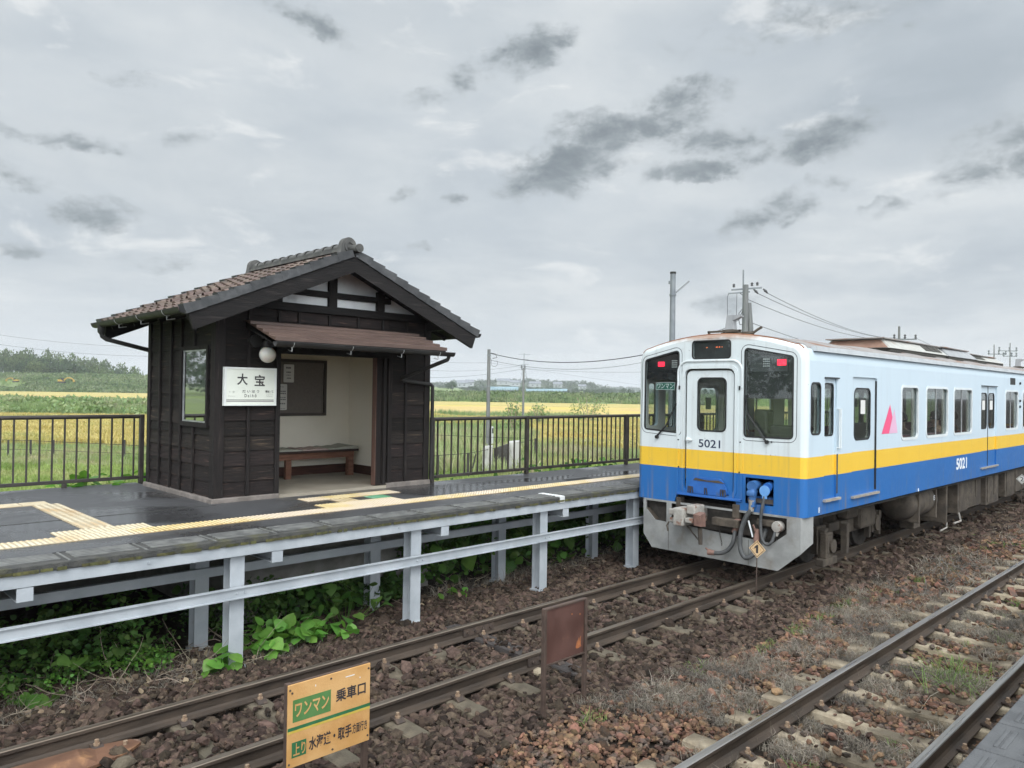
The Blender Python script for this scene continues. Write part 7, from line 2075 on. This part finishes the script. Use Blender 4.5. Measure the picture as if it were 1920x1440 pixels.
kudzu(3.30, 7.36, 12, .20, .30, .16, "few big green leaves wrapped round the foot of the nearest white post", m_kudzu)
kudzu(2.15, 7.95, 7, .2, .42, .15, "dark green big leaves under the platform's lower guard rail on the left", m_vine)
kudzu(1.75, 7.62, 7, .2, .2, .14, "low mossy green leaves at the picture's lower left edge", m_vine)
kudzu(5.1, 8.0, 30, .55, .55, .14, "dark green big-leaved vine in the shade before the concrete foundation", m_vine)
kudzu(6.75, 7.95, 9, .22, .16, .10, "small green sprawling plant just right of the third white post", m_kudzu)
kudzu(9.2, 8.5, 22, .6, .55, .14, "dark big-leaved vine in the shade near the railcar's front", m_vine)
kudzu(3.7, 12.72, 44, .75, .72, .19, "large-leaved green plant growing through the fence at the shelter's rear corner", m_kudzu, z0=.75)

# ---- meadow, weeds and rice behind the platform
m_meadow = plant_mat("meadow_grass_blade", (0.21, 0.29, 0.085), (0.34, 0.41, 0.15), .28, .35, .4, c3=(0.42, 0.41, 0.21), s3=.25)
m_weed = plant_mat("pale_weed_blade", (0.26, 0.32, 0.145), (0.38, 0.42, 0.23), .3, .4, .35, c3=(0.44, 0.39, 0.26), s3=.3)
m_reed = plant_mat("grey_green_weed", (0.19, 0.27, 0.12), (0.28, 0.35, 0.17), .3, .3, .35, c3=(0.32, 0.34, 0.21), s3=.15)
m_rice = plant_mat("ripe_rice", (0.51, 0.405, 0.150), (0.60, 0.50, 0.22), .2, .15, .35, c3=(0.45, 0.42, 0.17), s3=.10)
m_bush = plant_mat("far_bush_leaf", (0.11, 0.165, 0.075), (0.17, 0.22, 0.105), .35, .12, .3, c3=(0.22, 0.255, 0.15), s3=.05)
gb1 = blade_shapes(10, 7, .30, .022, .12, .6, 41); gb2 = blade_shapes(10, 8, .9, .03, .22, .4, 42); rb_ = blade_shapes(12, 7, .85, .05, .20, .35, 43, .9)
def region(n, s0, s1, t0f, t1f):
    s = np.sqrt(RNG.uniform(s0 ** 2, s1 ** 2, n)); t = RNG.uniform(0, 1, n); t = t0f(s) + t * (t1f(s) - t0f(s))
    return s, t
fan = lambda a: (lambda s: (a - 960) / FPX * s)
s, t = region(35880, 13.5, 46, fan(-80), fan(520)); x, y = st_xy(s, t); k = y > 12.62
field("meadow_grass", gb1, x[k], y[k], np.full(k.sum(), .85), m_meadow, 0, .2, .4)
s, t = region(35880, 17, 60, fan(545), fan(1300)); x, y = st_xy(s, t); k = y > 12.4
field("meadow_grass", gb1, x[k], y[k], np.full(k.sum(), .95), m_meadow, 0, .2, .4)
s, t = region(7175, 33, 44, fan(-80), fan(520)); x, y = st_xy(s, t); field("weeds", gb2, x, y, np.full(len(x), .42), m_weed, 0, .15, .4)
s, t = region(6899, 30, 62, fan(545), fan(1010)); x, y = st_xy(s, t); k = (vnoise(x, y, 91, .15) > .38); field("weeds", gb2, x[k], y[k], np.full(k.sum(), .9), m_weed, 0, .15, .5)
s, t = region(5796, 40, 52, fan(980), fan(1330)); x, y = st_xy(s, t); k = vnoise(x, y, 92, .3) > .25; field("weeds", gb2, x[k], y[k], np.full(k.sum(), .6), m_weed, 0, .15, .5)
s, t = region(4830, 55, 92, fan(545), fan(985)); x, y = st_xy(s, t); field("weeds", gb2, x, y, np.full(len(x), .8), m_reed, 0, .15, .4)
# rice paddies: dense ears, in rows
def rice_rows(s0, s1, f0, f1, n):
    s, t = region(n, s0, s1, f0, f1); s = np.round(s / .55) * .55 + RNG.normal(0, .07, n); return st_xy(s, t)
x, y = rice_rows(43.5, 83, fan(-100), fan(520), 37000); field("rice", rb_, x, y, np.full(len(x), .95), m_rice, 0, .12, .15)
x, y = rice_rows(47, 97, lambda s: np.maximum(fan(1000)(s), 1.2 - (s - 47) * .03), fan(1420), 30000); field("rice", rb_, x, y, np.full(len(x), .95), m_rice, 0, .12, .15)
x, y = rice_rows(76, 97, fan(800), fan(1000), 6000); field("rice", rb_, x, y, np.full(len(x), .9), m_rice, 0, .12, .15)
# weed bank in front of the far paddy, right
s, t = region(6209, 97, 116, fan(545), fan(1330)); x, y = st_xy(s, t); k = vnoise(x, y, 93, .12) > .66; field("weeds", gb2, x[k], y[k], np.full(k.sum(), .8), m_reed, 0, .15, .5)
# weedy mound, left
cl = clump_shapes(8, 16, .42, (1.5, 1.5, 1.0), 51)
s, t = region(8556, 84, 112, fan(-120), fan(520)); x, y = st_xy(s, t); field("weeds", gb2, x, y, np.full(len(x), 1.0), m_reed, 0, .15, .4)
s, t = region(5796, 84, 110, fan(-120), fan(520)); x, y = st_xy(s, t); k = vnoise(x, y, 98, .22) > .35; field("weeds", cl, x[k], y[k], np.full(k.sum(), 1.15), m_reed, .45, .3, .5)
# far paddies: level sheets of ripe rice
m_paddy = mat("far_ripe_paddy", (0.49, 0.36, 0.150), (0.55, 0.425, 0.20), .25, .95, bump=.8, bscale=1.5, c3=(0.54, 0.44, 0.14), s3=.03, k3=(.45, .6), spec=.1, stretch=(1, 1, 1))
m_paddy2 = mat("far_yellow_green_paddy", (0.44, 0.365, 0.14), (0.50, 0.42, 0.175), .25, .95, bump=.8, bscale=1.5, spec=.1)
def sheet(name, quad, z, m):
    mb = MB(); P = [st(s, t, z) for s, t in quad]; Q = [(p[0], p[1], z - 1.0) for p in P]
    mb.hexa(Q + P); return tag(mb.build(name, m), kind='structure')
F_ = lambda px, s: (px - 960) / FPX * s
sheet("rice_field", [(118, F_(560, 118)), (118, F_(1500, 118)), (178, F_(1500, 178)), (178, F_(560, 178))], -.72, m_paddy)
sheet("rice_field", [(179.5, F_(560, 179)), (179.5, F_(1500, 179)), (236, F_(1500, 236)), (236, F_(560, 236))], -.70, m_paddy2)
sheet("rice_field", [(150, F_(-200, 150)), (150, F_(545, 150)), (226, F_(545, 226)), (226, F_(-200, 226))], -.55, m_paddy)
sheet("rice_field", [(229, F_(-200, 229)), (229, F_(545, 229)), (340, F_(545, 340)), (340, F_(-200, 340))], -.50, m_paddy2)
tw_ = clump_shapes(6, 10, .25, (1, 1, 1.2), 55)
# a few separate bushes by the rail of the right fence
def bush(s, t, r, h, n, label, m, sz):
    X, Y, _ = st(s, t, 0); zb = float(ground_z(X, Y)); o = thing("bush", (X, Y, zb), label, "bush")
    u = RNG.normal(size=(n, 3)); u /= np.linalg.norm(u, axis=1)[:, None]; u *= RNG.uniform(.35, 1, (n, 1)) ** .5
    P = u * np.array([r, r, h * .5]) + np.array([0, 0, h * .52])
    scatter("foliage", tw_, P, np.repeat(RNG.uniform(.7, 1.4, n)[:, None], 3, 1) * sz, rot_mats(n, True), m, o)
    mb = MB()
    for k in range(7): a = k * .9; mb.tube([(X, Y, zb - .05), (X + .3 * r * math.cos(a), Y + .3 * r * math.sin(a), zb + h * .5), (X + .7 * r * math.cos(a), Y + .7 * r * math.sin(a), zb + h * 1.02)], [.04, .03, .012], 5)
    mb.build("stems", m_stick, o, fixn=False)
for px, s, r, h, lb in ((1105, 86, 2.2, 3.1, "twiggy bush rising above the fence rail right of the field poles"), (963, 62, .75, 2.6, "narrow green bush just left of the fence's middle post"), (1010, 80, 1.0, 2.2, "small twiggy bush behind the middle post of the right fence")):
    bush(s, F_(px, s), r, h, 90 if r > 1.5 else 60, lb, m_reed, .8)
# ================================================================== far landscape
# ---- levee and hillside bushes
bc = clump_shapes(8, 26, .75, (3.0, 3.0, 1.8), 61)
s, t = region(3587, 237, 264, fan(545), fan(1420)); x, y = st_xy(s, t); k = vnoise(x, y, 95, .05) > .22
field("bushes", bc, x[k], y[k], np.full(k.sum(), .95), m_bush, .1, .3, .5)
s, t = region(2070, 236, 246, fan(545), fan(1420)); x, y = st_xy(s, t); field("reeds", gb2, x, y, np.full(len(x), 2.2), m_reed, 0, .1, .4)
s, t = region(5796, 345, 440, fan(-160), fan(545)); x, y = st_xy(s, t); k = vnoise(x, y, 96, .035) > .3
field("bushes", bc, x[k], y[k], np.full(k.sum(), 1.35), m_bush, .1, .3, .5)
s, t = region(4140, 345, 440, fan(-160), fan(545)); x, y = st_xy(s, t); field("reeds", gb2, x, y, np.full(len(x), 2.4), m_reed, 0, .1, .4)

# ---- trees
m_treea = plant_mat("bamboo_green_crown", (0.085, 0.125, 0.052), (0.16, 0.195, 0.085), .55, .10, .25); m_treeb = plant_mat("dark_evergreen_crown", (0.045, 0.078, 0.036), (0.08, 0.115, 0.055), .5, .10, .2)
m_trunk = mat("grey_brown_bark", (0.10, 0.08, 0.06), (0.15, 0.12, 0.09), 6, .9)
def crown_mesh(n, kind, seed):
    """leaf faces gathered in clumps through an uneven crown of unit size (radius 1, height 1..)"""
    rng = np.random.default_rng(seed); V, F = [], []
    nc = 16 if kind == 'plume' else 22
    for c in range(nc):
        if kind == 'plume':
            a = rng.uniform(0, 6.28); h = rng.uniform(.12, 1.0); r = (.80 * (1 - h) ** .45 + .14) * rng.uniform(.3, 1); cr = .2 + .16 * (1 - h)
            ctr = np.array([r * math.cos(a), r * math.sin(a), h]); sq = np.array([cr, cr, cr * 1.5])
        else:
            u = rng.normal(size=3); u /= np.linalg.norm(u); u *= rng.uniform(.35, .85)
            ctr = np.array([u[0], u[1], .55 + .42 * u[2]]); cr = rng.uniform(.2, .36); sq = np.array([cr, cr, cr * .7])
        for b in range(n // nc):
            p = rng.normal(size=3); p /= np.linalg.norm(p); p = ctr + p * sq * rng.uniform(.6, 1.05)
            q = rot_mats(1, True, rng=rng)[0]; s_ = .10 * rng.uniform(.6, 1.4)
            quad = np.array([(-.5, -.2, 0), (.1, -.42, .1), (.55, .1, 0), (0, .42, .1)]) * s_
            k = len(V); V += list(quad @ q.T + p); F += [(k, k + 1, k + 2), (k, k + 2, k + 3)]
    return np.array(V), np.array(F)
CR = {'plume': [crown_mesh(760, 'plume', 100 + i) for i in range(4)], 'round': [crown_mesh(900, 'round', 120 + i) for i in range(4)]}
CM_ = {}
def tree(px, ytop, s, h, r, kind, m, label, group=None, name="tree", zb=None):
    p = at(px, ytop, s); X, Y = p.x, p.y; h0 = h; h = h / 1.16; zb = p.z - h0
    o = thing(name, (X, Y, zb), label, "tree", group)
    i = random.randrange(4); key = (kind, i, m.name)
    V, F = CR[kind][i]
    if key not in CM_:
        c = np_mesh("crown", V, F, m, o); CM_[key] = c.data
    else:
        c = bpy.data.objects.new("crown", CM_[key]); COL.objects.link(c); c.parent = o
    c.scale = (r, r, h); c.rotation_euler = (0, 0, random.uniform(0, 6.28))
    mb = MB(); mb.tube([(X, Y, zb - 1.5), (X + .1, Y, zb + h * .35), (X - .05, Y + .1, zb + h * .7)], [.03 * h, .022 * h, .008 * h], 6)
    mb.build("trunk", m_trunk, o, fixn=False)
    return o
TOPS = [(-120, 662), (-60, 660), (0, 657), (45, 653), (90, 658), (130, 664), (170, 671), (205, 676), (240, 683), (265, 692), (300, 700), (340, 706), (560, 711)]
def top_at(x):
    for (a, ya), (b, yb) in zip(TOPS, TOPS[1:]):
        if a <= x <= b: return ya + (yb - ya) * (x - a) / (b - a)
    return 700
WG = "trees of the wood on the left skyline"
px = -110.0; q = 0
while px < 545:   # back row: the skyline of the wood
    yt = top_at(px) + random.uniform(-2.0, 5.0); s_ = random.uniform(470, 500)
    tree(px, yt, s_, 17, random.uniform(5.5, 8.5), 'plume' if random.random() < .6 else 'round', m_treea if random.random() < .75 else m_treeb, "feathery grey-green tree in the wood on the left skyline", WG)
    px += random.uniform(9, 17)
px = -110.0
while px < 545:   # front row, lower
    yt = top_at(px) + random.uniform(10, 22); s_ = random.uniform(448, 465)
    tree(px, yt, s_, 12, random.uniform(5.0, 7.5), 'round' if random.random() < .5 else 'plume', m_treea if random.random() < .55 else m_treeb, "feathery grey-green tree in the wood on the left skyline", WG)
    px += random.uniform(9, 15)
tree(46, 651.5, 505, 19, 9.5, 'round', m_treeb, "tallest dark round-topped tree on the wood's skyline at far left")
tree(848, 708, 640, 11.5, 6.5, 'round', m_treeb, "dome-shaped dark tree standing alone between the shelter and the field pole")
# row of trees before the far hills
px = 600.0
while px < 1330:
    if not 830 < px < 868:
        tree(px, 722 + random.uniform(-3, 4) + (px - 800) * .012, random.uniform(700, 900), 8, random.uniform(5, 8), 'round', m_treeb, "low dark tree in the line before the far hills", "trees before the far hills")
    px += random.uniform(9, 20)

# the wood runs on to the left beyond the picture
a_ = RNG.uniform(R(80), R(215), 1500); r_ = RNG.uniform(330, 480, 1500)
wz = RNG.uniform(2, 26, 1500) * (.6 + .5 * vnoise(a_ * 9, a_ * 0, 97)); wc = clump_shapes(6, 40, 2.4, (9, 9, 7), 83)
tag(scatter("woods", wc, np.stack([r_ * np.cos(a_), r_ * np.sin(a_), wz - 1.0 + 3], 1), np.repeat(RNG.uniform(.7, 1.3, 1500)[:, None], 3, 1), rot_mats(1500, True), m_treeb), kind='stuff')
# ---- far wooded hills (one mass each)
m_hill = mat("far_wood_green", (0.045, 0.075, 0.035), (0.075, 0.105, 0.05), .02, .95, c3=(0.09, 0.11, 0.06), s3=.006, spec=.1)
m_hillcl = plant_mat("far_wood_canopy", (0.042, 0.072, 0.034), (0.080, 0.110, 0.052), .4, .01, .15)
hc = clump_shapes(8, 40, 3.2, (14, 14, 9), 77)
def hill(name, prof, s0, depth, seed):
    """ridge drawn as heights of the land: prof = (photo x, skyline y) pairs at s0 metres"""
    xs = np.linspace(prof[0][0], prof[-1][0], 70); ys = np.interp(xs, [p[0] for p in prof], [p[1] for p in prof])
    V, crest = [], []
    for i, (a, b) in enumerate(zip(xs, ys)):
        p = at(a, b, s0)
        for j, (ds, f) in enumerate(((-.35, -.02), (-.22, .45), (-.08, .8), (0, .93), (.4, .9), (1.0, .0))):
            d = depth * ds * (1 + .2 * math.sin(i * .7 + seed)); V.append((p.x + FWD.x * d, p.y + FWD.y * d, -1.5 + (p.z + 1.5) * f))
        crest.append((p.x, p.y, p.z))
    n = 6; F = [[i * n + j, i * n + j + 1, (i + 1) * n + j + 1, (i + 1) * n + j] for i in range(69) for j in range(n - 1)]
    h = np_mesh(name, np.array(V), np.array(F), m_hill, smooth=True); tag(h, kind='structure')
    P = []
    C = np.array(crest)
    for _ in range(900):
        i = RNG.integers(0, len(C)); ds = RNG.uniform(-.33, .12); f = np.interp(ds, [-.35, -.22, -.08, 0, .4], [.0, .45, .8, .93, .92])
        P.append((C[i, 0] + FWD.x * depth * ds + RNG.normal(0, 9), C[i, 1] + FWD.y * depth * ds + RNG.normal(0, 9), -1.5 + (C[i, 2] + 1.5) * f))
    P = np.array(P)
    tag(scatter("woods", hc, P, np.repeat(RNG.uniform(.5, 1.1, len(P))[:, None], 3, 1) * s0 / 1500, rot_mats(len(P), True), m_hillcl), kind='stuff')
hill("hill", [(780, 722), (830, 720), (880, 719), (905, 715.5), (940, 713.5), (985, 713), (1030, 716.5), (1080, 717), (1105, 719), (1122, 726), (1140, 732), (1160, 736)], 1300, 260, 1)
hill("hill", [(620, 728), (700, 726), (800, 724), (900, 723), (1000, 725), (1100, 728), (1130, 729), (1160, 728.5), (1200, 731), (1240, 735), (1300, 734), (1400, 736), (1500, 738)], 2300, 500, 4)
hill("hill", [(-200, 716), (0, 712), (150, 716), (300, 718), (420, 720)], 1500, 300, 2)

# ---- buildings of the far village
m_hw = mat("pale_house_wall", (0.27, 0.285, 0.30), (0.34, 0.355, 0.37), .5, .8); m_hr = mat("grey_house_roof", (0.16, 0.17, 0.19), (0.22, 0.23, 0.25), .5, .8); m_gh = mat("pale_blue_greenhouse_film", (0.16, 0.25, 0.29), (0.22, 0.31, 0.35), .3, .5); m_net = mat("dark_field_fence", (0.05, 0.05, 0.055), (0.08, 0.08, 0.085), .5, .9)
def house(px, ybase, s, w, h, label):
    p = at(px, ybase, s); o = thing("house", (p.x, p.y, p.z), label, "house", "houses of the far village")
    a = p - RIGHT * w / 2; b = p + RIGHT * w / 2; D = FWD * 8; U = Vector((0, 0, h * .6)); T = Vector((0, 0, h))
    mb = MB(); mb.hexa([a, b, b + D, a + D, a + U, b + U, b + D + U, a + D + U]); wl = mb.build("wall", m_hw, o)
    mb = MB(); e = RIGHT * .6; mb.hexa([a - e - FWD * .6 + U, b + e - FWD * .6 + U, b + e + D + U, a - e + D + U, a + D * .48 + T, b + D * .48 + T, b + D * .52 + T, a + D * .52 + T]); mb.build("roof", m_hr, o)
    for k in range(2):
        mb = MB(); c = a + (b - a) * (.3 + .4 * k) - FWD * .05 + U * .5; mb.bar(c - RIGHT * .8, c + RIGHT * .8, .1, 1.3); mb.build("window", m_net, o)
for px, yb, s, w, h, lb in ((866, 726, 760, 12, 7, "white far house just right of the lone dome-shaped tree"), (880, 724, 800, 9, 7, "small pale house among trees left of the field pole"), (944, 722, 900, 16, 8, "pale long far house between the two field poles"), (966, 724, 880, 12, 7, "pale far house just left of the farther field pole"), (1003, 726, 900, 14, 7, "pale far house just right of the farther field pole"), (1046, 727, 880, 10, 7, "small pale far house before the wooded hill"), (1092, 730, 900, 9, 6, "small white far house at the wooded hill's right end")):
    house(px, yb, s, w, h, lb)
def greenhouse(x0, x1, yb, s, h, label):
    a, b = at(x0, yb, s), at(x1, yb, s); o = thing("greenhouse", tuple((a + b) / 2), label, "greenhouse")
    D = FWD * 7; mb = MB(); n = 8; vs = []
    for q in (a, b):
        for i in range(n + 1):
            t_ = math.pi * i / n; vs.append(Vector((q.x, q.y, q.z)) + D * (.5 - .5 * math.cos(t_)) + Vector((0, 0, h * math.sin(t_) ** .7)))
    mb.raw(vs, [(i, i + 1, n + 2 + i, n + 1 + i) for i in range(n)] + [tuple(range(n + 1))[::-1], tuple(range(n + 1, 2 * n + 2))])
    mb.build("film", m_gh, o)
    mb = MB()
    for k in range(12): c = a.lerp(b, k / 11); mb.bar(c - FWD * .1, c - FWD * .1 + Vector((0, 0, h * .5)), .18, .18)
    mb.build("frame", m_net, o)
greenhouse(918, 972, 731.5, 560, 2.6, "long pale blue greenhouse between the two field poles"); greenhouse(986, 1064, 733.5, 560, 1.8, "long pale low greenhouse right of the farther field pole")
a, b = at(800, 741, 330), at(884, 739, 350)
mb = MB(); mb.hexa([a, b, b + FWD * .4, a + FWD * .4, a + Vector((0, 0, 1.6)), b + Vector((0, 0, 1.6)), b + FWD * .4 + Vector((0, 0, 1.6)), a + FWD * .4 + Vector((0, 0, 1.6))])
tag(mb.build("field_fence", m_net), "long dark low fence across the fields just right of the shelter", "fence")

# ---- diggers on the left slope
m_dig = mat("yellow_digger_paint", (0.42, 0.27, 0.05), (0.48, 0.32, 0.07), 1, .5); m_track = mat("dark_digger_track", (0.05, 0.05, 0.05), rough=.9)
def digger(px, py, s, k, flip, label):
    p = at(px, py, s); o = thing("excavator", tuple(p), label, "excavator")
    g = RIGHT * flip * k; U = Vector((0, 0, k)); D = FWD * k
    def q(a, b, c=0): return p + g * a + U * b + D * c
    mb = MB(); mb.hexa([q(-2.6, .9, -1), q(.6, .9, -1), q(.6, .9, 1), q(-2.6, .9, 1), q(-2.6, 2.0, -1), q(.2, 2.0, -1), q(.2, 2.0, 1), q(-2.6, 2.0, 1)]); mb.build("body", m_dig, o)
    mb = MB(); mb.hexa([q(-.6, 1.9, -1), q(.6, 1.2, -1), q(.6, 1.2, -.1), q(-.6, 1.9, -.1), q(-.6, 3.0, -1), q(.4, 2.9, -1), q(.4, 2.9, -.1), q(-.6, 3.0, -.1)]); mb.build("cab", m_track, o)
    mb = MB(); mb.bar(q(.4, 1.6), q(2.6, 3.1), .5 * k, .6 * k); mb.bar(q(2.5, 3.15), q(4.6, 3.0), .5 * k, .6 * k); mb.bar(q(4.5, 3.0), q(6.4, 1.9), .45 * k, .5 * k); mb.build("boom", m_dig, o)
    mb = MB(); mb.hexa([q(6.1, .6, -.5), q(7.0, .8, -.5), q(7.0, .8, .5), q(6.1, .6, .5), q(6.0, 1.9, -.5), q(6.8, 1.9, -.5), q(6.8, 1.9, .5), q(6.0, 1.9, .5)]); mb.build("bucket", m_dig, o)
    mb = MB()
    for c in (-1.1, .7): mb.hexa([q(-2.4, 0, c), q(1.4, 0, c), q(1.4, 0, c + .4), q(-2.4, 0, c + .4), q(-2.2, .85, c), q(1.2, .85, c), q(1.2, .85, c + .4), q(-2.2, .85, c + .4)])
    mb.build("track", m_track, o)
digger(118, 718.0, 352, .78, 1, "yellow excavator with an arched boom on the far green slope"); digger(28, 716.5, 356, .62, -1, "smaller yellow machine half hidden in the slope's bushes at far left")

# ---- wire fence and culvert walls in the meadow
m_culv = mat("weathered_pale_concrete", (0.42, 0.41, 0.38), (0.52, 0.51, 0.48), 2, .9, bump=.4, c3=(0.20, 0.19, 0.17), s3=3, k3=(.5, .72), stretch=(1, 1, .4)); m_fpost = mat("dark_fence_post", (0.04, 0.036, 0.032), (0.06, 0.055, 0.05), 9, .8)
wfn = thing("wire_fence", st(38, -24, -1.0), "thin wire fence with dark posts crossing the meadow left of the shelter", "fence")
for px in (-60, 15, 57, 100, 233, 330):
    c = at(px, 858, 36.5); mb = MB(); mb.bev(c.x - .04, c.x + .04, c.y - .04, c.y + .04, -1.1, c.z + .85, .008); mb.build("post", m_fpost, wfn)
mb = MB(); mb.tube([at(px, yy, 36.5) for px, yy in ((-60, 823), (15, 825), (57, 826), (100, 828), (233, 834), (330, 840))], .012, 5); mb.tube([at(px, yy, 36.5) for px, yy in ((-60, 842), (57, 843), (233, 850), (330, 856))], .008, 5); mb.build("wire", m_fpost, wfn)
wf2 = thing("wire_fence", st(33, -3, -1.0), "low wire fence with dark posts in the grass before the culvert walls", "fence")
for px, yt, yb, d in ((821, 853, 900, 30.0), (878, 849, 893, 31.0), (1004, 822, 850, 38.0)):
    a, b = at(px, yt, d), at(px, yb, d); mb = MB(); mb.bev(a.x - .04, a.x + .04, a.y - .04, a.y + .04, b.z - .3, a.z, .008); mb.build("post", m_fpost, wf2)
a, b = at(892, 852, 31.0), at(886, 878, 31.0); mb = MB(); mb.bar(a, b, .05, .05); mb.build("brace", m_fpost, wf2)
mb = MB(); mb.tube([at(806, 856, 29.8), at(821, 854, 30.0), at(878, 850, 31), at(905, 845, 32.5), at(1004, 824, 38), ], .013, 5); mb.tube([at(806, 815, 38), at(900, 819, 39), at(985, 822, 39.5)], .011, 5); mb.build("wire", m_fpost, wf2)
def culvert(px0, px1, yt0, yt1, yb, d, label, m=m_culv, th=.25):
    a, b = at(px0, yt0, d), at(px1, yt1, d); z0 = at(px0, yb, d).z - .4
    D = FWD * th; mb = MB(); mb.hexa([(a.x, a.y, z0), (b.x, b.y, z0), (b.x + D.x, b.y + D.y, z0), (a.x + D.x, a.y + D.y, z0), (a.x, a.y, a.z), (b.x, b.y, b.z), (b.x + D.x, b.y + D.y, b.z), (a.x + D.x, a.y + D.y, a.z)])
    return tag(mb.build("culvert_wall", m), label, "wall")
culvert(905, 923, 840, 838, 877, 33.0, "short pale stained concrete culvert wall left of the dark slab in the meadow", th=1.2)
culvert(926, 952, 842, 833, 878, 33.6, "dark slab between the two pale culvert walls in the meadow", m_fpost, .5)
culvert(955, 977, 830, 828, 873, 34.2, "taller pale weathered concrete culvert wall right of the dark slab", th=1.2)
HAZE = 0.00027
# ================================================================== haze
mh = bpy.data.materials.new("pale_haze"); mh.use_nodes = True
mh.node_tree.nodes.clear(); hn = NT(mh.node_tree)
pv = hn.n('ShaderNodeVolumePrincipled'); pv.inputs['Color'].default_value = (0.94, 0.97, 1.0, 1); pv.inputs['Density'].default_value = HAZE; pv.inputs['Anisotropy'].default_value = 0.0
ho = hn.n('ShaderNodeOutputMaterial'); hn.l(pv.outputs[0], ho.inputs['Volume'])
mb = MB(); mb.box(-1000, 4300, -1000, 4300, -4.0, 75.0)
hz = mb.build("haze", mh); tag(hz, kind='stuff')
